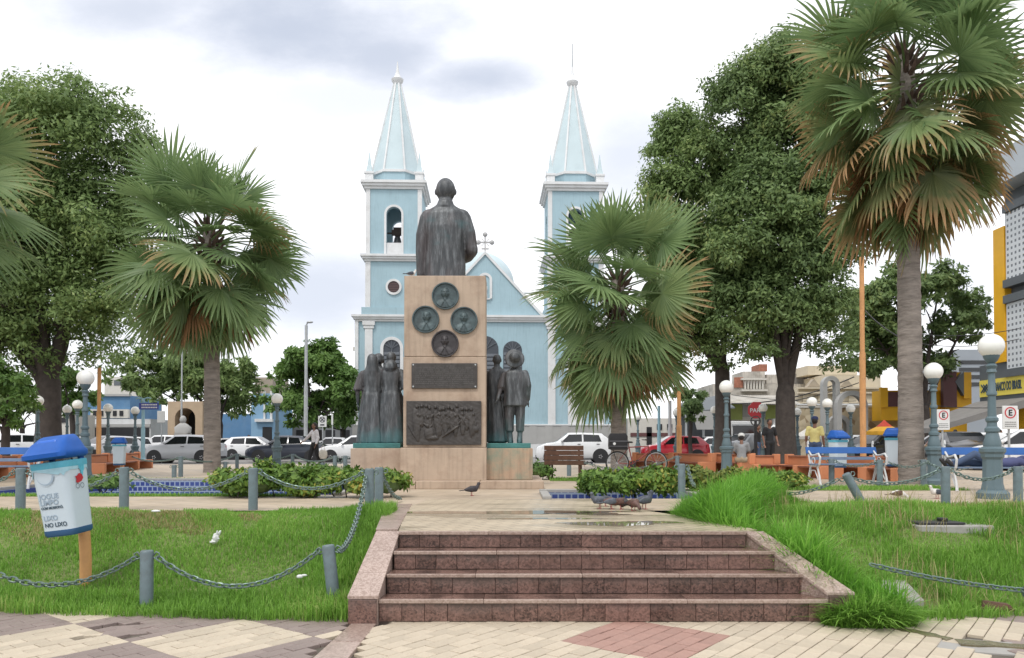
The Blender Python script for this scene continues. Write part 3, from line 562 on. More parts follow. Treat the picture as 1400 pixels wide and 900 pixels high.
# sloping cheek walls on both sides
def cheek(pin0, pin1, w0, w1, zf, zbk, side, mat, name='cheek_wall'):
    a0 = Vector(pin0); a1 = Vector(pin1)            # inner edge at front / at back (x, y)
    b0 = a0+Vector((w0*side, 0)); b1 = a1+Vector((w1*side, 0))
    bot = [(p.x, p.y, LOW-.1) for p in (a0, b0, b1, a1)]; top = [(a0.x,a0.y,zf),(b0.x,b0.y,zf),(b1.x,b1.y,zbk),(a1.x,a1.y,zbk)]
    if side < 0: bot.reverse(); top.reverse()
    b = MB().hexa(bot, top); MB_ = b.obj(name, m_gran_l, steps, bevel=.004)
    o = .012; e = Vector((0, -.015))
    tb = [(p[0]+(side*o if j in ((1, 2) if side > 0 else (1, 2)) else -side*o), p[1]-(.015 if p[1] < 7.5 else 0), p[2]+.002) for j, p in enumerate(top)]
    n = 3
    def lp(p, q, t): return tuple(p[k]+(q[k]-p[k])*t for k in range(3))
    idx = {(p[0] > 0, p[1] > 7.5): p for p in tb}
    f = sorted([p for p in tb if p[1] < 7.5]); k = sorted([p for p in tb if p[1] > 7.5])
    for i in range(n):
        t0, t1 = i/n+.002, (i+1)/n-.002
        q = [lp(f[0], k[0], t0), lp(f[1], k[1], t0), lp(f[1], k[1], t1), lp(f[0], k[0], t1)]
        MB().hexa(q, [(x, y, z+.03) for x, y, z in q]).obj('coping_slab', m_gran_l, steps, bevel=.004)
zfl = at(500, 815, 7.05).z; cheek((SXL[0]-.003, 7.05), (SXL[3]-.01, 7.93), .245, .21, zfl-.03, -.03, -1, m_gran_l)
MB().box(SXL[0]-.25, SXL[0]-.005, 7.02, 7.047, LOW, zfl-.03).obj('front_tile', m_gran, steps, bevel=.002)
zfr = at(1160, 810, 7.12).z; cheek((SXR[0]+.01, 7.12), (SXR[3]+.012, 7.93), .22, .17, zfr-.03, -.03, 1, m_gran_l)
MB().box(SXR[0]+.012, SXR[0]+.225, 7.09, 7.117, LOW, zfr-.03).obj('front_tile', m_gran, steps, bevel=.002)
# granite border running from the left cheek wall to the monument
bl = [gnd(514, 725), gnd(544, 725), gnd(563, 690), gnd(528, 690)]
for i in range(4):
    f = lambda a, b, t: bl[a].lerp(bl[b], t)
    q = [f(0,3,i/4+.003), f(1,2,i/4+.003), f(1,2,(i+1)/4-.003), f(0,3,(i+1)/4-.003)]
    MB().hexa([(p.x,p.y,-.3) for p in q], [(p.x,p.y,.012) for p in q]).obj('border_slab', m_gran_l, steps, bevel=.004)

# ------------------------------------------------------------------ lawns
def smooth(t): t = max(0, min(1, t)); return t*t*(3-2*t)
def zl(x, y):     # left lawn
    f = lawn_edge(x); return LOW+.004+(.70-.004)*smooth((y-f)/(10.0-f))**.9+.02*math.sin(x*2.1)*math.sin(y*2.7)*smooth((y-f)*2)
def zr(x, y):     # right lawn
    f = lawn_edge(x); t = (y-f)/(10.6-f); return LOW+.004+(.70+.0)*smooth(min(1, t*1.12))**.8+.03*math.sin(x*1.7+1)*math.sin(y*2.1)*smooth((y-f)*2)
def cheek_xl(y): return SXL[0]-.25+(y-7.05)*(.10)
LAWN_L = lambda x, y: lawn_edge(x)-.05-.03*math.sin(x*9)*math.sin(x*23) < y < 10.33 and -9.5 < x < (-1.47 if y > 7.9 else cheek_xl(y)-.01)
def rl(y):        # left limit of the right lawn
    if y < 7.95: return SXR[0]+.24+(SXR[3]+.18-SXR[0]-.24)*(y-7.12)/(7.93-7.12)
    if y < 9.6: return 2.44+(1.86-2.44)*(y-7.95)/1.65
    return 1.86+(y-9.6)*.55
def rb(x): return 12.6 if x < 3.2 else (12.6-(x-3.2)*.75 if x < 5.2 else 11.1)
LAWN_R = lambda x, y: lawn_edge(max(x, 3.2))-.05-.04*math.sin(x*8)*math.sin(x*21) < y < rb(x) and rl(y) < x < 10.5
def lawn_base(name, inside, zf, x0, x1, y0, y1, st=.125):
    y0 -= .12; b = MB(); nx, ny = int((x1-x0)/st), int((y1-y0)/st)
    for i in range(nx):
        for j in range(ny):
            x, y = x0+i*st, y0+j*st
            if inside(x+st/2, y+st/2) or inside(x, y) or inside(x+st, y+st) or inside(x+st, y) or inside(x, y+st):
                b.add([(x,y,zf(x,y)-.012),(x+st,y,zf(x+st,y)-.012),(x+st,y+st,zf(x+st,y+st)-.012),(x,y+st,zf(x,y+st)-.012)], [(0,1,2,3)])
    return struct(b.obj(name, m_soil, smooth=180, fix=False))
lawn_base('lawn', LAWN_L, zl, -9.5, -1.55, 7.0, 10.45); lawn_base('lawn', LAWN_R, zr, 1.9, 10.5, 7.0, 12.6)
nz = np.random.RandomState(11)
def blades(name, label, n, inside, zf, x0, x1, y0, y1, hf, mat, wid=.0045, leanm=.35, hv=.55):
    X = []; H = []; k = 0; rs = nz
    while k < n:
        x, y = rs.uniform(x0, x1), rs.uniform(y0, y1)
        if not inside(x, y): continue
        h = hf(x, y)
        if h <= 0: continue
        X.append((x, y, zf(x, y)-.015)); H.append(h*rs.uniform(hv, 1.2)); k += 1
    P = np.array(X); H = np.array(H); N = len(P)
    a = rs.uniform(0, 2*PI, N); lean = np.abs(rs.normal(leanm, .25+leanm*.3, N)); d = np.stack([np.cos(a), np.sin(a), np.zeros(N)], 1); sd = np.stack([-np.sin(a), np.cos(a), np.zeros(N)], 1)
    w = wid*(.7+.6*rs.rand(N))*(1+H*1.5); up = np.array([0, 0, 1.0])
    def st(t, wk):
        c = P+(d*(lean*t*t*H)[:, None])+up*(H*(t-.32*lean*t*t*t))[:, None]; return c-sd*(w*wk)[:, None], c+sd*(w*wk)[:, None]
    b0, b1 = st(0, 1); c0, c1 = st(.5, .9); e0, e1 = st(.82, .55); t0, _ = st(1.0, 0)
    V_ = np.stack([b0, b1, c0, c1, e0, e1, t0], 1).reshape(-1, 3); i = np.arange(N)[:, None]*7
    T = np.concatenate([i+np.array([q]) for q in ((0,1,3),(0,3,2),(2,3,5),(2,5,4),(4,5,6))], 0)
    o = put(name, npmesh(name, V_, T, mat)); stuff(o); o['label'] = label; return o
def hl(x, y):
    h = .065+.03*math.sin(x*3)*math.sin(y*4)
    if y < lawn_edge(x)+.5: h += .06
    if x > -2.3: h += .09*smooth((x+2.3)/.7)
    if y > 9.2 and -7 < x < -3 and math.sin(x*5+y*3) > -.2: h *= .45
    return h
blades('grass', 'short bright green grass on the left lawn', 90000, LAWN_L, zl, -9, -1.35, 7.1, 10.4, hl, m_grass, .0031)
SLAB = gnd(1236, 812, -.56); MAN = gnd(1290, 717, -.05)
def hr(x, y):
    h = .11+.06*math.sin(x*2.7+1)*math.sin(y*3.1)+.05*max(0, math.sin(x*5.3+y*1.7)*math.sin(y*6.1-x))
    if y < lawn_edge(x)+.35: h += .02
    e = x-rl(y)
    if y > 10.7 and x > 3.0: h *= .7
    d = math.hypot(x-SLAB[0], (y-SLAB[1])*1.2)
    if d < .42: h *= .12+.4*smooth((d-.25)/.17)
    d = math.hypot((x-MAN[0])*.8, (y-MAN[1])*1.3)
    if d < .42: h *= .3
    return max(h, .02)
blades('grass', 'uneven green grass on the right lawn', 95000, LAWN_R, zr, 1.9, 8.8, 7.1, 12.6, hr, m_grass, .0032, .45, .4)
def inR2(x, y):
    if not LAWN_R(x, y): return False
    e = x-rl(y); w = .75 if y < 9.5 else 1.5
    return 0 < e < w and y < 11.8
def hr2(x, y):
    e = x-rl(y); w = .75 if y < 9.5 else 1.5; k = math.sin(PI*min(1, (e+.22)/(w+.1)))
    n = .75+.35*math.sin(x*6+y*2)*math.sin(y*5)
    return (.52 if y > 9.2 else .74)*k*n
blades('tall_grass', 'tall lush grass beside the right side of the steps', 46000, inR2, zr, 2.0, 5.2, 7.1, 12, hr2, m_grass2, .0036, .5, .4)
# tuft hanging over the right foot of the steps
def inT(x, y): return (x-3.08)**2/.16+(y-7.0)**2/.02 < 1 and y < 7.11-.2*max(0, x-3.2)*-1
blades('grass_tuft', 'dark grass tuft hanging over the right foot of the steps', 2600, inT, lambda x, y: LOW, 2.6, 3.6, 6.8, 7.2, lambda x, y: .34*(1-.75*((x-3.08)**2/.18+(y-7.0)**2/.03)), m_grass, .0045, .95, .3)
def inS(x, y): return LAWN_R(x, y) and math.sin(x*3.1+y)*math.sin(y*2.3-x) > .1
blades('dry_grass', 'thin straw coloured grass stems standing in the right lawn', 1500, inS, zr, 2.6, 8, 7.4, 12, lambda x, y: .30, m_dry, .0020)
blades('dry_grass', 'worn dry straw patch at the back of the left lawn', 5000, lambda x, y: LAWN_L(x, y) and (x+4.9)**2/2.6+(y-9.55)**2/.28 < 1+.5*math.sin(x*7+y*5), zl, -7, -3, 8.8, 10.2, lambda x, y: .06, m_dry, .0035)
# ------------------------------------------------------------------ church
CX = XX(663.5, 300, 60.4); CY = 60.0
def zc(y): return ZZ(y, CY)
def sx(px): return abs(XX(px, 430, CY)-XX(665, 430, CY))     # half-distances from the axis
ch = thing('church', 'light blue twin-spired church behind the monument', 'church', (CX, CY, ST), R(1.9))
def cz(y): return zc(y)-ST
def arch_poly(cx, z0, zs, r, n=14): return [(cx-r, z0), (cx+r, z0), (cx+r, zs)]+[(cx+r*math.cos(a), zs+r*math.sin(a)) for a in [PI*i/n for i in range(1, n)]]+[(cx-r, zs)]
def ring_arch(b, cx, z0, zs, r, w, y0, y1, n=14):   # band round an arched opening
    A = [(r, z0), (r, zs)]+[(r*math.cos(PI*i/n), zs+r*math.sin(PI*i/n)) for i in range(1, n)]+[(-r, zs), (-r, z0)]
    k = (r+w)/r; B = [(r+w, z0), (r+w, zs)]+[((r+w)*math.cos(PI*i/n), zs+(r+w)*math.sin(PI*i/n)) for i in range(1, n)]+[(-r-w, zs), (-r-w, z0)]
    for i in range(len(A)-1):
        q = [A[i], A[i+1], B[i+1], B[i]]; b.prism([(cx+x, z) for x, z in q], y0, y1)
def cornice(b, x0, x1, y0, y1, z0, z1, out):   # three-step moulding round a box
    h = (z1-z0)/3
    for i, o in enumerate((.35, .7, 1.0)): b.box(x0-out*o, x1+out*o, y0-out*o, y1+out*o, z0+i*h, z0+(i+1)*h)
def wall_arch(b, x0, x1, z0, z1, cx, r, za, zs, y0, y1, n=12):    # wall with one arched opening from za, springing at zs
    b.box(x0, cx-r, y0, y1, z0, z1).box(cx+r, x1, y0, y1, z0, z1)
    if za > z0: b.box(cx-r, cx+r, y0, y1, z0, za)
    for i in range(n):
        a0, a1 = PI-PI*i/n, PI-PI*(i+1)/n
        b.prism([(cx+r*math.cos(a0), zs+r*math.sin(a0)), (cx+r*math.cos(a1), zs+r*math.sin(a1)), (cx+r*math.cos(a1), z1), (cx+r*math.cos(a0), z1)], y0, y1)
TW = (XX(577, 300, CY)-XX(502, 300, CY)); TX = (XX(788.5, 300, CY)-XX(538.5, 300, CY))/2        # tower width, tower offset
z_pl, z_base = cz(582), cz(607); z_c1a, z_c1b = cz(439), cz(430); z_b = cz(420); z_c2a, z_c2b = cz(357), cz(348); z_c3a, z_c3b = cz(258), cz(247); z_dr = cz(233); z_top = cz(97)
m_plinth = m_grey
lw, nave = MB(), MB()
XE = sx(841)                                                # half width at the base
# lower storey across the whole front
lw.box(-XE, XE, .6, 10, 0, z_c1a); ch_w = lw.obj('front_wall', m_blue, ch)
MB().box(-XE-.1, XE+.1, .36, .595, z_base, z_pl).obj('plinth', m_plinth, ch); MB().box(-XE-.15, XE+.15, .34, .59, 0, z_base-.004).obj('base_course', m_white, ch); MB().box(-XE-.16, XE+.16, .30, .595, z_pl+.003, z_pl+.12).obj('plinth_cap', m_white, ch, bevel=.02)
b = MB()
for i in range(-8, 9): b.box(i*1.25-.3, i*1.25+.3, .325, .358, z_base+.01, z_pl-.01)
stuff(b.obj('plinth_panel', m_grey, ch))
b = MB(); cornice(b, -XE, XE, .6, 10, z_c1a+.004, z_c1b, .38); b.obj('main_cornice', m_white, ch)
for sgn in (-1, 1):
    for a in (sx(505.5), sx(790) if sgn > 0 else sx(790), sx(757)):
        w = .30 if a != sx(790) else .55
        x = sgn*a; zt = z_c1a-.002
        if abs(a-sx(790)) < 1e-6: continue
        MB().box(x-w, x+w, .47, .597, z_pl+.125, zt-.55).obj('pilaster', m_white, ch, bevel=.01); MB().box(x-w-.1, x+w+.1, .42, .597, zt-.545, zt-.3).box(x-w-.18, x+w+.18, .36, .597, zt-.3, zt).obj('capital', m_white, ch, bevel=.01)
    MB().box(sgn*XE-.14, sgn*XE+.14, .46, .6, z_pl+.125, z_c1a-.002).obj('corner_strip', m_white, ch)
# windows of the lower storey
m_wdark = M('louvre_dark', (.055, .065, .08), .5, .1, 2); m_lou = M('louvre_slat', (.10, .115, .135), .5, .1, 2)
def window(cx, ztop, zbot, r, par=ch, yf=.6, fr=.24, slats=True, frame=True):
    zs = ztop-r
    w = MB().prism(arch_poly(cx, zbot, zs, r), yf-.03, yf-.006).obj('window', m_wdark, par)
    if frame: q = MB(); ring_arch(q, cx, zbot, zs, r, fr, yf-.12, yf-.004); q.obj('frame', m_white, w)
    if slats:
        q = MB(); n = int((zs-zbot)/.32)
        for i in range(n): q.hexa([(cx-r+.05,yf-.075,zbot+i*.32+.03),(cx+r-.05,yf-.075,zbot+i*.32+.03),(cx+r-.05,yf-.035,zbot+i*.32+.2),(cx-r+.05,yf-.035,zbot+i*.32+.2)], [(cx-r+.05,yf-.065,zbot+i*.32+.08),(cx+r-.05,yf-.065,zbot+i*.32+.08),(cx+r-.05,yf-.032,zbot+i*.32+.25),(cx-r+.05,yf-.032,zbot+i*.32+.25)])
        q.bar((cx, yf-.08, zbot), (cx, yf-.08, zs), .08)
        for a in (30, 60, 90, 120, 150): q.bar((cx, yf-.06, zs), (cx+r*.95*math.cos(R(a)), yf-.06, zs+r*.95*math.sin(R(a))), .06)
        q.obj('louvre', m_lou, w)
    return w
window(-sx(537), cz(464), cz(530), sx(665+11.5)); window(sx(537), cz(464), cz(530), sx(665+11.5))
window(0, cz(458), cz(532), sx(665+18.5), frame=False); window(sx(703), cz(465), cz(530), sx(665+13), frame=False); window(-sx(703), cz(465), cz(530), sx(665+13), frame=False)
for sgn in (-1, 1): MB().box(sgn*TX-.62, sgn*TX+.62, .50, .598, z_pl+.13, cz(532)).obj('door_panel', m_white, ch, bevel=.01)
# gable between the towers
ga = cz(345); gx = sx(743); GP = [(-gx, z_c1b+.01), (gx, z_c1b+.01), (0, ga)]
MB().prism(GP, .75, 1.5).obj('gable', m_blue, ch)
q = MB()
for s_ in (-1, 1): q.prism([(s_*gx, z_c1b+.012), (s_*(gx+.28), z_c1b+.012), (0, ga+.27), (0, ga+.003)], .62, 1.55)
q.obj('gable_coping', m_white, ch)
nw = window(0, cz(374), cz(406), sx(665+6.3), ch, .75, .2, False); nw.data.materials[0] = m_blue
sv = MB().loft([(0,0,0,.2,.17),(0,0,.5,.17,.15),(0,0,.85,.2,.14),(0,0,1.0,.07,.07)], 10).ball((0,0,1.12),.11,8,6); sv.obj('niche_figure', m_white, nw, smooth=60, loc=(0, .66, cz(405)))
MB().box(-.42, .42, .58, .745, cz(407.5), cz(406)).obj('niche_sill', m_white, ch)
# cross on the gable
zz0, zz1 = ga+.27, cz(316); cb = MB().bar((0, 1, zz0-.1), (0, 1, zz1), .12).bar((-sx(674.5), 1, cz(327)), (sx(674.5), 1, cz(327)), .12)
for px, pz in ((0, zz1), (-sx(674.5), cz(327)), (sx(674.5), cz(327))): cb.ball((px, 1, pz), .2, 8, 6)
for a in range(8): cb.bar((.16*math.cos(a*PI/4), 1, cz(327)+.16*math.sin(a*PI/4)), (.42*math.cos(a*PI/4), 1, cz(327)+.42*math.sin(a*PI/4)), .05)
cb.bar((-.3, 1, zz0+.25), (.3, 1, zz0+.25), .1).bar((-.75, 1, zz0-.4), (-.75, 1, zz0+.9), .035); cb.obj('gable_cross', M('aged_cross', (.42, .42, .42), .7, .2, 6), ch)
# nave behind, with a pitched roof, and the dome over the crossing
nv = MB().box(-gx, gx, 10.004, 38, 0, z_c1a).obj('nave', m_blue, ch)
m_tile = M('roof_tiles', (.26, .12, .08), .8, .2, 4, .3, 10)
MB().prism([(-gx-.3, z_c1a+.004), (gx+.3, z_c1a+.004), (0, z_c1b+2.6)], 10.01, 38).obj('nave_roof', m_tile, ch)
DY = 20.0; dz_ = ZZ(346, CY+DY)-ST; dr = (XX(712, 390, CY+DY)-XX(712-94, 390, CY+DY))/2; dzc = ZZ(392, CY+DY)-ST
dome = MB().lathe([(dr, -4), (dr, 0)]+[(dr*math.cos(a), (dz_-dzc)*1.0*math.sin(a)) for a in [i*PI/24 for i in range(1, 12)]]+[(.1, (dz_-dzc)*1.01)], 40, (XX(665, 390, CY+DY)-CX, DY, dzc)); dome.obj('dome', m_blue_l, ch, smooth=60)
MB().bar((sx(710), 2.5, cz(392)), (sx(738), 2.5, cz(392)), .1).obj('ridge_pipe', m_steel, ch)
# towers
def tower(sg):
    hx = TW/2; TD = TW
    t = Matrix.Translation((sg*TX, .3, 0))
    def P(b, name, mat, par=ch, **k): b.xf(t); return b.obj(name, mat, par, **k)
    tw = P(MB().box(-hx-.35, hx+.35, .0, TD+.3, z_c1b+.004, z_b).box(-hx-.05, hx+.05, .12, TD+.15, z_b+.002, z_c2a), 'tower_shaft', m_blue)
    for s_ in (-1, 1):
        P(MB().box(s_*(hx-.13)-.2, s_*(hx-.13)+.2, .06, .118, z_b+.01, z_c2a-.003), 'corner_strip', m_white)
        P(MB().box(s_*(hx+.065)-.012, s_*(hx+.065)+.012, .10, .5, z_b+.01, z_c2a-.003), 'corner_strip', m_white)
    b = MB(); cornice(b, -hx, hx, .12, TD+.15, z_c2a+.003, z_c2b, .42); P(b, 'middle_cornice', m_white)
    # round louvred window
    zo, ro = cz(392), sx(665+8)
    q = MB(); q.prism([(ro*math.cos(2*PI*i/24), zo+ro*math.sin(2*PI*i/24)) for i in range(24)], .07, .115); w = P(q, 'round_window', M('louvre_maroon', (.05, .03, .032), .5, .1, 2))
    q = MB()
    for i in range(24):
        a0, a1 = 2*PI*i/24, 2*PI*(i+1)/24
        q.prism([(k*math.cos(a), zo+k*math.sin(a)) for k, a in ((ro, a0), (ro+.17, a0), (ro+.17, a1), (ro, a1))], .0, .117)
    P(q, 'ring_frame', m_white, w)
    q = MB()
    for i in range(-3, 4):
        h = i*.14; l = math.sqrt(max(.01, ro*ro-h*h))-.02; q.box(-l, l, .045, .065, zo+h-.035, zo+h+.035)
    P(q, 'louvre', M('louvre_brown', (.10, .06, .06), .5, .1, 2), w)
    # belfry : four walls with arched openings
    z0, z1 = z_c2b+.004, z_c3a; r_ = sx(665+10.3); zs = cz(282)-r_; za = z0+.01
    b = MB(); y0, y1 = .12, TD+.12; th = .42
    wall_arch(b, -hx, hx, z0, z1, 0, r_, za, zs, y0, y0+th); wall_arch(b, -hx, hx, z0, z1, 0, r_, za, zs, y1-th, y1)
    for s_ in (-1, 1):
        q = MB(); wall_arch(q, -(TD-2*th)/2, (TD-2*th)/2, z0, z1, 0, r_, za, zs, -th/2, th/2)
        q.xf(Matrix.Translation((s_*(hx-th/2), (y0+y1)/2, 0)) @ Matrix.Rotation(PI/2, 4, 'Z')); b.add(q.v, q.f)
    bf = P(b, 'belfry_wall', m_blue)
    P(MB().box(-hx+th, hx-th, y0+th, y1-th, z1-.3, z1-.05), 'belfry_ceiling', m_blue)
    q = MB(); ring_arch(q, 0, za, zs, r_, .17, y0-.07, y0-.002); P(q, 'arch_frame', m_white, bf)
    P(MB().box(-r_+.003, r_-.003, y0+.05, y0+.3, za, cz(331)), 'belfry_sill', m_white)
    P(MB().box(-r_+.003, r_-.003, y1-.3, y1-.05, za, cz(331)), 'belfry_sill', m_white)
    for s_ in (-1, 1): P(MB().box(s_*(hx-.13)-.16, s_*(hx-.13)+.16, .06, .118, z0, z1-.003), 'corner_strip', m_white); P(MB().box(s_*(hx+.014)-.012, s_*(hx+.014)+.012, .10, .5, z0, z1-.003), 'corner_strip', m_white)
    # bell with its yoke
    zb = cz(330)
    q = MB().lathe([(.42, .0), (.40, .06), (.30, .3), (.25, .55), (.18, .66), (.05, .7)], 18, (.1, 1.7, zb+.15)); be = P(q, 'bell', m_bronze, smooth=50)
    q = MB().box(-.35, .55, 1.5, 1.9, zb+.95, zb+1.35).box(-.1, .3, 1.55, 1.85, zb+.84, zb+.95).box(-.22, .42, 1.55, 1.85, zb+1.35, zb+1.55).bar((-r_-.6, 1.7, zb+1.1), (r_+.6, 1.7, zb+1.1), .12); P(q, 'yoke', M('dark_timber', (.05, .035, .03), .7, .2, 5), be)
    b = MB(); cornice(b, -hx, hx, .12, TD+.12, z_c3a+.003, z_c3b, .42); P(b, 'top_cornice', m_white)
    # octagonal drum and spire with ribs
    cy = TD/2+.12; ap = hx*.93; ro = ap/math.cos(PI/8)
    P(MB().lathe([(ro, z_c3b+.003), (ro, z_dr)], 8, (0, cy, 0), .5), 'spire_drum', m_blue)
    P(MB().lathe([(ro+.1, z_dr+.002), (ro+.1, z_dr+.2)], 8, (0, cy, 0), .5), 'spire_ring', m_white)
    zt = z_top; P(MB().lathe([(ro*.97, z_dr+.203), (.28, zt)], 8, (0, cy, 0), .5), 'spire', m_blue_l)
    for j in range(8):
        a = 2*PI*(j+.5)/8; q = MB().bar((ro*.985*math.cos(a), cy+ro*.985*math.sin(a), z_dr+.2), (.29*math.cos(a), cy+.29*math.sin(a), zt), .13); P(q, 'spire_rib', m_white)
    P(MB().lathe([(.28, zt+.002), (.46, zt+.25), (.50, zt+.42), (.34, zt+.5), (.22, zt+.75), (.10, zt+1.2), (.03, zt+1.9)], 12, (0, cy, 0)), 'finial', m_white, smooth=40)
    if sg > 0: P(MB().cyl((0, cy, zt+1.5), (0, cy, zt+3.6), .06, .035, 6), 'lightning_rod', m_steel)
    for s_ in (-1, 1):
        for t_ in (0, 1):
            x, y = s_*(hx-.18), (.45 if t_ == 0 else TD-.2)
            P(MB().box(x-.32, x+.32, y-.32, y+.32, z_c3b+.002, z_c3b+.62).box(x-.38, x+.38, y-.38, y+.38, z_c3b+.622, z_c3b+.78), 'pinnacle_base', m_white)
            P(MB().lathe([(.36, z_c3b+.782), (.20, z_c3b+1.35), (.03, z_c3b+2.4)], 4, (x, y, 0), .5), 'pinnacle', m_blue_l)
tower(-1); tower(1)

# ------------------------------------------------------------------ monument
MY = 15.5
mon = thing('monument', 'tall pink stone monument with portrait medallions and bronze plaques', 'monument', (0, 0, 0))
px0, px1 = XX(552.5, 430, MY), XX(664, 430, MY); zt = ZZ(377, MY); z1 = ZZ(488, MY); z2 = ZZ(612, MY); z3 = .17
PDEP = .62
MB().box(px0, px1, MY, MY+PDEP, z1+.006, zt).obj('upper_block', m_sand, mon, bevel=.012)
MB().box(px0-.012, px1+.004, MY-.004, MY+PDEP+.004, z2, z1).obj('lower_block', m_sand, mon, bevel=.012)
MB().box(px0-.06, px1+.02, MY-.06, MY+PDEP+.3, z3-.02, z2-.004).obj('base_block', m_sand, mon, bevel=.012)
SB = MY-.42; xb0, xb1 = XX(480, 664, SB), XX(744, 664, SB)
for i in range(3):
    w = (xb1-xb0)/3; MB().box(xb0+w*i+.004, xb0+w*(i+1)-.004, SB, MY+2.4, 0, ZZ(658, SB)).obj('base_slab', m_sand, mon, bevel=.012)
zb_ = ZZ(658, SB)+.003
GYF = MY+.12                                   # front of the side plinths
lx0, lx1 = XX(479, 630, GYF), XX(549, 630, GYF); rx0, rx1 = XX(663.5, 630, GYF), XX(728.5, 630, GYF); zp = ZZ(613, GYF)
m_sandg = M('stained_sandstone', (.40, .28, .19), .7, .12, 2, .15, 50, dirt=(.10, .24, .19), dirt_amt=.9, dirt_scale=1.1, streak=.5)
MB().box(lx0, lx1-.006, GYF, GYF+1.5, zb_, zp).obj('side_plinth', m_sand, mon, bevel=.012)
MB().box(rx0+.005, rx1, GYF, GYF+1.5, zb_, zp).obj('side_plinth', m_sandg, mon, bevel=.012)['label'] = 'stone side plinth stained green by the bronze'
zs_ = ZZ(606, GYF+.06)
m_verd = M('verdigris', (.05, .17, .16), .6, .35, 4, .2, 30, metal=.2)
for a, b_ in ((lx0+.04, lx1-.03), (rx0+.03, rx1-.04)): MB().box(a, b_, GYF+.04, GYF+1.4, zp+.003, zs_).obj('bronze_base', m_verd, mon, bevel=.008)
LEDZ = 3.0                                     # block on the far side on which the statue stands
MB().box(px0+.05, px1-.05, MY+PDEP+.01, MY+PDEP+1.35, z3, LEDZ).obj('statue_block', m_sand, mon, bevel=.012)
# medallions : generic bust reliefs in a round frame
m_med = M('medallion_bronze', (.075, .105, .11), .5, .35, 9, .2, 60, metal=.35, dirt=(.04, .035, .035), dirt_amt=.6, dirt_scale=4)
m_med2 = M('dark_medallion_bronze', (.055, .05, .052), .5, .35, 9, .2, 60, metal=.35)
m_plq = M('plaque_bronze', (.062, .056, .052), .5, .3, 9, .2, 60, metal=.35, dirt=(.09, .085, .08), dirt_amt=.5, dirt_scale=6)
def medallion(px, py, mat, seed):
    q = random.Random(seed); c = at(px, py, MY); r = .272
    fr = MB()
    for i in range(36):
        a0, a1 = 2*PI*i/36, 2*PI*(i+1)/36
        P = lambda rr, a, y: (c.x+rr*math.cos(a), y, c.z+rr*math.sin(a))
        yo = MY-.05; yi = MY-.035
        fr.add([P(r,a0,MY),P(r,a1,MY),P(r*.985,a1,yo),P(r*.985,a0,yo),P(r*.90,a1,yo),P(r*.90,a0,yo),P(r*.88,a1,yi+.02),P(r*.88,a0,yi+.02)], [(0,1,2,3),(3,2,4,5),(5,4,6,7)])
    hx_, hw = q.uniform(-.01, .02), q.uniform(.062, .07); turn = q.uniform(-.018, .018)
    n = 44; vs = []; fs = []; rr = r*.89; ids = {}
    def E(x, z, cx, cz_, rx, rz, h): t = 1-((x-cx)/rx)**2-((z-cz_)/rz)**2; return h*math.sqrt(t) if t > 0 else 0
    def hh(x, z):
        h = 0; x -= hx_
        h = max(h, E(x, z, 0, .055, hw, .095, .058), E(x, z, 0, .10, hw*1.06, .062, .050))       # face, hair
        h += E(x, z, turn, .045, .014, .034, .022)+E(x, z, turn, .005, .03, .008, .008)-E(x, z, turn-.027, .066, .019, .010, .012)-E(x, z, turn+.027, .066, .019, .010, .012)+E(x, z, turn, .088, .05, .012, .008)
        h = max(h, E(x, z, -hw*1.02, .05, .012, .03, .03), E(x, z, hw*1.02, .05, .012, .03, .03))
        h = max(h, E(x, z, 0, -.05, .04, .07, .034), E(x, z, 0, -.21, .20, .155, .045))
        if z < -.06:
            if abs(x) < (-.06-z)*.42: h = max(h-.012, .012)
            if abs(x) < .014 and z < -.07: h += .014
            if abs(abs(x)-(-.06-z)*.62) < .007: h += .008
        return h
    for i in range(n+1):
        for j in range(n+1):
            x, z = -rr+2*rr*i/n, -rr+2*rr*j/n; d = math.hypot(x, z)
            if d > rr: x, z = x*rr/d, z*rr/d
            ids[i, j] = len(vs); vs.append((c.x+x, MY-.008-hh(x, z)*(1 if d < rr else 0), c.z+z))
    for i in range(n):
        for j in range(n):
            if any(math.hypot(-rr+2*rr*a/n, -rr+2*rr*b/n) < rr for a, b in ((i,j),(i+1,j),(i,j+1),(i+1,j+1))): fs.append((ids[i,j], ids[i+1,j], ids[i+1,j+1], ids[i,j+1]))
    md = fr.obj('medallion', mat, mon, smooth=30, fix=False); b = MB().add(vs, fs); b.obj('bust_relief', mat, md, smooth=180, fix=False)
    return md
medallion(609, 405, m_med, 1); medallion(582, 437, m_med, 2); medallion(634.5, 438.5, m_med, 3); medallion(608.5, 470, m_med2, 4)['label'] = 'darker lowest medallion'
# text plaque : illegible raised lines
a, b_ = at(563, 497, MY), at(652.5, 531.5, MY)
pq = MB().box(a.x, b_.x, MY-.045, MY-.006, b_.z, a.z).obj('plaque', m_plq, mon, bevel=.006)
q = MB(); nl = 11; W_ = b_.x-a.x; H_ = a.z-b_.z
for i in range(nl):
    z = a.z-H_*(.08+.84*(i+.5)/nl); x = a.x+W_*(.06 if i not in (0, 10) else .35); e = a.x+W_*(.94 if i not in (0, 10) else .66)
    while x < e:
        w = rnd.uniform(.012, .02); 
        if rnd.random() < .86: q.box(x, min(x+w, e), MY-.051, MY-.044, z-.012, z+.012)
        x += w+.007+(.015 if rnd.random() < .18 else 0)
q.obj('raised_lines', M('plaque_relief', (.10, .095, .09), .45, .2, 9, metal=.35), pq)
q = MB()
for x in (a.x+.03, b_.x-.03):
    for z in (a.z-.03, b_.z+.03): q.lathe([(.014, 0), (.012, .012), (.004, .018)], 10)
    
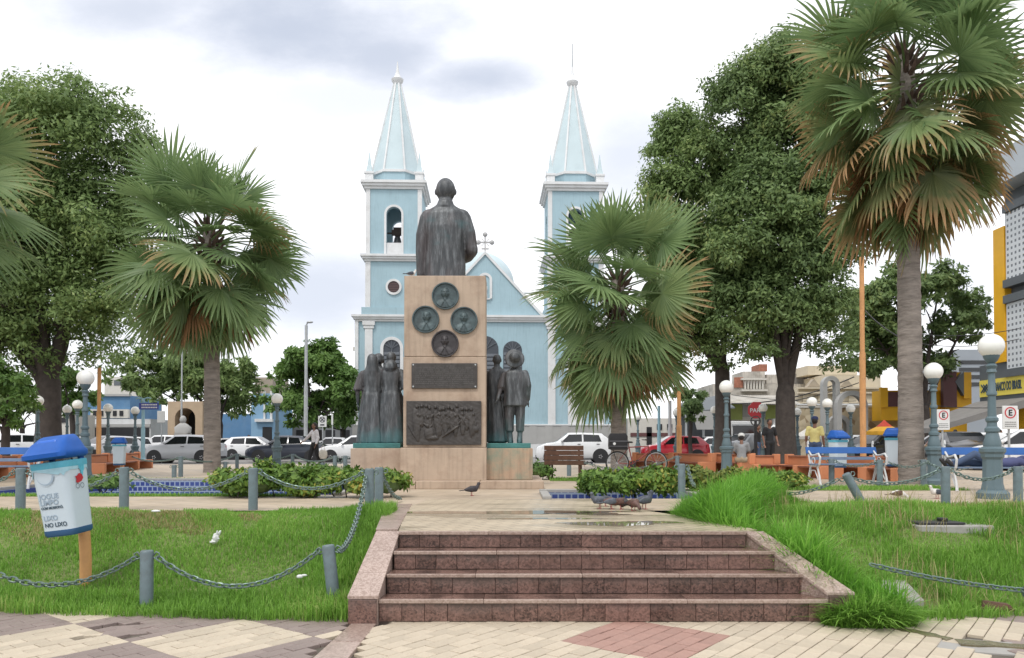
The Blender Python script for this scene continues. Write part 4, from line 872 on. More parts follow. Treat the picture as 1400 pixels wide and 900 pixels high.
bo = MB()
for x in (a.x+.035, b_.x-.035):
    for z in (a.z-.035, b_.z+.035): bo.ball((x, MY-.047, z), (.018, .012, .018), 8, 6)
bo.obj('bolt', m_steel, pq)
# relief panel with a crowd
a, b_ = at(556, 548.5, MY), at(658, 608.5, MY); W_ = b_.x-a.x; H_ = a.z-b_.z
rp = MB().box(a.x, b_.x, MY-.05, MY-.006, b_.z, a.z).obj('relief_panel', m_plq, mon, bevel=.006)
q = random.Random(5); figs = []
for i in range(13): figs.append((.13+.062*i+q.uniform(-.012,.012), .86+q.uniform(-.05, .05), .028))
for i in range(7): figs.append((.18+.12*i+q.uniform(-.03,.03), .66+q.uniform(-.05,.05), .027))
NX, NZ = 150, 88; hm = np.zeros((NX+1, NZ+1)); gx_ = np.linspace(0, 1, NX+1)[:, None]*np.ones((1, NZ+1)); gz_ = np.linspace(0, 1, NZ+1)[None, :]*np.ones((NX+1, 1)); asp = H_/W_
def ell(cx, cz_, rx, rz, h, ang=0):
    dx, dz = gx_-cx, (gz_-cz_)*asp; ca, sa = math.cos(ang), math.sin(ang); u, w = dx*ca+dz*sa, -dx*sa+dz*ca
    t = 1-(u/rx)**2-(w/rz)**2; return np.where(t > 0, h*np.sqrt(np.maximum(t, 0)), 0)
for x, z, r in figs:
    hm = np.maximum(hm, ell(x, z-.16, r*1.25, .085, .045)); hm = np.maximum(hm, ell(x, z-.34, r*1.15, .10, .04)); hm = np.maximum(hm, ell(x, z, r*.8, r, .075))
    for s_ in (-1, 1): hm = np.maximum(hm, ell(x+s_*r*1.2, z-.2+q.uniform(-.04,.04), .009, .05, .05, q.uniform(-.8, .8)))
hm = np.maximum(hm, ell(.12, .45, .05, .24, .05, .1)); hm = np.maximum(hm, ell(.30, .25, .07, .10, .055)); hm = np.maximum(hm, ell(.28, .42, .026, .03, .08)); hm = np.maximum(hm, ell(.34, .14, .10, .035, .05))
hm = np.maximum(hm, ell(.60, .30, .15, .018, .085, .62)); hm = np.maximum(hm, ell(.42, .35, .03, .14, .05)); hm = np.maximum(hm, ell(.88, .52, .035, .22, .055)); hm = np.maximum(hm, ell(.88, .82, .024, .028, .09))
hm = np.maximum(hm, ell(.78, .55, .012, .12, .06, .5)); hm = np.maximum(hm, ell(.94, .35, .05, .05, .05)); hm = np.maximum(hm, ell(.06, .3, .012, .16, .04, .5))
hm += .003*np.sin(gx_*61+3*np.sin(gz_*13))*np.sin(gz_*37+2*np.sin(gx_*17))
vs = [(a.x+.025+(W_-.05)*i/NX, MY-.052-float(hm[i, j])*.75, b_.z+.025+(H_-.05)*j/NZ) for i in range(NX+1) for j in range(NZ+1)]
MB().add(vs, [(i*(NZ+1)+j, (i+1)*(NZ+1)+j, (i+1)*(NZ+1)+j+1, i*(NZ+1)+j+1) for i in range(NX) for j in range(NZ)]).obj('crowd_relief', m_plq, rp, smooth=180, fix=False)

# ------------------------------------------------------------------ bronze figures
def fingers(b, wrist, dirv, side, L=.085, r=.010, curl=.5):
    """palm with four curled fingers and a thumb"""
    w = Vector(wrist); d = Vector(dirv).normalized(); s_ = Vector(side).normalized(); n_ = d.cross(s_)
    b.limb([w, w+d*L*.5, w+d*L], [r*1.8, r*2.4, r*2.3], 8, .6)
    for i, k in enumerate((.85, 1.0, .95, .75)):
        p = w+d*L*.95+s_*(i-1.5)*r*1.7; p1 = p+d*L*.45*k+n_*L*.12*curl; p2 = p1+d*L*.3*k+n_*L*.35*curl; b.limb([p, p1, p2], [r, r*.92, r*.75], 6)
    p = w+d*L*.3-s_*r*2.6; b.limb([p, p-s_*r*1.5+d*L*.35, p-s_*r*1.2+d*L*.65+n_*L*.2], [r*1.1, r, r*.8], 6)
def statue_man():
    H = 3.62; b = MB(); s = H
    for sg in (-1, 1): b.loft([(sg*.055, .02, .0, .045, .075), (sg*.055, .01, .03, .045, .07), (sg*.055, 0, .08, .042, .05), (sg*.058, 0, .25, .05, .056), (sg*.06, 0, .48, .075, .075)], 20)
    b.loft([(0, 0, .33, .136, .090, .02, 5, 1), (0, 0, .40, .135, .089, .018, 5, 1), (0, 0, .48, .136, .088, .015, 5, 1), (0, -.003, .56, .130, .084, .012, 7, 0), (0, -.004, .63, .132, .085, .01, 6, .4), (0, -.004, .70, .144, .084, .015, 5, 1), (0, 0, .745, .152, .078), (0, 0, .782, .150, .07), (0, 0, .804, .122, .058), (0, 0, .822, .085, .05), (0, .0, .835, .062, .048), (0, 0, .848, .05, .046)], 40)
    b.loft([(0, -.002, .822, .07, .056), (0, 0, .846, .055, .052), (0, .002, .858, .052, .05)], 24)          # collar
    b.loft([(0, .004, .83, .048, .046), (0, .006, .87, .047, .046), (0, .01, .885, .044, .045)], 20)          # neck
    b.ball((0, .012, .93), (.066, .072, .072), 24, 18); b.ball((0, .02, .885), (.048, .052, .036), 16, 10); b.limb([(-.128, 0, .768), (0, 0, .785), (.128, 0, .768)], [.036, .045, .036], 14, 1.2)
    b.ball((0, .078, .918), (.009, .012, .014), 8, 6)                                                        # nose
    for sg in (-1, 1): b.ball((sg*.068, .008, .918), (.007, .013, .019), 10, 8); b.ball((sg*.02, .066, .93), (.012, .008, .006), 8, 6)
    b.limb([(-.130, 0, .762), (-.156, 0, .66), (-.160, .0, .56), (-.160, .01, .43)], [.042, .043, .040, .036], 16)
    fingers(b, (-.162, .012, .41), (0, .1, -1), (0, 1, 0), .05, .0075)
    b.limb([(.130, 0, .762), (.160, -.004, .67), (.174, .0, .575)], [.042, .044, .043], 16); b.limb([(.178, .0, .575), (.15, .06, .55), (.10, .11, .54)], [.044, .037, .032], 16)
    fingers(b, (.095, .115, .54), (-1, .25, 0), (0, 0, 1), .05, .0075)
    b.bar((0, -.083, .41), (0, -.084, .49), .004, .006)
    b.xf(Matrix.Diagonal((s*.875, s*.9, s, 1))); return remesh(b, .018, m_bronze, 3, 'bronze_statue')
c = at(609, 300, MY+PDEP+.55); o = put('bronze_statue', statue_man(), loc=(c.x, c.y, ZZ(243.5, c.y)-3.62*1.0)); tag(o, 'large bronze statue of a man in a suit on top of the monument', 'statue')
print('statue base z', o.location.z, 'ledge', LEDZ)
bpy.data.objects['statue_block'].data.transform(Matrix.Translation((0,0,0)))
for v in bpy.data.objects['statue_block'].data.vertices:
    if v.co.z > 1: v.co.z = o.location.z
def veil(b, cx, cy, z, k=1):
    b.loft([(cx, cy-.03, z-.36, .17*k, .10, .05, 5, 0), (cx, cy-.03, z-.22, .15*k, .11, .05, 5, 0), (cx, cy-.02, z-.12, .115*k, .11, .03, 5, 0), (cx, cy-.01, z-.02, .108*k, .118), (cx, cy, z+.05, .098*k, .112), (cx, cy, z+.10, .07*k, .08), (cx, cy, z+.122, .02, .03)], 26)
def woman(h, hair, seed, armL=True, armR=True, lean=0):
    b = MB(); k = 1.70
    ph = seed*1.7
    b.loft([(0, 0, .0, .30, .24, .05, 7, ph), (0, 0, .12, .29, .235, .06, 7, ph), (0, 0, .40, .262, .215, .06, 7, ph+.2), (0, 0, .70, .235, .19, .05, 7, ph+.3), (0, 0, .92, .205, .165, .03, 7, ph), (0, 0, 1.02, .165, .13), (0, 0, 1.05, .158, .125)], 44)
    b.loft([(0, 0, 1.0, .182, .142, .04, 6, ph), (0, 0, 1.08, .165, .132, .03, 6, ph), (0, 0, 1.22, .19, .135, .02, 5, ph), (0, 0, 1.34, .215, .125), (0, 0, 1.41, .185, .10), (0, 0, 1.45, .10, .075), (0, 0, 1.49, .06, .06)], 36)
    b.loft([(0, 0, 1.44, .058, .06), (0, .01, 1.54, .055, .06)], 16); b.ball((0, .01, 1.62), (.082, .098, .115), 20, 14); b.ball((0, .11, 1.60), (.014, .018, .022), 8, 6)
    for sg, on in ((-1, armL), (1, armR)):
        if not on: continue
        b.loft([(sg*.285, 0, 1.02, .095, .095, .06, 5, ph), (sg*.27, 0, 1.10, .085, .085, .04, 5, ph), (sg*.245, 0, 1.24, .068, .072), (sg*.20, 0, 1.36, .062, .07), (sg*.16, 0, 1.41, .05, .06)], 22)
        b.limb([(sg*.275, 0, 1.12), (sg*.285, 0, .98), (sg*.28, .05, .78)], [.045, .043, .033], 12); fingers(b, (sg*.28, .055, .76), (0, .15, -1), (0, 1, 0), .085, .011)
    if hair == 'veil': veil(b, 0, 0, 1.62)
    elif hair == 'bun':
        b.ball((0, -.015, 1.64), (.096, .105, .105), 20, 12); b.loft([(0, -.05, 1.34, .07, .07, .08, 5, 0), (0, -.06, 1.42, .13, .10, .10, 6, 0), (0, -.05, 1.50, .12, .09, .08, 6, 1), (0, -.04, 1.56, .08, .07)], 24)
    else: b.ball((0, -.005, 1.64), (.098, .108, .10), 20, 12); b.loft([(0, 0, 1.55, .105, .11, .03, 4, 0), (0, 0, 1.60, .112, .118, .03, 4, 0), (0, 0, 1.63, .105, .112)], 22)
    b.xf(Matrix.Scale(h/1.74, 4)); return remesh(b, .016, m_bronze, 3, 'bronze_statue')
FY = GYF+.45
def place_stat(me, px, ytop, yoff, label, rz=0, hgt=None):
    c = at(px, 560, FY+yoff); o = put('bronze_statue', me, loc=(c.x, c.y, zs_+.002), rot=(0, 0, rz)); return tag(o, label, 'statue', 'bronze figures at the foot of the monument')
hh_ = lambda y, Y: ZZ(y, Y)-zs_
place_stat(woman(hh_(484, FY), 'veil', 1), 509, 484, 0, 'bronze woman in a long veil, leftmost of the group on the left plinth', .05)
place_stat(woman(hh_(483, FY+.62), 'cap', 2, True, True), 517.5, 483, .62, 'bronze figure in a headscarf standing behind the two women on the left plinth')
place_stat(woman(hh_(481.5, FY), 'bun', 3), 535, 482, .0, 'bronze woman with a low hair knot, right beside the stone pillar', -.08)
def man_coat(h):
    b = MB()
    for sg in (-1, 1): b.loft([(sg*.09, .0, 0, .085, .12), (sg*.09, 0, .10, .10, .11, .05, 5, 0), (sg*.1, 0, .5, .12, .125, .05, 5, 1), (sg*.095, 0, .88, .13, .14)], 24)
    b.loft([(0, 0, .02, .235, .19, .07, 7, 0), (0, 0, .25, .225, .18, .07, 7, 0), (0, 0, .55, .215, .17, .05, 7, .5), (0, 0, .85, .205, .16, .03, 7, 1), (0, 0, 1.05, .20, .145), (0, 0, 1.25, .225, .14), (0, 0, 1.38, .225, .12), (0, 0, 1.44, .13, .09), (0, 0, 1.50, .065, .065)], 40)
    b.loft([(0, .01, 1.45, .06, .062), (0, .015, 1.55, .056, .06)], 16); b.ball((0, .015, 1.635), (.082, .10, .115), 20, 14)
    for sg in (-1, 1): b.ball((sg*.085, .01, 1.62), (.012, .02, .03), 8, 6)
    b.limb([(-.2, 0, 1.36), (-.25, 0, 1.12), (-.23, .1, .9)], [.072, .062, .05], 14); fingers(b, (-.23, .11, .88), (0, .3, -1), (0, 1, 0), .085, .011)
    b.limb([(.2, 0, 1.36), (.235, -.09, 1.12), (.14, -.21, .93)], [.072, .064, .052], 14); fingers(b, (.135, -.22, .92), (-.6, -.1, -.6), (0, 0, 1), .07, .012, .8)
    b.tube([(.06, -.24, .98), (.08, -.25, .90), (.18, -.21, .03)], [.022, .018, .016], 8)
    b.xf(Matrix.Scale(h/1.75, 4)); return remesh(b, .015, m_bronze, 3, 'bronze_statue')
def man_hat(h):
    b = MB()
    for sg in (-1, 1):
        b.loft([(sg*.09, .03, 0, .055, .12), (sg*.09, .02, .06, .055, .10), (sg*.095, 0, .12, .052, .058), (sg*.1, 0, .22, .05, .055), (sg*.1, 0, .23, .075, .08, .05, 4, 0), (sg*.105, 0, .45, .085, .09, .06, 5, 1), (sg*.1, 0, .7, .10, .11, .05, 5, 1), (sg*.09, 0, .9, .115, .13)], 24)
    b.loft([(0, 0, .72, .225, .165, .05, 6, 0), (0, 0, .80, .218, .16, .05, 6, 0), (0, 0, 1.0, .208, .152, .04, 6, .4), (0, 0, 1.25, .225, .145, .02, 6, 1), (0, 0, 1.37, .225, .12), (0, 0, 1.43, .13, .09), (0, 0, 1.49, .065, .065)], 40)
    b.loft([(0, .01, 1.45, .06, .062), (0, .02, 1.55, .056, .06)], 16); b.ball((0, .03, 1.61), (.08, .098, .11), 20, 14)
    q = MB().lathe([(.195, 0), (.20, .012), (.185, .03), (.12, .045), (.10, .06), (.092, .13), (.06, .17), (.02, .178)], 30); q.xf(Matrix.Translation((.0, -.06, 1.64)) @ Matrix.Rotation(R(74), 4, 'X') @ Matrix.Rotation(R(12), 4, 'Y')); b.add(q.v, q.f)
    b.loft([(-.27, 0, 1.08, .085, .09, .06, 5, 0), (-.25, 0, 1.2, .075, .085), (-.21, 0, 1.35, .065, .075), (-.15, 0, 1.40, .05, .06)], 22)
    b.limb([(-.265, -.01, 1.14), (-.29, -.05, 1.0), (-.33, -.10, .86)], [.05, .047, .036], 14); fingers(b, (-.335, -.11, .84), (-.4, -.2, -1), (0, 1, 0), .085, .011)
    b.limb([(.2, 0, 1.36), (.265, 0, 1.12), (.25, .06, .86)], [.072, .06, .045], 14); fingers(b, (.25, .07, .84), (0, .2, -1), (0, 1, 0), .085, .011)
    b.xf(Matrix.Scale(h/1.76, 4)); return remesh(b, .015, m_bronze, 3, 'bronze_statue')
place_stat(man_coat(hh_(484, FY+.28)), 679.5, 484, .28, 'bronze bald man in a long coat holding a cane, on the right plinth', .05)
place_stat(man_hat(hh_(483, FY)), 704, 480, 0, 'bronze man in short sleeves with a wide hat, on the right plinth', -.1)
# ------------------------------------------------------------------ broadleaf trees
def leaf_points(lobes, n, rs, sub=.24, ncl=None):
    """lobes: (x, y, z, rx, ry, rz). leaves sit in sub-clumps spread over the shell and body of every lobe"""
    L = np.array(lobes); w = L[:, 3]*L[:, 5]; w = w/w.sum()
    cl = []; ncl = ncl or max(60, n//95)
    li = rs.choice(len(L), ncl, p=w)
    d = rs.normal(size=(ncl, 3)); d /= np.linalg.norm(d, axis=1)[:, None]; d[:, 2] = np.where(d[:, 2] < -.5, -d[:, 2]*.4, d[:, 2])
    rad = rs.uniform(.35, 1.0, ncl)**.55
    cc = L[li, :3]+d*rad[:, None]*L[li, 3:6]; cr = (L[li, 3:6].mean(1)*sub)*rs.uniform(.6, 1.35, ncl)
    k = rs.choice(ncl, n, p=cr**2/(cr**2).sum())
    e = rs.normal(size=(n, 3)); e /= np.linalg.norm(e, axis=1)[:, None]
    rr = rs.uniform(.1, 1.0, n)**.6
    flat = np.array([1.15, 1.15, .72])
    P = cc[k]+e*(rr*cr[k])[:, None]*flat
    out = .55*e+.65*d[k]; out[:, 2] += .35
    return P, out
def leaf_mesh(name, P, out, size, mat, rs, aspect=.42, droop=.5):
    n = len(P); nrm = out+rs.normal(scale=.55, size=(n, 3)); nrm /= np.linalg.norm(nrm, axis=1)[:, None]
    t = rs.normal(size=(n, 3)); t[:, 2] -= droop; t -= nrm*(t*nrm).sum(1)[:, None]; t /= np.linalg.norm(t, axis=1)[:, None]; s_ = np.cross(nrm, t)
    l = (size*rs.uniform(.45, 1.5, n))[:, None]; w = l*aspect*.5
    a = P; b = P+t*l*.45+s_*w-nrm*l*.04; c = P+t*l; d = P+t*l*.45-s_*w-nrm*l*.04
    V_ = np.stack([a, b, c, d], 1).reshape(-1, 3); f = np.arange(n*4).reshape(-1, 4)
    return npmesh(name, V_, f, mat)
def lobe_px(px, py, r, Y, dy, k=1.0):
    c = at(px, py, Y); m = Y/1050*1.01; return (c.x, Y+dy, c.z, r*m, r*m*.95, r*m*k)
def tree(name, label, base, lobes, n, size, mat, trunk_r, limbs, seed, group=None, bark=m_bark, sub=.24, fork=None):
    rs = np.random.RandomState(seed); t = thing(name, label, 'tree', base, group=group); B = Vector(base)
    q = MB(); fork = Vector(fork) if fork else Vector((0, 0, min(l[2]-l[5]*.6 for l in lobes)-B.z))
    mid = fork*.5+Vector((rnd.uniform(-.1,.1), 0, 0)); q.tube([(0,0,-.15), (0,0,.12), mid, fork, fork+Vector((0,0,.5))], [trunk_r*1.5, trunk_r*1.15, trunk_r*.95, trunk_r*.9, trunk_r*.55], 12)
    q.obj('trunk', bark, t, smooth=60)
    q = MB()
    for i, l in enumerate(sorted(lobes, key=lambda l: -l[3])[:limbs]):
        e = Vector(l[:3])-B; e = fork.lerp(e, .95); m1 = fork.lerp(e, .4)+Vector((rnd.uniform(-.4,.4), rnd.uniform(-.4,.4), rnd.uniform(-.2,.7)))*min(1, l[3]*.3); r0 = trunk_r*rnd.uniform(.45, .62)
        q.tube([fork-Vector((0,0,.4)), fork+(m1-fork)*.3, m1, e], [r0, r0*.85, r0*.6, r0*.2], 8)
        for k in range(4):
            s_ = m1.lerp(e, rnd.uniform(0, .9)); d = Vector((rnd.gauss(0,1), rnd.gauss(0,1), rnd.gauss(.3,.6))).normalized()*l[3]*rnd.uniform(.5,.85); q.tube([s_, s_+d*.5+Vector((0,0,.1)), s_+d], [r0*.3, r0*.2, r0*.06], 6)
    q.obj('branch', bark, t, smooth=60)
    P, o = leaf_points([(l[0]-B.x, l[1]-B.y, l[2]-B.z)+tuple(l[3:]) for l in lobes], n, rs, sub)
    put('crown', leaf_mesh('crown', P, o, size, mat, rs), t); return t
def LB(Y, rows):
    q = random.Random(len(rows)*7+int(Y)); return [lobe_px(x, y, r, Y, q.uniform(-.35, .35)*r*Y/1050*2, k) for x, y, r, k in rows]
# big tree, left
Yl = 31.0; bse = gnd(66, 628, 0); bse = (XX(66, 600, Yl), Yl, 0)
tree('broad_tree', 'huge dense round-crowned tree at the left edge with dark trunk', bse, LB(Yl, [(30,185,72,1),(105,190,68,1),(165,215,52,1),(-50,200,80,1),(180,285,46,1),(120,280,70,1),(40,290,75,1),(-40,310,80,1),(165,360,50,1),(95,375,70,1),(20,390,72,1),(-60,410,70,1),(155,430,45,.9),(85,450,58,.8),(20,462,50,.8),(-40,470,60,.8),(190,470,26,.7),(60,140,40,.7),(10,150,40,.7),(200,240,24,1),(205,330,22,1),(-20,240,70,1),(60,330,60,1),(40,440,60,.9),(115,430,55,.9),(-70,460,60,.9),(60,490,36,.6),(140,485,32,.6),(10,505,40,.6),(188,215,42,1),(196,268,38,1),(172,172,38,1),(120,150,36,.8),(198,400,34,1),(195,455,30,.8),(30,478,48,.8),(100,488,44,.7),(150,500,36,.7),(60,515,30,.5),(-20,520,46,.7),(150,330,50,1)]), 185000, .175, m_leafA, .48, 9, 21, 'large park trees', fork=(0, 0, 3.3), sub=.33)
# large trees, right
Yr = 32.0
tree('broad_tree', 'tall double-stemmed dark tree left of the big right palm', (XX(1074, 600, Yr), Yr, 0), LB(Yr, [(1060,112,58,1),(1010,135,50,1),(1110,130,52,1),(1150,190,48,1),(1080,190,66,1),(1010,205,48,1),(1140,270,52,1),(1075,280,60,1),(1015,290,48,1),(1150,350,42,1),(1090,370,55,1),(1030,380,52,1),(1140,430,46,.9),(1080,440,55,.7),(1010,450,45,.7),(1120,480,40,.6),(1035,485,32,.6),(985,300,30,1),(1165,470,30,.7),(1160,130,30,1),(1050,330,50,1),(1110,330,45,1),(1040,250,45,1),(1000,350,45,1),(1000,420,45,1),(1050,420,45,1),(1110,420,45,1),(1060,470,40,.7),(1000,480,32,.7),(1150,500,26,.6)]), 165000, .175, m_leafD, .42, 9, 22, 'large park trees', fork=(0, 0, 3.0), sub=.33)
tree('broad_tree', 'dark rounded tree right of the church, behind the bushy palm', (XX(988, 600, 34), 34.0, 0), LB(34, [(930,185,42,1),(905,215,26,1),(960,215,36,1),(920,265,44,1),(975,270,34,1),(915,320,42,1),(960,340,46,1),(905,370,34,1),(950,400,50,1),(990,400,40,1),(915,430,40,.9),(985,460,40,.8),(945,470,34,.7),(930,160,26,.8),(940,350,40,1),(975,330,40,1),(985,240,30,1),(940,440,45,1),(970,500,26,.6),(920,480,26,.6)]), 110000, .175, m_leafA, .36, 8, 23, 'large park trees', fork=(0, 0, 4.0), sub=.33)
tree('broad_tree', 'dark rounded tree behind the trunk of the big right palm', (XX(1262, 600, 46), 46.0, ST), LB(46, [(1210,410,42,1),(1270,400,40,1),(1320,415,30,1),(1185,460,42,1),(1240,460,50,.9),(1300,455,38,.9),(1330,440,20,.9),(1210,505,38,.6),(1275,500,40,.6),(1165,500,28,.6),(1180,420,30,1)]), 30000, .30, m_leafD, .4, 6, 24, 'street trees', fork=(0, 0, 3.0))
# mid-distance trees, left
tree('street_tree', 'fresh light green tree left of the statues, beside a white pole', (XX(425, 600, 55), 55.0, ST), LB(55, [(425,500,34,1),(395,520,28,1),(455,510,30,1),(475,535,28,1),(405,550,32,.9),(445,555,34,.8),(380,555,22,.8),(430,478,16,1),(485,560,22,.8),(445,490,26,1),(410,500,26,1),(470,575,22,.7),(415,575,24,.7)]), 28000, .33, m_leafB, .28, 6, 25, 'street trees', fork=(0, 0, 1.9))
tree('street_tree', 'dark green tree behind the left palm, over the stone arch', (XX(300, 600, 58), 58.0, ST), LB(58, [(200,525,32,.9),(240,515,34,.9),(190,500,26,1),(320,525,30,1),(340,545,24,.8),(290,520,34,1),(310,555,30,.8),(215,548,24,.6),(350,530,16,.8),(165,512,26,.9),(225,498,28,.9),(265,500,32,.9),(330,508,24,.9),(255,535,28,.7)]), 28000, .34, m_leafA, .3, 5, 26, 'street trees', fork=(0, 0, 2.4))
tree('street_tree', 'small bright green tree behind the lamps near the left trunk', (XX(98, 600, 44), 44.0, ST), LB(44, [(95,520,24,1),(80,540,22,1),(112,545,20,1),(100,560,20,.7)]), 7000, .24, m_leafB, .16, 4, 27, 'street trees')
tree('street_tree', 'feathery light green low tree at the left edge', (XX(8, 600, 26), 26.0, 0), LB(26, [(12,530,32,1),(-20,520,40,1),(36,555,22,1),(5,570,28,.8),(-30,570,36,.8)]), 9000, .17, m_leafB, .14, 4, 28, 'street trees')
tree('street_tree', 'small green tree between the bushy palm and the orange pole', (XX(945, 600, 44), 44.0, ST), LB(44, [(940,560,18,1),(952,545,16,1),(935,540,14,1),(950,570,12,.8)]), 4500, .22, m_leafD, .12, 4, 29, 'street trees')
tree('street_tree', 'dark tree at the far left end of the street behind the cars', (XX(470, 600, 66), 66.0, ST), LB(66, [(478,560,24,1),(460,575,22,.8),(488,575,18,.8),(440,580,20,.7)]), 6000, .34, m_leafA, .2, 4, 30, 'street trees')
tree('street_tree', 'low dark tree at the left end of the street, beyond the parked cars', (XX(30, 600, 62), 62.0, ST), LB(62, [(20,555,30,.9),(55,560,26,.8),(-20,550,36,.9),(80,575,18,.7)]), 7000, .34, m_leafA, .2, 4, 31, 'street trees')

# ------------------------------------------------------------------ fan palms
def frond_mesh(name, mat, seed, pet=1.15, Rb=1.05, el=0, bend=.5, nseg=34, span=140, fold=.15, split=.46, sag=.5):
    """fan leaf; gravity is given in the leaf's own frame for a leaf held at elevation el"""
    q = random.Random(seed); vs = []; fs = []; tip = []
    g = Vector((-math.sin(R(el)), 0, -math.cos(R(el))))
    def V_(p, t): vs.append(tuple(p)); tip.append(t); return len(vs)-1
    n = 5; ring = []; p = Vector((0,0,0)); d = Vector((1,0,.0))
    for i in range(n):
        w = .028*(1-.12*i); u = Vector((-d.z, 0, d.x)); ring.append([V_(p+Vector((0,-w,0)), .1), V_(p+Vector((0,w,0)), .1), V_(p-u*w*1.1, .1)])
        if i < n-1: d = (d+g*sag*.10).normalized(); p = p+d*pet/(n-1)
    for i in range(n-1):
        for j in range(3): fs.append((ring[i][j], ring[i][(j+1)%3], ring[i+1][(j+1)%3], ring[i+1][j]))
    X = d; Y = Vector((0,1,0)); Z = X.cross(Y); h0 = p; da = 2*R(span)/nseg
    for i in range(nseg):
        a = -R(span)+da*(i+.5); L = Rb*(.70+.30*math.cos(a*.62))*q.uniform(.88, 1.07); a2 = q.gauss(0, .045); bd = bend*q.uniform(.7, 1.35)
        d0 = (X*math.cos(a)+Y*math.sin(a)+Z*fold*abs(math.sin(a))).normalized(); sd = (-X*math.sin(a)+Y*math.cos(a)); d1 = (d0+sd*a2).normalized()
        st = [0, split*.5, split, .72, .87, 1.0]; P = [h0]; 
        for k in range(1, 6):
            t = (st[k]+st[k-1])/2; w = bd*(t**1.6); dd = ((d0 if t < split else d1)*(1-min(.92, w))+g*w).normalized(); P.append(P[-1]+dd*L*(st[k]-st[k-1]))
        hw = L*split*math.tan(da/2)*1.02; up = d0.cross(sd)*-1
        rows = []
        for k, w, pl in ((1, hw*.5, .010), (2, hw, .016), (3, hw*.72, .014), (4, hw*.42, .008)):
            rows.append((V_(P[k]-sd*w, st[k]), V_(P[k]+up*pl, st[k]), V_(P[k]+sd*w, st[k])))
        o = V_(h0, .15); e = V_(P[5], 1.0)
        fs += [(o, rows[0][1], rows[0][0]), (o, rows[0][2], rows[0][1])]
        for k in range(3):
            A, B_ = rows[k], rows[k+1]; fs += [(A[0], A[1], B_[1], B_[0]), (A[1], A[2], B_[2], B_[1])]
        fs += [(rows[3][0], rows[3][1], e), (rows[3][1], rows[3][2], e)]
    me = bpy.data.meshes.new(name); me.from_pydata(vs, [], fs); me.materials.append(mat)
    at_ = me.attributes.new('tip', 'FLOAT', 'POINT'); at_.data.foreach_set('value', tip); return me
FR = {}
for kk, el, bend, fold, sag in (('up', 62, .18, .22, .3), ('mid', 18, .38, .08, .6), ('out', -22, .52, .0, .6), ('low', -58, .65, -.12, .4)):
    FR[kk] = [frond_mesh('frond', m_frond, 100+i+el, el=el, bend=bend, fold=fold, sag=sag) for i in range(4)]
    FR[kk+'c'] = [frond_mesh('frond', m_frondc, 300+i+el, el=el, bend=bend*1.25, fold=fold, sag=sag) for i in range(3)]
    FR[kk+'b'] = [frond_mesh('frond', m_frondb, 200+i+el, el=el, bend=bend*1.1, fold=fold, sag=sag) for i in range(4)]
FR['dead'] = [frond_mesh('frond', m_dead, 130+i, pet=.9, Rb=.95, el=-72, bend=1.0, nseg=26, span=115, fold=-.35) for i in range(4)]
def palm(label, base, height, lean, r, n, fs, seed, ndead=12, spread=1.6, low=-62, brown=.3, trunk_mat=m_pbark):
    q = random.Random(seed); t = thing('fan_palm', label, 'palm tree', base, group='fan palms in the square')
    pts = []; rad = []; N = max(8, int(height*8))
    for i in range(N+1):
        k = i/N; pts.append((lean[0]*k*k, lean[1]*k*k, -.1+(height+.1)*k)); rad.append(r*(1.18-.3*k+(.18 if i == 0 else 0))*(1+.035*(i % 2))*q.uniform(.975, 1.025))
    MB().tube(pts, rad, 16).obj('trunk', trunk_mat, t, smooth=70)
    top = Vector((lean[0], lean[1], height))
    # old leaf bases and fibre under the crown
    b = MB(); 
    for i in range(46):
        a = i*2.4; z = q.uniform(-spread*.8, .15); d = Vector((math.cos(a), math.sin(a), 0)); p = top+Vector((0,0,z))+d*r*.7
        b.tube([p, p+d*.16+Vector((0,0,.10)), p+d*.30+Vector((0,0,.30))], [.06, .05, .02], 5)
    b.tube([top+Vector((0,0,-spread*.9)), top+Vector((0,0,.1))], [r*.95, r*.8], 10); b.obj('leaf_base', M('palm_fibre', (.085, .055, .04), .95, .35, 8, .5, 25), t)
    for i in range(n):
        k = i/(n-1); az = i*2.39996+q.uniform(-.25, .25); el = 84-(84-low)*k**.68+q.uniform(-19, 17)
        kind = 'up' if el > 40 else ('mid' if el > -2 else ('out' if el > -40 else 'low'))
        if q.random() < brown*min(1, max(0, (50-el)/70)): kind += 'c' if (brown > .9 and q.random() < .4 and el < -15) else 'b'
        p = top+Vector((0, 0, .1-spread*k**1.3))+Vector((math.cos(az), math.sin(az), 0))*r*.75*min(1, k*2); s_ = fs*q.uniform(.78, 1.12)*(.82 if k < .08 else 1)
        roll = q.gauss(0, .62)
        o = put('frond', q.choice(FR[kind]), t, loc=p); o.rotation_euler = (Matrix.Rotation(az, 3, 'Z') @ Matrix.Rotation(-R(el), 3, 'Y') @ Matrix.Rotation(roll, 3, 'X')).to_euler(); o.scale = (s_,)*3
    for i in range(ndead):
        az = i*2.39996+1+q.uniform(-.3,.3); el = q.uniform(-84, -58); p = top+Vector((0, 0, -spread*q.uniform(.72, 1.0)))+Vector((math.cos(az), math.sin(az), 0))*r*1.15; s_ = fs*q.uniform(.75, 1.05)
        o = put('frond', q.choice(FR['dead']), t, loc=p); o.rotation_euler = (Matrix.Rotation(az, 3, 'Z') @ Matrix.Rotation(-R(el), 3, 'Y') @ Matrix.Rotation(q.gauss(0,.3), 3, 'X')).to_euler(); o.scale = (s_,)*3
        o['label'] = 'dry brown hanging frond'
    return t
g = gnd(292, 645); Yp = 24.0; b_ = (XX(290, 640, Yp), Yp, 0); tp = at(286, 318, Yp)
palm('green fan palm on the left lawn side, between the big tree and the monument', b_, tp.z, (tp.x-b_[0], 0), .215, 80, 1.45, 3, 16, 1.35, -66, .15)
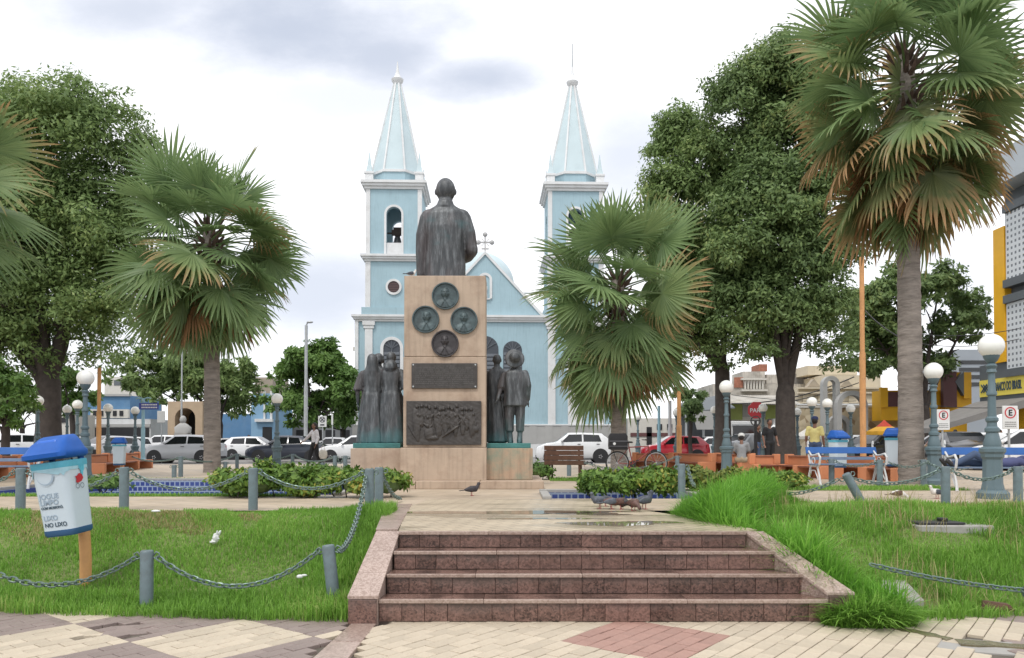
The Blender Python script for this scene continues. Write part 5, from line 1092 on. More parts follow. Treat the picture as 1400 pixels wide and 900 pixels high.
Yp = 25.0; b_ = (XX(846, 640, Yp), Yp, 0); tp = at(845, 384, Yp)
palm('bushy low fan palm right of the monument with a bicycle against its trunk', b_, tp.z, (tp.x-b_[0], 0), .22, 78, 1.5, 5, 10, 1.6, -72, .4)
Yp = 17.1; b_ = (XX(1246, 655, Yp), Yp, 0); tp = at(1240, 76, Yp)
palm('tallest fan palm at the right with long brown-tipped hanging fronds', b_, tp.z, (tp.x-b_[0], .1), .22, 100, 1.24, 9, 26, 2.2, -76, .91)
Yp = 17.0; tp = at(-128, 215, Yp); palm('fan palm cut by the left edge of the photo', (tp.x, Yp, 0), tp.z, (0, 0), .26, 64, 1.3, 12, 8, 1.9, -70, .5)
# ------------------------------------------------------------------ clipped croton hedges
def hedge(label, x0, x1, y0, y1, h, n, mat, seed, cat='hedge', name='hedge'):
    rs = np.random.RandomState(seed); q = random.Random(seed); t = thing(name, label, cat, ((x0+x1)/2, (y0+y1)/2, 0), group='clipped hedges beside the path')
    w, d = (x1-x0)/2, (y1-y0)/2; lob = []
    nx = max(2, int(w*2/.42)); ny = max(1, int(d*2/.5))
    for i in range(nx):
        for j in range(ny):
            x = -w+(i+.5)*2*w/nx+q.uniform(-.08,.08); y = -d+(j+.5)*2*d/ny; hh = h*q.uniform(.82, 1.08); lob.append((x, y, hh*.5, .34, .36, hh*.52))
    st = MB()
    for i in range(nx*2):
        x = -w*.9+1.8*w*i/(nx*2-1); st.tube([(x, q.uniform(-d,d)*.6, -.02), (x+q.uniform(-.1,.1), q.uniform(-d,d)*.7, h*.55)], [.012, .006], 5)
    stuff(st.obj('stem', m_bark, t))
    cr = MB()
    for l in lob: cr.ball(l[:3], (l[3]*.72, l[4]*.72, l[5]*.74), 8, 6)
    cr.obj('inner_foliage', m_leafD, t)
    P, o = leaf_points(lob, n, rs, .42); put('foliage', leaf_mesh('foliage', P, o, .085, mat, rs, .5, .1), t); return t
def hx(px0, px1, Y, d, py): return XX(px0, py, Y), XX(px1, py, Y), Y, Y+d
x0, x1, y0, y1 = hx(282, 540, 12.3, .95, 670); hedge('clipped green hedge left of the monument, behind the chains', x0, x1, y0, y1, .50, 15000, m_hedge, 41)
x0, x1, y0, y1 = hx(806, 922, 12.6, .9, 665); hedge('yellow-green croton hedge right of the path, behind the pigeons', x0, x1, y0, y1, .47, 8500, m_hedge, 42)
x0, x1, y0, y1 = hx(946, 1036, 13.4, .9, 665); hedge('red-tipped croton hedge just right of the leaning grey bollard', x0, x1, y0, y1, .42, 6500, m_hedge2, 43)
x0, x1, y0, y1 = hx(1040, 1098, 14.6, .8, 660); hedge('short dark green hedge at the right end, beneath the blue bench', x0, x1, y0, y1, .36, 4500, m_hedge, 44)
x0, x1, y0, y1 = hx(415, 470, 17.5, .7, 640); hedge('low green shrub behind the left hedge, at the foot of a lamp', x0, x1, y0, y1, .42, 2500, m_leafB, 45, 'shrub', 'shrub')
x0, x1, y0, y1 = hx(732, 742, 19, .5, 640); hedge('small shrub peeping out right of the monument plinth', x0, x1, y0, y1, .42, 900, m_leafB, 46, 'shrub', 'shrub')
x0, x1, y0, y1 = hx(124, 140, 14.2, .6, 660); hedge('small shrub at the corner of the left blue basin', x0, x1, y0, y1, .30, 1200, m_leafB, 47, 'shrub', 'shrub')
# grass strips beside the basins
def strip(name, label, x0, x1, y0, y1, n, h):
    struct(MB().box(x0, x1, y0, y1, -.1, .006).obj('verge', m_soil)); blades(name, label, n, lambda x, y: True, lambda x, y: .006, x0, x1, y0, y1, lambda x, y: h, m_grass, .004)
strip('verge_grass', 'thin grass strip in front of the left basin', -9.4, -3.2, 12.95, 13.22, 5000, .07)
strip('verge_grass', 'thin grass strip behind the left basin', -9.4, -3.0, 18.45, 19.3, 5000, .07)
strip('verge_grass', 'grass strip right of the monument near the brown bench', .9, 4.2, 18.3, 19.8, 4500, .07)
strip('verge_grass', 'grass patch below the blue and white bench', 5.2, 8.5, 14.6, 15.9, 4500, .08)
# ------------------------------------------------------------------ globe lamps
def lamp_proto():
    t = thing('street_lamp', 'proto', 'street lamp')
    MB().lathe([(.235, 0), (.235, .09), (.20, .13), (.185, .14)], 8, phase=.5).obj('plinth', m_lamp, t, smooth=30)
    MB().lathe([(.165, .141), (.155, .20), (.145, .24), (.138, .62), (.165, .66), (.165, .71), (.19, .74), (.19, .79), (.14, .82)], 8, phase=.5).obj('pedestal', m_lamp, t, smooth=30)
    MB().lathe([(.125, .821), (.13, .87), (.105, .96), (.085, 1.04), (.105, 1.06), (.105, 1.11), (.075, 1.14), (.07, 1.20), (.092, 1.23), (.092, 1.27), (.062, 1.30), (.056, 1.62), (.075, 1.64), (.075, 1.68), (.055, 1.71), (.048, 1.98), (.075, 2.0), (.06, 2.05), (.085, 2.10), (.05, 2.14)], 14).obj('shaft', m_lamp, t, smooth=35)
    MB().lathe([(.05, 2.141), (.08, 2.17), (.115, 2.24), (.12, 2.27)], 14).obj('collar', m_lamp, t, smooth=35)
    MB().ball((0, 0, 2.415), .19, 24, 16).obj('globe', m_globe, t, smooth=180)
    return t
LAMP = lamp_proto(); used = [False]
def lamp(px, top, label, k=1.0, z=0):
    r = ray(px, top); ratio = r[2]/r[1]; Y = (2.605*k+z-CAMZ)/ratio+CAMY; x = r[0]*(Y-CAMY)/r[1]
    g_ = 'globe lamps around the square'
    if not used[0]:
        LAMP.location = (x, Y, z); LAMP['label'] = label; LAMP['group'] = g_; used[0] = True; o = LAMP
    else: o = dup(LAMP, (x, Y, z), rnd.uniform(0, .3), label, g_)
    o.scale = (k,)*3
for a in [(1355, 457, 'nearest large globe lamp at the right edge, by the lying man'), (1276, 496, 'globe lamp right of the tall palm trunk'), (993, 520, 'globe lamp in front of the forked tree, above the red-tipped hedge'),
          (1043, 552, 'globe lamp in front of the man in black'), (1110, 543, 'globe lamp beside the person in the yellow shirt'), (1131, 545, 'globe lamp right beside the yellow shirt, above the blue bench'), (1163, 553, 'globe lamp left of the orange pole, above the blue bench'),
          (1090, 558, 'distant dark globe lamp right of the double tree trunk'), (977, 555, 'small globe lamp left of the forked tree'), (925, 559, 'small globe lamp touching the orange pole by the red car'), (872, 566, 'small lamp half hidden behind the bushy palm'),
          (379, 538, 'globe lamp in front of the dark parked car, left of the monument'), (117, 506, 'tallest-looking globe lamp behind the litter bin'), (52, 541, 'globe lamp left of the litter bin, in front of the big trunk'),
          (92, 554, 'small globe lamp right of the big left trunk'), (106, 547, 'greyish globe lamp just left of the tall one behind the bin'), (148, 552, 'dark-shafted globe lamp above the left orange wall'), (185, 556, 'globe lamp left of the light blue pole')]:
    lamp(*a)
# ------------------------------------------------------------------ bollards and chains
def bollard_proto():
    t = thing('bollard', 'p', 'bollard'); MB().lathe([(.060, -.3), (.060, .53), (.055, .545), (.052, .548)], 16).obj('post', m_post, t, smooth=40)
    for s_ in (-1, 1): MB().tube([(s_*.062, 0, .50), (s_*.085, 0, .535), (s_*.112, 0, .52), (s_*.112, 0, .485), (s_*.085, 0, .468), (s_*.062, 0, .48)], .0085, 6).obj('hook', m_chain, t, smooth=60)
    return t
BOL = bollard_proto(); bu = [False]
def bollard(loc, label, tilt=(0, 0), rz=0, k=1.0):
    g_ = 'grey chain posts'
    if not bu[0]: o = BOL; o['label'] = label; o['group'] = g_; bu[0] = True; o.location = loc
    else: o = dup(BOL, loc, None, label, g_)
    o.rotation_euler = (tilt[0], tilt[1], rz); o.scale = (1, 1, k); return Vector(loc)
def hookp(o, s_=1, z=.485, dx=0.0): return Vector((o.x+s_*.10, o.y, o.z+z))
def link_mesh(L=.082, Wd=.047, r=.0085):
    b = MB(); a = L/2-Wd/2; P = [(a+Wd/2*math.cos(t), Wd/2*math.sin(t), 0) for t in (-PI/2, -PI/4, 0, PI/4, PI/2)]+[(-a-Wd/2*math.cos(t), Wd/2*math.sin(t), 0) for t in (PI/2, PI/4, 0, -PI/4, -PI/2)]
    n = len(P); m = 5; vs = []
    for i in range(n):
        p = Vector(P[i]); tg = (Vector(P[(i+1)%n])-Vector(P[i-1])).normalized(); nn = Vector((tg.y, -tg.x, 0)); 
        for j in range(m):
            t = 2*PI*j/m; vs.append(p+nn*r*math.cos(t)+Vector((0,0,1))*r*math.sin(t))
    b.add(vs, [(i*m+j, i*m+(j+1)%m, ((i+1)%n)*m+(j+1)%m, ((i+1)%n)*m+j) for i in range(n) for j in range(m)]); return b
LM = link_mesh().mesh('chain_link', m_chain, 60); LB_ = link_mesh()
nlinks = [0]
def chain(p0, p1, sag, label, near=True, pitch=.062):
    p0, p1 = Vector(p0), Vector(p1); n0 = 200
    P = [p0.lerp(p1, i/n0)-Vector((0, 0, 4*sag*(i/n0)*(1-i/n0))) for i in range(n0+1)]
    t = thing('chain', label, 'chain', p0.lerp(p1, .5)-Vector((0,0,sag)), group='painted chains hung between posts'); O = Vector(t.location)
    big = MB(); acc = 0; nxt = pitch*.5; k = 0
    for i in range(n0):
        d = (P[i+1]-P[i]).length
        while acc+d >= nxt:
            q = P[i].lerp(P[i+1], (nxt-acc)/d)-O; tg = (P[i+1]-P[i]).normalized(); M3 = tg.to_track_quat('X', 'Z').to_matrix() @ Matrix.Rotation((PI/2 if k % 2 else 0)+.6+rnd.uniform(-.15,.15), 3, 'X')
            if near and nlinks[0] < 290: put('chain_link', LM, t, loc=q, rot=M3.to_euler()); nlinks[0] += 1
            else:
                mt = Matrix.Translation(q) @ M3.to_4x4(); big.add([mt @ Vector(v) for v in LB_.v], LB_.f)
            nxt += pitch; k += 1
        acc += d
    if big.v: o = big.obj('chain_links', m_chain, t, smooth=60, fix=False); stuff(o)
    return t
def gp(px, py, z=0): return gnd(px, py, z)
def bt(px, ytop, zg, h=.55):      # post whose top shows at ytop, standing on height zg(x, y)
    Y = 7.0
    for _ in range(60):
        p = at(px, ytop, Y); e = p.z-(zg(p.x, Y)+h)
        Y -= e*2.2 if abs(e) < 1 else math.copysign(.5, e)
    p = at(px, ytop, Y); return Vector((p.x, Y, zg(p.x, Y)))
flat = lambda x, y: 0.0
A0 = bollard((XX(-110, 690, 10.35), 10.35, 0), 'grey chain post just outside the left edge') if False else Vector((XX(-112, 690, 10.4), 10.4, 0))
A1 = bollard((XX(28, 690, 10.4), 10.4, 0), 'grey chain post at the far left, left of the litter bin')
A2 = bollard((XX(169.5, 690, 10.4), 10.4, 0), 'grey chain post just right of the litter bin, back row', k=1.02)
A3 = bollard((XX(346, 690, 10.4), 10.4, 0), 'grey chain post in front of the left hedge', k=1.0)
A4 = bollard((XX(505, 690, 10.15), 10.15, 0), 'left one of the two grey posts close together by the monument')
A5 = bollard((XX(518, 690, 10.65), 10.65, 0), 'right one of the two grey posts close together by the monument')
B1 = bollard((XX(200.5, 800, 7.62), 7.62, zl(XX(200.5, 800, 7.62), 7.62)-.02), 'front grey chain post in the left lawn, middle of the photo bottom left', rz=.1)
B2 = bollard((XX(457, 800, 7.62), 7.62, zl(XX(457, 800, 7.62), 7.62)-.02), 'leaning grey chain post by the left cheek wall of the steps', tilt=(0, -.11))
b2t = B2+Vector((-.055, 0, 0))
B0 = bollard((XX(-62, 800, 7.6), 7.6, zl(XX(-62, 800, 7.6), 7.6)), 'grey chain post outside the left edge') if False else Vector((XX(-62, 800, 7.6), 7.6, zl(XX(-62, 800, 7.6), 7.6)))
chain(hookp(B1, -1), hookp(B0, 1), .26, 'chain in the left foreground, passing in front of the orange bin post')
chain(hookp(B1, 1), hookp(b2t, -1), .30, 'foreground chain between the two front posts of the left lawn')
chain(hookp(b2t, 1), hookp(A4, -.4, .47), .20, 'chain climbing the slope beside the steps from the leaning post')
chain(hookp(A1, 1), hookp(A2, -1), .20, 'chain behind the litter bin between two back posts')
chain(hookp(A2, 1), hookp(A3, -1), .22, 'chain in front of the left blue basin')
chain(hookp(A3, 1), hookp(A4, -1), .20, 'chain hanging across the left hedge')
chain(hookp(A0, 1), hookp(A1, -1), .2, 'chain leaving the photo at the left edge, back row', False)
chain(hookp(A5, .3, .5), A5+Vector((.12, 1.2, .05)), .1, 'short chain end hanging down from the right twin post', False)
# right side
D1 = bollard((XX(932, 680, 12.6), 12.6, 0), 'grey chain post between the two croton hedges')
D2 = bollard((XX(1182, 690, 11.2), 11.2, -.04), 'strongly leaning grey chain post in the right lawn', tilt=(0, -.5)); d2t = D2+Vector((-.25, 0, -.07))
D3 = bollard((XX(1293, 690, 11.1), 11.1, 0), 'upright grey chain post at the right, in front of the far benches')
D4 = bollard((XX(1392, 690, 11.1), 11.1, 0), 'grey chain post at the right edge of the photo')
chain(hookp(D1, 1), hookp(Vector((2.75, 11.9, -.25)), 0), .06, 'chain falling into the grass from the post between the hedges', False)
chain(hookp(d2t, 1), hookp(D3, -1), .12, 'chain from the leaning post to the upright right post')
chain(hookp(D3, 1), hookp(D4, -1), .12, 'chain between the two posts at the right edge')
chain(Vector((XX(1050, 690, 11.6), 11.6, .16)), hookp(d2t, -1), .10, 'low chain lying in the grass left of the leaning post', False)
e0 = at(1190, 772, 7.75); e1 = at(1408, 808, 7.55)
chain(Vector((e0.x, 7.75, e0.z)), Vector((e1.x, 7.55, e1.z)), .03, 'chain lying across the right lawn in the foreground')
fp = bollard((e1.x+.26, 7.55, e1.z), 'fallen grey chain post lying in the right lawn', tilt=(0, PI/2-.05)) 
# far ring of posts around the basins
for i, (px, y, yt) in enumerate([(247, 652, 627), (324, 642, 624), (400, 643, 627), (458, 650, 630), (472, 650, 627)]):
    g = gp(px, y); bollard((g.x, g.y, 0), ['far thin grey post before the silver car', 'far grey post right of the left palm trunk', 'far grey post under the dark car', 'far grey post by the walking woman', 'far grey post left of the statues'][i])
for i, (px, y) in enumerate([(308, 646), (441, 648), (238, 653)]):
    g = gp(px, y); bollard((g.x, g.y, -.22), ['short far post just right of the left palm trunk', 'short far post under the walking woman', 'short far post left of the thin one before the silver car'][i])
gs = [gp(172, 640), gp(247, 652), gp(324, 642), gp(400, 643), gp(458, 650), gp(472, 650)]
for i, l in enumerate(['far chain left of the thin post by the silver car', 'far chain behind the left palm trunk', 'far chain in front of the dark car', 'far chain beside the walking woman', 'far short chain left of the statues']):
    a, b_ = gs[i], gs[i+1]; chain((a.x+.06, a.y, .5), (b_.x-.06, b_.y, .5), .16, l, False, .07)
R1 = gp(778, 651); bollard(R1, 'far grey post in front of the brown bench'); R2 = gp(926, 650); bollard(R2, 'far grey post behind the yellow-green hedge')
chain((R1.x+.06, R1.y, .5), (R2.x-.06, R2.y, .5), .32, 'far chain under the bicycle', False, .07); chain((XX(735, 640, R1.y), R1.y, .25), (R1.x-.06, R1.y, .5), .05, 'far chain in front of the brown bench', False, .07)
q = [gp(1137, 662), gp(1203, 665), gp(1263, 665)]
for p, l in zip(q, ('far grey post below the blue bench', 'far grey post left of the tall palm trunk', 'far grey post right of the tall palm trunk')): bollard(p, l)
for i, l in enumerate(('far chain before the blue and white bench', 'far chain across the tall palm trunk')):
    chain((q[i].x+.06, q[i].y-.25*(i), .5), (q[i+1].x-.06, q[i+1].y-.25*(i), .5), .1, l, False, .07)
e = gp(1340, 668); chain((q[2].x+.06, q[2].y, .5), (e.x, e.y, .5), .15, 'far chain in front of the lying man', False, .07)

# ------------------------------------------------------------------ litter bins
def rsq(a, b, r, n=5):    # rounded rectangle outline
    P = []
    for cx, cy, a0 in ((a-r, b-r, 0), (-a+r, b-r, 90), (-a+r, -b+r, 180), (a-r, -b+r, 270)):
        for i in range(n+1): t = R(a0+90*i/n); P.append((cx+r*math.cos(t), cy+r*math.sin(t)))
    return P
def shell(b, rows, cap0=True, cap1=True):
    n = len(rows[0][0]); vs = [(x, y, z) for P, z in rows for x, y in P]; k = len(rows)
    fs = [(i*n+j, i*n+(j+1)%n, (i+1)*n+(j+1)%n, (i+1)*n+j) for i in range(k-1) for j in range(n)]
    if cap0: fs.append(tuple(range(n-1, -1, -1)))
    if cap1: fs.append(tuple((k-1)*n+j for j in range(n)))
    b.add(vs, fs)
def bin_parts(root, mt):
    """blue and white post-mounted bin, base of the bucket at the origin; mt tilts bucket and lid"""
    Wb = lambda k: rsq(.185*k, .168*k, .07*k)
    def P(b, name, mat, par=root, **kw): b.xf(mt); return b.obj(name, mat, par, **kw)
    b = MB(); shell(b, [(Wb(.93), .06), (Wb(.97), .3), (Wb(1.05), .66), (Wb(1.07), .715)], True, False); shell(b, [(Wb(1.07), .715), (Wb(1.02), .715), (Wb(.96), .45), (Wb(.9), .08)], False, True); bu_ = P(b, 'bucket', m_binwhite, smooth=45, fix=False)
    b = MB(); shell(b, [(Wb(.86), .0), (Wb(.94), .02), (Wb(.945), .062)]); P(b, 'bottom_band', M('bin_bottom_blue', (.03, .10, .22), .5, .1, 4), smooth=45)
    b = MB(); shell(b, [(Wb(1.075), .66), (Wb(1.10), .675), (Wb(1.10), .72), (Wb(1.06), .725), (Wb(1.03), .66)], False, False); P(b, 'rim', M('bin_rim_teal', (.10, .42, .56), .45, .15, 6), smooth=45)
    # lid : flared skirt and a domed top, open hatch towards the front
    tl = mt
    ld_ = MB(); L_ = lambda k, ky=1.0, oy=0.0: [(x, y*ky+oy) for x, y in rsq(.195*k, .178*k, .08*k)]
    shell(ld_, [(L_(1.05), .745), (L_(1.18, 1.10, -.03), .77), (L_(1.18, 1.10, -.03), .81), (L_(1.10, 1.03, -.02), .835), (L_(.98, .9, .0), .90), (L_(.80, .66, .04), .96), (L_(.70, .5, .05), .975)], True, True)
    o = P(ld_, 'lid', m_binblue, smooth=50)
    b = MB(); shell(b, [(L_(.66, .2, -.175), .915), (L_(.60, .12, -.17), .99)]); 
    b2 = MB(); b2.hexa([(-.12,-.165,.85),(.12,-.165,.85),(.12,-.08,.85),(-.12,-.08,.85)], [(-.10,-.115,.94),(.10,-.115,.94),(.10,-.07,.94),(-.10,-.07,.94)]); P(b2, 'hatch', M('bin_hatch_blue', (.02, .12, .5), .4, .1, 4), o, bevel=.01)
    b = MB()
    for s_ in (-1, 1): b.box(s_*.16-.012, s_*.16+.012, .08, .14, .70, .77)
    P(b, 'hinge', m_binblue); return bu_, o
def small_bin(px, py, label, Y=None, rz=0, k=1.0):
    g = gp(px, py); t = thing('litter_bin', label, 'litter bin', g, rz, 'blue and white litter bins')
    MB().cyl((0, .25, 0), (0, .25, .8), .04).obj('post', m_opole, t); bin_parts(t, Matrix.Translation((0, 0, .35))); t.scale = (k,)*3; return t
# the near bin
Yb = 8.16; gb = at(117, 785, Yb); zb = zl(gb.x, Yb); t = thing('litter_bin', 'large tilted blue and white litter bin on an orange post in the left lawn', 'litter bin', (gb.x, Yb, zb), R(0), 'blue and white litter bins')
ptop = at(106, 640, Yb)
MB().tube([(0, 0, -.2), (.0, 0, .25), (-.055, .0, 1.05)], .056, 18).obj('post', m_opole, t, smooth=60)
cb = at(114, 733, Yb-.12); kb_ = .98
MT = Matrix.Translation((cb.x-gb.x, -.12-.0, cb.z-zb+.05)) @ Matrix.Rotation(R(-7.5), 4, 'Y') @ Matrix.Rotation(R(3), 4, 'X') @ Matrix.Rotation(R(-9), 4, "Z") @ Matrix.Scale(kb_, 4)
MT2 = Matrix.Translation((0, -.24, 0)) @ MT
bk, lid = bin_parts(t, MT2)
MB().bar((-.03, -.02, .55), (-.05, -.16, .56), .05, .12).bar((-.045, -.02, .85), (-.07, -.16, .86), .05, .12).obj('bracket', m_opole, t)
# printed lettering on the front-left face, pale words and dark words, and the small emblem
def decal(txt, x, z, size, mat, align='LEFT', sx=1.0):
    k = (.93+.167*(z-.06)) if z < .3 else (.97+.222*(z-.3)); k = max(k, .93+.167*(z+.03-.06)); y = -.168*k-.0035
    me = text_mesh(txt, size, mat, 'lettering', .0008, align, .0012, sx); sl = math.atan(.168*.13/.715)
    me.transform(MT2 @ Matrix.Translation((x, y, z)) @ Matrix.Rotation(PI/2+sl, 4, 'X')); return put('lettering', me, bk)
m_pale = M('pale_print', (.31, .40, .48), .5, .05, 3); m_ink = M('dark_print', (.055, .09, .12), .5, .1, 3); m_tealp = M('teal_print', (.10, .45, .58), .5, .25, 12); m_tealp2 = M('faded_teal_print', (.34, .56, .64), .5, .12, 8)
decal('JOGUE', -.128, .375, .070, m_pale); decal('LIMPO', -.128, .315, .070, m_pale); decal('COM MOSSORÓ.', -.125, .275, .033, m_ink, sx=.95); decal('LIXO', -.12, .165, .068, m_pale); decal('NO LIXO', -.118, .10, .058, m_ink)
def band_decal(z0, z1, mat, name, seed=0, off=.004):
    b = MB(); q = random.Random(seed); rows = []
    for i in range(2):
        z = (z0, z1)[i]; k = .93+.14*(z/.715)+.012; rows.append([(x*k+0, y*k) for x, y in rsq(.185+off*.2, .168+off*.2, .07)])
    n = len(rows[0]); vs = []
    lows = [z0+q.uniform(0, .05) if q.random() < .7 else z0-.04*q.random() for _ in range(n)]
    for j in range(n): vs.append((*rows[1][j], z1)); vs.append((rows[1][j][0]*.995, rows[1][j][1]*.995, lows[j]))
    b.add(vs, [(2*j, 2*((j+1)%n), 2*((j+1)%n)+1, 2*j+1) for j in range(n)]); b.xf(MT2); return b.obj(name, mat, bk, fix=True)
band_decal(.60, .668, m_tealp2, 'teal_band', 3)
# drips, ring outline and the cap-and-glasses emblem on the right face
b = MB()
for i in range(28):
    a0, a1 = R(180+10*math.sin(i))+PI*i/28, PI+PI*(i+1)/28
    a0 = PI+PI*i/28
    for rr in (.095,): 
        P0 = [(-.02+rr*math.cos(a0), .60+rr*math.sin(a0)), (-.02+rr*math.cos(a1), .60+rr*math.sin(a1)), (-.03+(rr-.012)*math.cos(a1), .60+(rr-.012)*math.sin(a1)), (-.03+(rr-.012)*math.cos(a0), .60+(rr-.012)*math.sin(a0))]
        b.add([(x, -.168*(.945+.14*z/.715)-.005, z) for x, z in P0], [(0, 1, 2, 3)])
b.xf(MT2).obj('printed_ring', m_pale, bk)
def side_pt(y, z): return (.185*(.945+.14*z/.715)+.004, y, z)
b = MB().add([side_pt(y, z) for y, z in ((-.05, .50), (-.02, .49), (.03, .505), (.055, .535), (.04, .57), (.0, .585), (-.03, .56), (-.055, .56), (-.04, .53))], [tuple(range(9))]); b.xf(MT2).obj('red_cap_emblem', M('emblem_red', (.42, .02, .03), .5, .1, 3), bk)
b = MB()
for cy in (-.032, .03):
    for i in range(14):
        a0, a1 = 2*PI*i/14, 2*PI*(i+1)/14
        b.add([side_pt(cy+r_*math.cos(a), .462+r_*math.sin(a)) for r_, a in ((.026, a0), (.026, a1), (.021, a1), (.021, a0))], [(0, 1, 2, 3)])
b.xf(MT2).obj('glasses_emblem', m_ink, bk)
b = MB()
for y, l, w in ((.045, .12, .022), (.02, .05, .015), (.07, .07, .014)):
    b.add([side_pt(y-w, .665), side_pt(y+w, .665), side_pt(y+w*.7, .665-l*.7), side_pt(y, .665-l), side_pt(y-w*.7, .665-l*.7)], [(0, 1, 2, 3, 4)])
b.xf(MT2).obj('blue_drip', m_tealp, bk)
small_bin(1146, 658, 'blue-lidded white bin behind the blue bench, right of the yellow shirt', rz=.3, k=.9); small_bin(1222, 657, 'tilted blue and white bin left of the tall palm trunk', rz=-.5, k=.95); small_bin(163, 650, 'small bin with upright blue lid above the left orange wall', rz=.2, k=.8)

# ------------------------------------------------------------------ benches
def park_bench(loc, rz, label, w=1.45):
    t = thing('park_bench', label, 'bench', loc, rz, 'blue and white cast iron benches')
    for s_ in (-1, 1):
        x = s_*(w/2-.06); b = MB()
        b.tube([(x, -.28, 0), (x, -.24, .18), (x, -.16, .36), (x, -.22, .43)], [.028, .022, .022, .025], 8); b.tube([(x, .26, 0), (x, .2, .2), (x, .13, .4), (x, .22, .62), (x, .27, .85)], [.028, .022, .024, .022, .022], 8)
        b.tube([(x, -.16, .40), (x, .14, .40)], .022, 8); b.tube([(x, -.24, .43), (x, -.28, .58), (x, -.20, .66), (x, -.05, .63), (x, .1, .62), (x, .24, .72)], [.024, .022, .024, .022, .02, .022], 8)
        b.tube([(x, -.2, .1), (x, -.05, .3), (x, .1, .3), (x, .21, .1)], .014, 6); b.tube([(x, .02+.07*math.cos(a), .51+.07*math.sin(a)) if False else (x, .02+.07*math.cos(a), .51+.07*math.sin(a)) for a in [2*PI*i/10 for i in range(11)]], .010, 6, False)
        b.tube([(x, .245, .80), (x, .285, .90), (x, .25, .93), (x, .235, .86)], .018, 6)
        b.obj('end_frame', m_iron, t, smooth=50)
    MB().hexa([(-w/2,.20,.66),(w/2,.20,.66),(w/2,.235,.66),(-w/2,.235,.66)], [(-w/2,.235,.80),(w/2,.235,.80),(w/2,.27,.80),(-w/2,.27,.80)]).obj('back_slat', m_bwood, t, bevel=.006)
    MB().hexa([(-w/2+.06,.16,.52),(w/2-.06,.16,.52),(w/2-.06,.19,.52),(-w/2+.06,.19,.52)], [(-w/2+.06,.18,.585),(w/2-.06,.18,.585),(w/2-.06,.21,.585),(-w/2+.06,.21,.585)]).obj('back_slat', M('worn_blue_wood', (.12, .17, .25), .6, .2, 5), t, bevel=.004)
    for i in range(4): MB().box(-w/2, w/2, -.22+i*.095, -.145+i*.095, .415, .445).obj('seat_slat', M('worn_blue_wood', (.12, .17, .25), .6, .2, 5), t, bevel=.005)
    return t
g = gp(1158, 662); park_bench((g.x, g.y, 0), R(6), 'blue and white bench with a wide blue back board, left of the tall palm', 1.62)
g = gp(1366, 672); BM = park_bench((g.x+.1, g.y+.2, 0), R(-8), 'white iron bench at the right edge with a man lying on it', 1.75); g2 = g
g = gp(6, 668); park_bench((g.x-.15, g.y, 0), R(8), 'blue and white bench cut by the left edge', 1.5)
g = gp(772, 656); t = thing('wooden_bench', 'brown wooden bench seen from behind, in front of the white car', 'bench', (g.x, g.y, 0), R(-12)); t.scale = (.6, 1, 1)
for s_ in (-1, 1):
    MB().bar((s_*.62, -.05, 0), (s_*.60, -.12, .82), .07, .06).bar((s_*.6, -.05, .40), (s_*.6, .38, .40), .06).bar((s_*.6, .36, 0), (s_*.6, .36, .42), .06).obj('leg', m_wood, t)
for i in range(4): MB().hexa([(-.80,-.135-.01*i,.36+.12*i),(.80,-.135-.01*i,.36+.12*i),(.80,-.10-.01*i,.36+.12*i),(-.80,-.10-.01*i,.36+.12*i)], [(-.80,-.145-.01*i,.47+.12*i),(.80,-.145-.01*i,.47+.12*i),(.80,-.11-.01*i,.47+.12*i),(-.80,-.11-.01*i,.47+.12*i)]).obj('back_slat', m_wood, t, bevel=.006)
for i in range(3): MB().box(-.78, .78, -.02+i*.13, .09+i*.13, .435, .46).obj('seat_slat', m_wood, t, bevel=.005)

# orange seat walls
def seat_wall(px0, px1, py0, py1, label, n=1, seat=True, h=.56):
    a, b_ = gp(px0, py0), gp(px1, py1); d = b_-a; L = d.length; rz = math.atan2(d.y, d.x); t = thing('seat_wall', label, 'bench', a, rz, 'orange masonry benches')
    sg = 1
    for i in range(n):
        x0, x1 = L*i/n+.09, L*(i+1)/n-.09
        MB().box(x0, x1, .10, .22, .0, h-.05).obj('panel', m_orange, t); MB().box(x0, x1, .07, .25, h-.047, h).obj('coping', M('orange_coping', (.32, .13, .07), .7, .15, 3), t, bevel=.01)
        if seat: MB().box(x0, x1, -.32, .095, .26, .30).obj('seat_board', m_wood if False else M('red_brown_seat', (.20, .07, .04), .6, .2, 4), t, bevel=.008)
    for i in range(n+1):
        x = L*i/n; MB().box(x-.088, x+.088, -.36, .26, 0, .31).box(x-.086, x+.086, .06, .262, .312, h+.03).obj('pier', m_orange, t, bevel=.012)
    return t
seat_wall(866, 916, 642, 643, 'orange seat wall right behind the bicycle'); seat_wall(922, 968, 643, 645, 'orange seat wall below the red car', 1)
seat_wall(1030, 1064, 650, 650, 'orange seat wall in front of the man in black'); seat_wall(1072, 1138, 650, 655, 'orange seat wall below the yellow shirt, behind the bench', 2); seat_wall(1146, 1190, 653, 655, 'orange seat wall behind the blue bench', 1); seat_wall(1194, 1236, 656, 658, 'orange seat wall with a bin, left of the tall palm trunk', 1); seat_wall(975, 1022, 644, 646, 'orange seat wall where a person in grey sits', 1)
seat_wall(126, 194, 648, 640, 'left orange seat wall behind the litter bin', 3); seat_wall(-30, 58, 655, 651, 'left orange seat wall beside the cut bench', 3)
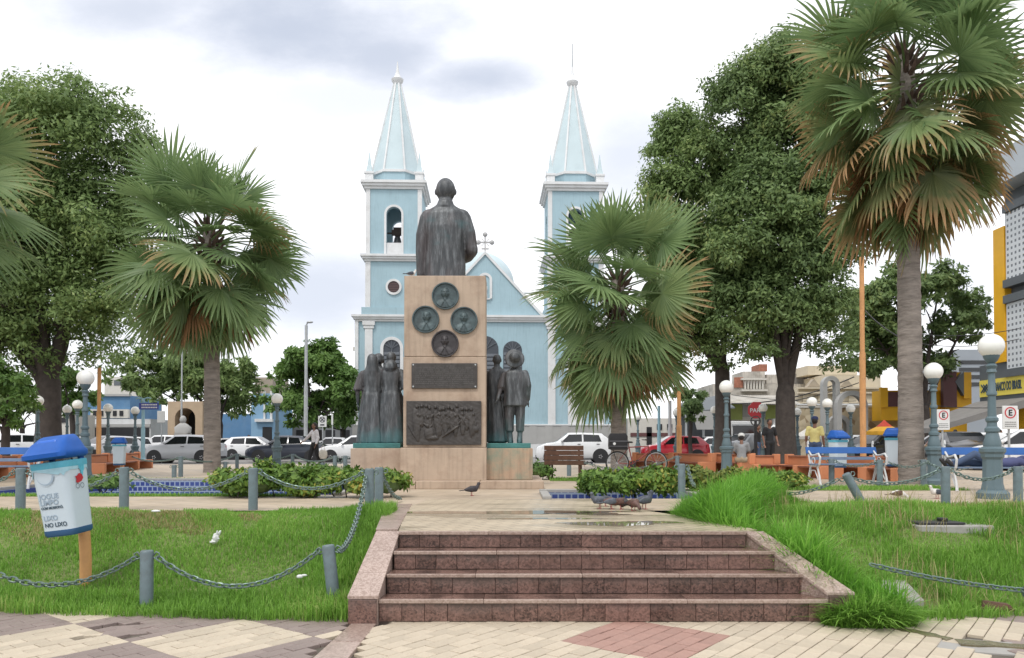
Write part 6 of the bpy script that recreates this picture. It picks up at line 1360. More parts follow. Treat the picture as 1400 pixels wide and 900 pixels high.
# ------------------------------------------------------------------ cars
CARS = {   # length, width, height and side profile (x from nose, bonnet/boot top), greenhouse (a: base front, roof front, roof rear, base rear)
 'hatch': dict(L=3.95, W=1.70, H=1.48, nose=.62, hood=.90, cowl=1.05, gh=(1.00, 1.75, 3.35, 3.88), deck=.98, tail=.75),
 'sedan': dict(L=4.40, W=1.73, H=1.47, nose=.62, hood=.88, cowl=1.10, gh=(1.08, 1.85, 3.05, 3.80), deck=1.02, tail=.78),
 'suv':   dict(L=4.10, W=1.76, H=1.60, nose=.74, hood=1.02, cowl=1.10, gh=(1.02, 1.70, 3.45, 3.98), deck=1.08, tail=.85),
}
def paint(name, col): return M(name, col, .28, .03, 1, spec=.5, coat=.6, dirt=tuple(c*.8+.02 for c in col), dirt_amt=.3, dirt_scale=1.5)
P_WH = paint('white_car_paint', (.72, .73, .74)); P_SI = paint('silver_car_paint', (.50, .51, .53)); P_DK = paint('dark_blue_car_paint', (.022, .028, .045)); P_RED = paint('red_car_paint', (.42, .015, .03)); P_BK = paint('black_car_paint', (.014, .014, .016)); P_GR = paint('grey_car_paint', (.16, .17, .18))
CMESH = {}
def car_meshes(kind):
    if kind in CMESH: return CMESH[kind]
    c = CARS[kind]; L, Wd, H = c['L'], c['W'], c['H']; g0, g1, g2, g3 = c['gh']; w = Wd/2
    def lerp(a, b, t): return a+(b-a)*t
    xs = [0, .03, .12, .3, .6, g0-.05, g0, lerp(g0, g1, .5), g1, lerp(g1, g2, .33), lerp(g1, g2, .7), g2, lerp(g2, g3, .5), g3, min(g3+.08, L-.06), L-.1, L-.02, L]
    xs = sorted(set(round(x, 3) for x in xs))
    def belt(x):
        if x < g0: t = x/g0; return lerp(c['nose'], c['hood'], min(1, t*1.9)**.55 if t < .53 else 1)+max(0, t-.5)*.10
        if x > g3: t = (x-g3)/max(.01, L-g3); return lerp(c['deck'], c['tail'], t*t)
        return lerp(c['hood']+.05, c['deck'], (x-g0)/(g3-g0))
    def top(x):
        if x <= g0 or x >= g3: return belt(x)
        if x < g1: t = (x-g0)/(g1-g0); return lerp(belt(x), H-.03, t**.9)
        if x > g2: t = (x-g2)/(g3-g2); return lerp(H-.05, belt(x), t**1.25)
        t = (x-g1)/(g2-g1); return H-.03+.03*math.sin(PI*min(1, t*1.0+.1))-.02*t
    def plan(x):
        k = 1
        if x < .5: k = 1-.20*((.5-x)/.5)**2.2
        if x > L-.45: k = 1-.13*((x-L+.45)/.45)**2.2
        return w*k
    zs0 = .20
    rows = []
    for x in xs:
        p = plan(x); b = belt(x); t = top(x); cab = t-b > .02; zlo = zs0+(.10 if x < .04 or x > L-.03 else 0)
        k = (t-b)/max(.01, H-b); rw = lerp(p*.93, p*.76, k)
        ring = [(p*.90, zlo), (p*.985, zlo+.12), (p, .55 if b > .62 else b*.8), (p*.975, b-.05), (p*.94, b), (rw+.0, t-.06 if cab else b+.004), (rw*.88, t if cab else b+.015), (0, t+.012 if cab else b+.03)]
        rows.append(ring)
    b = MB(); n = len(rows[0]); full = []
    vs = []; 
    for x, r in zip(xs, rows):
        for y, z in r: vs.append((x-L/2, -y, z))
        for y, z in r[-2::-1]: vs.append((x-L/2, y, z))
    m = 2*n-1; k = len(xs)
    fs = [(i*m+j, i*m+j+1, (i+1)*m+j+1, (i+1)*m+j) for i in range(k-1) for j in range(m-1)]+[(i*m+m-1, i*m, (i+1)*m, (i+1)*m+m-1) for i in range(k-1)]
    fs += [tuple(range(m)), tuple((k-1)*m+j for j in range(m-1, -1, -1))]
    b.add(vs, fs); body = b.mesh('body', None, 38)
    # glazing : slightly proud panes
    def side(x, t, s_):      # point on the greenhouse side, t 0 belt .. 1 roof
        p = plan(x); bz = belt(x); tz = top(x)-.06; kk = (top(x)-bz)/max(.01, H-bz); rw = lerp(p*.93, p*.76, kk); return (x-L/2, s_*(lerp(p*.94, rw, t)+.012), lerp(bz, tz, t))
    def pane(xa0, xa1, xb0, xb1):
        q = MB()
        for s_ in (-1, 1):
            q.add([side(xa0, .10, s_), side(xa1, .10, s_), side(xb1, .93, s_), side(xb0, .93, s_)], [(0,1,2,3)])
        return q.mesh('side_window', m_glass, None, False)
    mid = lerp(g1, g2, .42); wins = [pane(g0+.28, mid-.04, g1+.02, mid-.04), pane(mid+.04, g2+.12 if kind != 'sedan' else g2+.05, mid+.04, g2-.12)]
    if kind != 'sedan' : wins[1] = pane(mid+.04, g2-.02, mid+.04, g2-.16)
    def cross(xa, xb, ya=.86, yb=.84):
        za, zb = top(xa)+.018, top(xb)+.018; pa, pb = plan(xa), plan(xb); ka = (top(xa)-belt(xa))/(H-belt(xa)+.01); kb = (top(xb)-belt(xb))/(H-belt(xb)+.01)
        wa, wb = lerp(pa*.93, pa*.76, ka)*ya, lerp(pb*.93, pb*.76, kb)*yb; xm = (xa+xb)/2; zm = (top(xm)+.022); wm = (wa+wb)/2
        return MB().add([(xa-L/2,-wa,za),(xa-L/2,wa,za),(xm-L/2,wm,zm),(xm-L/2,-wm,zm),(xb-L/2,wb,zb),(xb-L/2,-wb,zb)], [(0,1,2,3),(3,2,4,5)])
    ws = cross(g0+.06, g1-.05).mesh('windscreen', m_glass, None, False); rs_ = cross(g2+.06, g3-.06).mesh('rear_window', m_glass, None, False)
    lit = []
    for s_ in (-1, 1):
        p = plan(.1); z0 = belt(.1)
        hl_ = MB().hexa([(-L/2-.004,s_*p*.52,z0-.17),(-L/2+.3,s_*(plan(.3)+.004),z0-.10),(-L/2+.3,s_*(plan(.3)-.1),z0-.10),(-L/2+.06,s_*p*.5,z0-.17)], [(-L/2-.004,s_*p*.56,z0-.06),(-L/2+.34,s_*(plan(.34)+.004),z0+.0),(-L/2+.34,s_*(plan(.34)-.1),z0+.0),(-L/2+.06,s_*p*.5,z0-.06)]).mesh('headlight', m_headl, None)
        zr_ = belt(L-.1); pr = plan(L-.1)
        tl_ = MB().hexa([(L/2-.24,s_*(plan(L-.24)+.006),zr_-.22),(L/2+.008,s_*pr*.70,zr_-.20),(L/2-.05,s_*pr*.66,zr_-.20),(L/2-.24,s_*(plan(L-.24)-.06),zr_-.22)], [(L/2-.22,s_*(plan(L-.22)+.006),zr_-.04),(L/2+.006,s_*pr*.74,zr_-.07),(L/2-.05,s_*pr*.66,zr_-.07),(L/2-.22,s_*(plan(L-.22)-.06),zr_-.04)]).mesh('tail_light', m_redl, None)
        lit += [hl_, tl_]
    wheels = []; rr = .305 if kind != 'suv' else .335
    for xw in (.78, L-.74):
        for s_ in (-1, 1): wheels.append((xw-L/2, s_*(w-.115), rr))
    q = MB()     # arches and sills in dark plastic
    for xw in (.78, L-.74):
        for s_ in (-1, 1): q.cyl((xw-L/2, s_*(w-.3), rr+.015), (xw-L/2, s_*(w*.998+.004), rr+.015), rr+.075, None, 20)
    q.box(-L/2+1.15, L/2-1.1, -w*.985, w*.985, .17, .235); q.box(-L/2-.012, -L/2+.3, -w*.62, w*.62, .20, .40).box(L/2-.3, L/2+.012, -w*.7, w*.7, .22, .36)
    arch = q.mesh('trim', m_plast, None)
    tyre = MB().lathe([(rr*.62, -.09), (rr*.94, -.10), (rr, -.07), (rr, .07), (rr*.94, .10), (rr*.62, .09)], 22).xf(Matrix.Rotation(PI/2, 4, 'X')).mesh('wheel', m_tyre, 40)
    rim = MB()
    rim.lathe([(.06, -.104), (rr*.6, -.098), (rr*.64, -.09), (rr*.64, .09), (rr*.6, .098), (.06, .104)], 18)
    for i in range(5): 
        a = 2*PI*i/5
        for s_ in (-1, 1): rim.bar((.05*math.cos(a), .05*math.sin(a), s_*.11), (rr*.6*math.cos(a), rr*.6*math.sin(a), s_*.102), .05, .02)
    rim = rim.xf(Matrix.Rotation(PI/2, 4, 'X')).mesh('rim', m_rim, 40)
    plate = MB().box(L/2+.002, L/2+.022, -.2, .2, .62, .75).mesh('number_plate', m_white, None)
    mir = MB().ball((0, 0, 0), (.07, .10, .07), 8, 6).mesh('mirror', None, 60)
    hnd = MB().box(0, .16, -.012, .012, 0, .025).mesh('handle', m_plast, None)
    CMESH[kind] = dict(c=c, body=body, wins=wins, ws=ws, rs=rs_, lit=lit, wheels=wheels, arch=arch, tyre=tyre, rim=rim, plate=plate, mir=mir, hnd=hnd, plan=plan, belt=belt, g0=g0, mid=mid); return CMESH[kind]
PB = {}
def car(kind, paint_, px, Y, label, face=-1, rz=0.0, z=None, dx=0.0):
    """face -1: nose to the left of the photo, +1 to the right"""
    d = car_meshes(kind); z = ST if z is None else z; x = XX(px, 615, Y)
    t = thing('parked_car', label, 'car', (x, Y, z), (0 if face < 0 else PI)+rz, 'cars parked along the street and the square')
    def pm(me):
        k = (me.name, paint_.name)
        if k not in PB: m2 = me.copy(); m2.name = me.name.split('.')[0]; m2.materials.clear(); m2.materials.append(paint_); PB[k] = m2
        return PB[k]
    put('body', pm(d['body']), t)
    for w in d['wins']: put('side_window', w, t)
    put('windscreen', d['ws'], t); put('rear_window', d['rs'], t); put('trim', d['arch'], t); put('number_plate', d['plate'], t)
    for i, l in enumerate(d['lit']): put('headlight' if i % 2 == 0 else 'tail_light', l, t)
    for w in d['wheels']: o = put('wheel', d['tyre'], t, loc=w); put('rim', d['rim'], o)
    L = d['c']['L']; p = d['plan'](d['g0']+.3)
    for s_ in (-1, 1):
        put('mirror', pm(d['mir']), t, loc=(d['g0']+.32-L/2, s_*(p+.06), d['belt'](d['g0'])+.10))
        for xx in (d['mid']-.28, d['mid']+.72): put('door_handle', d['hnd'], t, loc=(xx-L/2, s_*(p-.004), d['belt'](xx)-.10))
    return t
car('suv', P_WH, 785, 41.5, 'white small crossover with dark lower trim, right of the monument in front of the church', -1)
car('hatch', P_SI, 252, 40.5, 'silver white car facing left behind the left palm trunk', -1)
car('sedan', P_DK, 395, 43.0, 'dark blue car facing left behind the globe lamp and the walking woman', -1)
car('hatch', P_WH, 350, 49.5, 'white hatchback with red tail light at its left end, right of the left palm', 1)
car('sedan', P_WH, 492, 42.5, 'white car half hidden behind the statue group on the left', -1)
car('suv', P_WH, 224, 51.5, 'white estate car just behind the silver one on the left', -1)
car('sedan', P_GR, 405, 57.0, 'grey car behind the dark blue one', -1)
car('hatch', P_WH, 170, 50.0, 'white car behind the dark-shafted lamp on the left', -1, .9)
car('hatch', P_SI, 145, 45.0, 'silver car right of the litter bin lid, with a slanted windscreen', -1, 1.0)
car('hatch', P_SI, 78, 46.0, 'silver car left of the litter bin lid', -1, .8)
car('suv', P_WH, 18, 44.0, 'white car under the feathery tree at the left edge', -1, .6)
car('sedan', P_BK, 58, 52.0, 'black car between the two silver ones on the left', -1, .7)
car('sedan', P_RED, 205, 62.0, 'dark red car far behind the white estate on the left', -1)
car('hatch', P_WH, 330, 58.0, 'white car beyond the hatchback, right of the left palm', 1)
car('sedan', P_SI, 455, 52.0, 'silver car behind the walking woman', -1)
car('hatch', P_RED, 920, 45.0, 'red car right of the bushy palm', -1)
car('sedan', P_WH, 972, 49.0, 'white car half hidden behind the red one', -1)
car('suv', P_GR, 1040, 44.0, 'grey car behind the person sitting in grey', 1, .5)
car('sedan', P_BK, 1306, 30.5, 'black car seen from behind with red tail lights, behind the right globe lamp', -1, PI/2*.86+PI)
car('hatch', P_WH, 1342, 33.5, 'white car in front of the bank entrance, beside the black car', -1, -1.15)
car('hatch', P_WH, 1412, 25.5, 'white hatchback with red tail light at the right edge', -1, 2.35+PI)
car('sedan', P_BK, 1196, 39.0, 'black car under the yellow parasol', -1, .4)
car('hatch', P_WH, 1160, 42.0, 'white car left of the yellow parasol', -1, .3)
car('sedan', P_SI, 1290, 38.0, 'silver car behind the black one near the bank', -1, -1.0)

# ------------------------------------------------------------------ people
def person(loc, rz, label, h, pose, shirt, trousers, hair='short', cap=None, sk=m_skin, extra=None, group='people in the square'):
    """pose: dict of joints in metres for a 1.7 m figure facing -Y"""
    t = thing('person', label, 'person', loc, rz, group); k = h/1.7
    P = {n: Vector(v)*k for n, v in pose.items()}; J = lambda n: P[n]
    b = MB(); r = lambda *a: [x*k for x in a]
    hd = J('head'); nk = J('neck'); ch_ = J('chest'); pl = J('pelvis'); f = (J('face') if 'face' in P else Vector((0, -1, 0))).normalized()
    b.limb([pl, pl.lerp(ch_, .5), ch_], r(.125, .115, .125), 14, .75); b.limb([ch_, nk, nk.lerp(hd, .5)], r(.09, .052, .05), 12)
    b.ball(hd, (.075*k, .09*k, .11*k), 16, 12); b.ball(hd+f*.09*k-Vector((0,0,.015*k)), .016*k, 6, 5)
    for s_ in (-1, 1): sd = f.cross(Vector((0,0,1))); b.ball(hd+sd*s_*.078*k-Vector((0,0,.01*k)), (.015*k, .02*k, .028*k), 6, 5); b.ball(hd+f*.08*k+sd*s_*.03*k+Vector((0,0,.012*k)), .012*k, 6, 5)
    b.ball(hd+f*.083*k-Vector((0,0,.05*k)), (.024*k, .012*k, .01*k), 6, 5)
    for s_ in ('l', 'r'):
        b.limb([J('sh_'+s_), J('el_'+s_), J('wr_'+s_)], r(.05, .042, .028), 10); d = (J('wr_'+s_)-J('el_'+s_)).normalized(); sd = d.cross(Vector((.3, 1, .2))).normalized(); fingers(b, J('wr_'+s_)+d*.02*k, d, sd, .085*k, .0105*k)
        b.limb([J('hip_'+s_), J('kn_'+s_), J('an_'+s_)], r(.085, .06, .04), 12); b.limb([J('an_'+s_)-Vector((0,0,.03*k)), J('toe_'+s_)], r(.04, .032), 8)
    put('body', remesh(b, .014*k, sk, 2, 'body'), t)
    b = MB(); b.limb([pl+Vector((0,0,.02))*k, pl.lerp(ch_, .5), ch_], r(.148, .138, .148), 16, .78); b.limb([J('sh_l'), ch_+Vector((0,0,.03*k)), J('sh_r')], r(.07, .085, .07), 12)
    for s_ in ('l', 'r'):
        e = J('sh_'+s_).lerp(J('el_'+s_), .75) if not (extra and 'long' in extra) else J('el_'+s_).lerp(J('wr_'+s_), .8)
        pts = [J('sh_'+s_), e] if not (extra and 'long' in extra) else [J('sh_'+s_), J('el_'+s_), e]; b.limb(pts, r(.068, .060, .045)[:len(pts)] if len(pts) == 3 else r(.068, .062), 12)
    put('shirt', remesh(b, .016*k, shirt, 3, 'shirt'), t)
    b = MB(); b.limb([J('hip_l'), pl, J('hip_r')], r(.11, .135, .11), 14)
    for s_ in ('l', 'r'): b.limb([J('hip_'+s_), J('kn_'+s_), J('an_'+s_)], r(.105, .08, .058), 12)
    put('trousers', remesh(b, .016*k, trousers, 3, 'trousers'), t)
    for s_ in ('l', 'r'): MB().limb([J('an_'+s_)-Vector((0,0,.055*k))-(J('toe_'+s_)-J('an_'+s_))*.2, J('toe_'+s_)-Vector((0,0,.01*k))], r(.045, .04), 10).obj('shoe', m_plast, t, smooth=180)
    q = MB(); hb = hd-f*.016*k+Vector((0,0,.022*k)); q.ball(hb, (.085*k, .098*k, .112*k), 14, 10)
    if hair == 'long': q.limb([hb-f*.03*k, hb-f*.07*k-Vector((0,0,.14*k)), hb-f*.08*k-Vector((0,0,.30*k))], r(.085, .085, .05), 12)
    for i, v in enumerate(q.v):     # keep the face free
        d = Vector(v)-hd
        if d.dot(f) > .045*k and d.z < .06*k: q.v[i] = tuple(hd+(d-f*(d.dot(f)-.03*k))*.9)
    q.obj('hair', m_hair, t, smooth=180)
    if cap: c_ = MB().lathe([(.098*k, 0), (.102*k, .03*k), (.09*k, .075*k), (.05*k, .105*k), (.01*k, .112*k)], 16).ball((f.x*.11*k, f.y*.11*k, .008*k), (.07*k, .07*k, .008*k), 10, 5); c_.obj('cap', cap, t, smooth=60, loc=hd+Vector((0,0,.045*k)))
    return t
def stand(stride=.0, al=None, ar=None):
    p = dict(head=(0,-.02,1.58), neck=(0,0,1.43), chest=(0,0,1.26), pelvis=(0,0,.92), sh_l=(-.17,0,1.38), sh_r=(.17,0,1.38), el_l=(-.23,.03,1.12), el_r=(.23,.03,1.12), wr_l=(-.24,-.06,.88), wr_r=(.24,-.06,.88),
             hip_l=(-.09,0,.9), hip_r=(.09,0,.9), kn_l=(-.10,-stride*.6,.49), kn_r=(.10,stride*.3,.49), an_l=(-.10,-stride,.09), an_r=(.10,stride,.10), toe_l=(-.11,-stride-.16,.04), toe_r=(.11,stride-.14,.04))
    if al: p.update(el_l=al[0], wr_l=al[1])
    if ar: p.update(el_r=ar[0], wr_r=ar[1])
    return p
def sit(): return dict(head=(0,-.06,1.20), neck=(0,-.01,1.05), chest=(0,0,.88), pelvis=(0,.02,.55), sh_l=(-.17,0,1.0), sh_r=(.17,0,1.0), el_l=(-.23,-.05,.76), el_r=(.23,-.05,.76), wr_l=(-.12,-.28,.66), wr_r=(.12,-.28,.66),
             hip_l=(-.09,0,.53), hip_r=(.09,0,.53), kn_l=(-.12,-.42,.53), kn_r=(.12,-.42,.53), an_l=(-.12,-.40,.09), an_r=(.12,-.40,.09), toe_l=(-.12,-.56,.04), toe_r=(.12,-.56,.04))
cl = lambda n, c: M(n, c, .8, .15, 6, .2, 30)
m_jeans = cl('blue_denim', (.05, .08, .15)); m_blk = cl('black_cloth', (.014, .014, .016)); m_wsh = cl('white_cloth', (.62, .60, .62)); m_ysh = cl('yellow_cloth', (.62, .55, .22)); m_gsh = cl('grey_cloth', (.26, .27, .28)); m_tan = cl('tan_cloth', (.36, .29, .2))
g = gp(430, 640); pw = person((g.x, g.y, 0), -.9, 'woman in a white top and black trousers walking with a pale bag', 1.66, dict(stand(.22, al=((-.36,-.12,1.16), (-.55,-.22,1.0)))), m_wsh, m_blk, 'long', extra=('long',))
q = MB(); q.loft([(0,0,0,.10,.05,.06,5,0),(0,0,.10,.15,.075,.06,5,0),(0,0,.26,.15,.06,.05,5,1),(0,0,.33,.08,.03)], 18); q.tube([(-.06,0,.32),(-.04,0,.46),(.0,0,.50),(.04,0,.46),(.06,0,.32)], .009, 6)
bag = q.obj('shopping_bag', cl('pale_bag_cloth', (.55,.52,.45)), smooth=70, loc=(g.x+.34, g.y-.12, .34)); tag(bag, 'pale cloth bag carried by the walking woman', 'bag')
q = MB(); q.box(-.14, .14, .12, .24, 1.0, 1.40)
q.obj('backpack', m_blk, pw, bevel=.03)
g = gp(1052, 645); person((XX(1052, 600, g.y+1.5), g.y+1.5, 0), .3, 'man in black standing behind a globe lamp by the double trunk', 1.72, stand(.03, ar=((.27,.02,1.12),(.25,-.1,.92))), m_blk, m_blk)
g = gp(1116, 652); person((XX(1114, 600, g.y+.9), g.y+.9, 0), 2.6, 'person in a pale yellow shirt and dark blue cap, leaning by the lamps', 1.62, stand(.05), m_ysh, m_jeans, cap=cl('navy_cap', (.02,.03,.09)))
g = gp(1012, 646); person((g.x, g.y-.15, -.12), 2.9, 'person in grey seated on the orange wall with a pale face mask or cap', 1.68, sit(), m_gsh, m_tan, cap=cl('white_cap', (.6,.6,.58)))
g = gp(1040, 640); person((XX(1036, 600, g.y+2.4), g.y+2.4, 0), .9, 'dark-clothed person leaning beside the man in black', 1.66, stand(.1), m_blk, m_jeans)
for px, yb, sh, lab, rz in ((1202, 628, m_blk, 'person in dark clothes by the stone wall, below the parasol', .2), (1306, 620, cl('pink_cloth', (.45,.22,.2)), 'person in pink behind the black car', 2), (1367, 618, cl('pale_cloth', (.5,.5,.48)), 'person in pale clothes walking behind the white cars at the bank', 1), (340, 612, cl('red_cloth', (.35,.05,.05)), 'person in red behind the white hatchback', 0.3)):
    Y = 48 if px < 1250 else 36; 
    if px == 340: Y = 56
    person((XX(px, 600, Y), Y, ST), rz, lab, 1.66, stand(.05), sh, m_jeans)
# man lying on the white bench
LW = dict(head=(.66,.0,.60), neck=(.50,.0,.56), chest=(.30,0,.55), pelvis=(-.05,0,.53), face=(.25,-.5,.8), sh_l=(.42,-.17,.56), sh_r=(.42,.15,.58), el_l=(.62,-.22,.70), el_r=(.60,.2,.66), wr_l=(.72,-.05,.78), wr_r=(.74,.06,.74),
          hip_l=(-.08,-.09,.53), hip_r=(-.08,.09,.53), kn_l=(-.46,-.10,.72), kn_r=(-.48,.10,.56), an_l=(-.82,-.08,.52), an_r=(-.88,.08,.51), toe_l=(-.95,-.08,.60), toe_r=(-1.0,.08,.62))
person((BM.location.x-.02, BM.location.y-.03, 0), R(-8), 'man in blue lying on the white bench at the right edge', 1.6, LW, cl('navy_stripe_cloth', (.06,.07,.16)), m_jeans)

# ------------------------------------------------------------------ pigeons
def pigeon_mesh(feed=False):
    b = MB(); b.limb([(0, .10, .10), (0, .02, .115), (0, -.07, .12), (0, -.10, .15)] if not feed else [(0, .10, .12), (0, .02, .115), (0, -.07, .10), (0, -.11, .085)], [.025, .055, .055, .032], 12)
    b.limb([(0, -.10, .15), (0, -.115, .195)] if not feed else [(0, -.11, .085), (0, -.15, .06)], [.03, .024], 10); h = (0, -.12, .205) if not feed else (0, -.16, .05); b.ball(h, .028, 10, 8)
    return remesh(b, .008, None, 3, 'pigeon'), h
PG = {f: pigeon_mesh(f) for f in (False, True)}
WINGM = MB().loft([(0,0,0,.012,.03),(0,.0,.03,.016,.045),(0,.0,.10,.012,.04),(0,.0,.16,.008,.02),(0,0,.19,.003,.006)], 12).xf(Matrix.Rotation(-PI/2, 4, 'X')).mesh('wing', None, 180)
def pigeon(loc, rz, label, col, wing, feed=False, k=1.0):
    t = thing('pigeon', label, 'pigeon', loc, rz, 'pigeons in the square'); me, h = PG[feed]; key = (feed, col.name)
    if key not in PB: m2 = me.copy(); m2.materials.clear(); m2.materials.append(col); PB[key] = m2
    put('body', PB[key], t)
    kw = ('w', wing.name)
    if kw not in PB: m2 = WINGM.copy(); m2.name = 'wing'; m2.materials.clear(); m2.materials.append(wing); PB[kw] = m2
    for s_ in (-1, 1): put('wing', PB[kw], t, loc=(s_*.05, -.055, .125), rot=(R(-8), 0, s_*.12))
    MB().hexa([(-.025,.09,.095),(.025,.09,.095),(.035,.22,.085),(-.035,.22,.085)], [(-.025,.09,.108),(.025,.09,.108),(.035,.22,.092),(-.035,.22,.092)]).obj('tail', wing, t)
    for s_ in (-1, 1): MB().tube([(s_*.025, 0, .08), (s_*.025, .005, .035), (s_*.025, 0, .006)], .005, 5).bar((s_*.025, .02, .005), (s_*.025, -.035, .005), .008, .006).obj('leg', M('pigeon_leg', (.35,.08,.08), .6, .1, 5), t)
    MB().lathe([(.008, 0), (.001, .03)], 6).xf(Matrix.Rotation(PI/2+(.7 if feed else .2), 4, 'X')).obj('beak', m_plast, t, loc=(h[0], h[1]-.024, h[2]))
    t.scale = (k*(.74 if k > 1.18 else .85),)*3; return t
pg_d = M('pigeon_dark', (.035,.03,.035), .6, .3, 30); pg_g = M('pigeon_grey', (.085,.095,.115), .6, .35, 30); pg_b = M('pigeon_brown', (.10,.05,.04), .6, .4, 30); pg_w = M('pigeon_white', (.6,.58,.55), .6, .2, 30); pg_s = M('pigeon_slate', (.045,.052,.068), .6, .35, 30)
for px, py, rz, lab, a, w_, fd, k in [(645, 678, 1.9, 'dark brown pigeon standing alone before the monument', pg_d, pg_d, False, 1.15), (881, 697, 2.2, 'slate pigeon standing upright at the right end of the pigeon group', pg_s, pg_g, False, 1.45), (866, 699, .4, 'rust-breasted pigeon with pale head in the pigeon group', pg_b, pg_b, True, 1.25),
        (849, 697, 1.2, 'dark brown pigeon in the middle of the group by the hedge', pg_d, pg_b, True, 1.25), (836, 697, 1.7, 'brown-grey pigeon with a speckled wing in the group by the hedge', pg_b, pg_g, True, 1.25), (820, 696, -1.3, 'blue-grey pigeon at the left end of the group by the hedge', pg_g, pg_g, False, 1.3), (828, 693, 1.2, 'grey pigeon feeding behind the left end of the group', pg_s, pg_s, True, 1.2),
        (1228, 684, 1.5, 'white and brown pigeon on the pale paving, farther left of two', pg_w, pg_b, True, 1.2), (1281, 682, -1.4, 'white pigeon with dark tail left of the upright post', pg_w, pg_s, False, 1.25),
        (799, 638, 1.3, 'dark pigeon near the brown bench, left one', pg_d, pg_d, False, 1.1), (811, 638, -1.0, 'dark pigeon with white wing right of the brown bench', pg_s, pg_w, False, 1.2), (934, 655, 1.4, 'small dark pigeon by the yellow-green hedge', pg_d, pg_d, True, 1.1), (942, 654, -1.2, 'second small dark pigeon, right of the hedge post', pg_s, pg_s, True, 1.1)]:
    g = gp(px, py); pigeon((g.x, g.y, .006 if 7.9 < g.y < 12.3 else .001), rz, lab, a, w_, fd, k)
c = at(562, 376, MY+.2); pigeon((c.x, c.y, zt_mon if 'zt_mon' in globals() else bpy.data.objects['upper_block'].bound_box[1][2]), 2.0, 'black and white pigeon perched on the top left corner of the monument', pg_w, pg_s, False, .9)

# ------------------------------------------------------------------ bicycle with a delivery bag
g0, g1 = gp(844, 648.5), gp(897, 648.5); WB = (g1-g0).length; Rw = .325
bi = thing('bicycle', 'old red bicycle leaning against the bushy palm', 'bicycle', (g0.x, g0.y, 0), 0); m_bred = M('bike_red', (.24, .035, .03), .5, .2, 10, dirt=(.12,.05,.03), dirt_amt=.5, dirt_scale=9)
for x in (0, WB):
    b = MB(); n = 32; P = [(x+Rw*math.cos(2*PI*i/n), 0, Rw+Rw*math.sin(2*PI*i/n)) for i in range(n+1)]; b.tube(P, .02, 6, False); w = b.obj('wheel', m_tyre, bi, smooth=180)
    b = MB(); P = [(x+(Rw-.03)*math.cos(2*PI*i/n), 0, Rw+(Rw-.03)*math.sin(2*PI*i/n)) for i in range(n+1)]; b.tube(P, .011, 5, False)
    for i in range(14): a = 2*PI*i/14; b.bar((x, .0, Rw), (x+(Rw-.03)*math.cos(a), 0, Rw+(Rw-.03)*math.sin(a)), .005)
    b.cyl((x, -.04, Rw), (x, .04, Rw), .025, None, 8); b.obj('rim', m_steel, w)
bb = (WB*.40, 0, .29); st_ = (WB*.30, 0, .78); hd_ = (WB*.80, 0, .80); hb_ = (WB*.83, 0, .66)
b = MB()
for p, q_, r_ in ((bb, st_, .017), (st_, hd_, .017), (bb, hb_, .02), (hd_, hb_, .022), (st_, (0, 0, Rw), .011), (bb, (0, 0, Rw), .012)): b.cyl(p, q_, r_, None, 8)
b.tube([hb_, (WB*.9, 0, .5), (WB, 0, Rw)], .015, 8); b.cyl(st_, (WB*.29, 0, .90), .013, None, 8); b.obj('frame', m_bred, bi, smooth=60)
b = MB(); b.cyl(hd_, (WB*.77, 0, .98), .013, None, 8); b.tube([(WB*.68, -.27, 1.0), (WB*.76, -.2, .99), (WB*.77, 0, .98), (WB*.76, .2, .99), (WB*.68, .27, 1.0)], .013, 8); b.obj('handlebar', m_plast, bi, smooth=60)
MB().loft([(WB*.28,0,.90,.13,.07),(WB*.28,0,.935,.14,.08),(WB*.27,0,.95,.10,.06)], 16).obj('saddle', m_plast, bi, smooth=60)
b = MB().lathe([(.095, -.004), (.095, .004)], 20).xf(Matrix.Rotation(PI/2, 4, 'X')); b.bar((-.13, -.06, -.11), (.13, -.06, .11), .02).box(-.17, -.09, -.13, -.05, -.125, -.10).box(.09, .17, -.11, -.03, .10, .125); b.obj('crank', m_plast, bi, loc=bb)
MB().box(-.2, .3, -.06, .06, .70, .715).bar((0, -.04, Rw), (-.12, -.04, .70), .012).bar((0, .04, Rw), (-.12, .04, .70), .012).obj('rack', m_plast, bi)
b = MB(); shell(b, [([(x, y) for x, y in rsq(.26, .2, .07)], 0), (rsq(.27, .21, .08), .1), (rsq(.265, .205, .08), .38), (rsq(.22, .17, .08), .46)]); bg_ = thing('delivery_bag', 'black delivery bag strapped on the rear rack of the bicycle', 'bag', (g0.x+.02, g0.y, .72)); b.obj('box', m_blk, bg_, smooth=50)
MB().box(-.275, .275, -.213, -.205, .22, .25).box(-.275, .275, -.213, -.205, .08, .10).obj('strap', M('grey_strap', (.09,.09,.10), .7, .1, 5), bg_); MB().lathe([(.04, 0), (.03, .006)], 14).xf(Matrix.Rotation(PI/2, 4, 'X')).obj('round_badge', m_white, bg_, loc=(-.13, -.212, .16))
# ------------------------------------------------------------------ buildings on the right
def bx(b, px0, px1, py0, py1, Y, d=4.0, z0=None):   # box whose front face fills the pixel rectangle at distance Y
    a, c = at(px0, py1, Y), at(px1, py0, Y); return b.box(a.x, c.x, Y, Y+d, ST if z0 == 'g' else a.z, c.z)
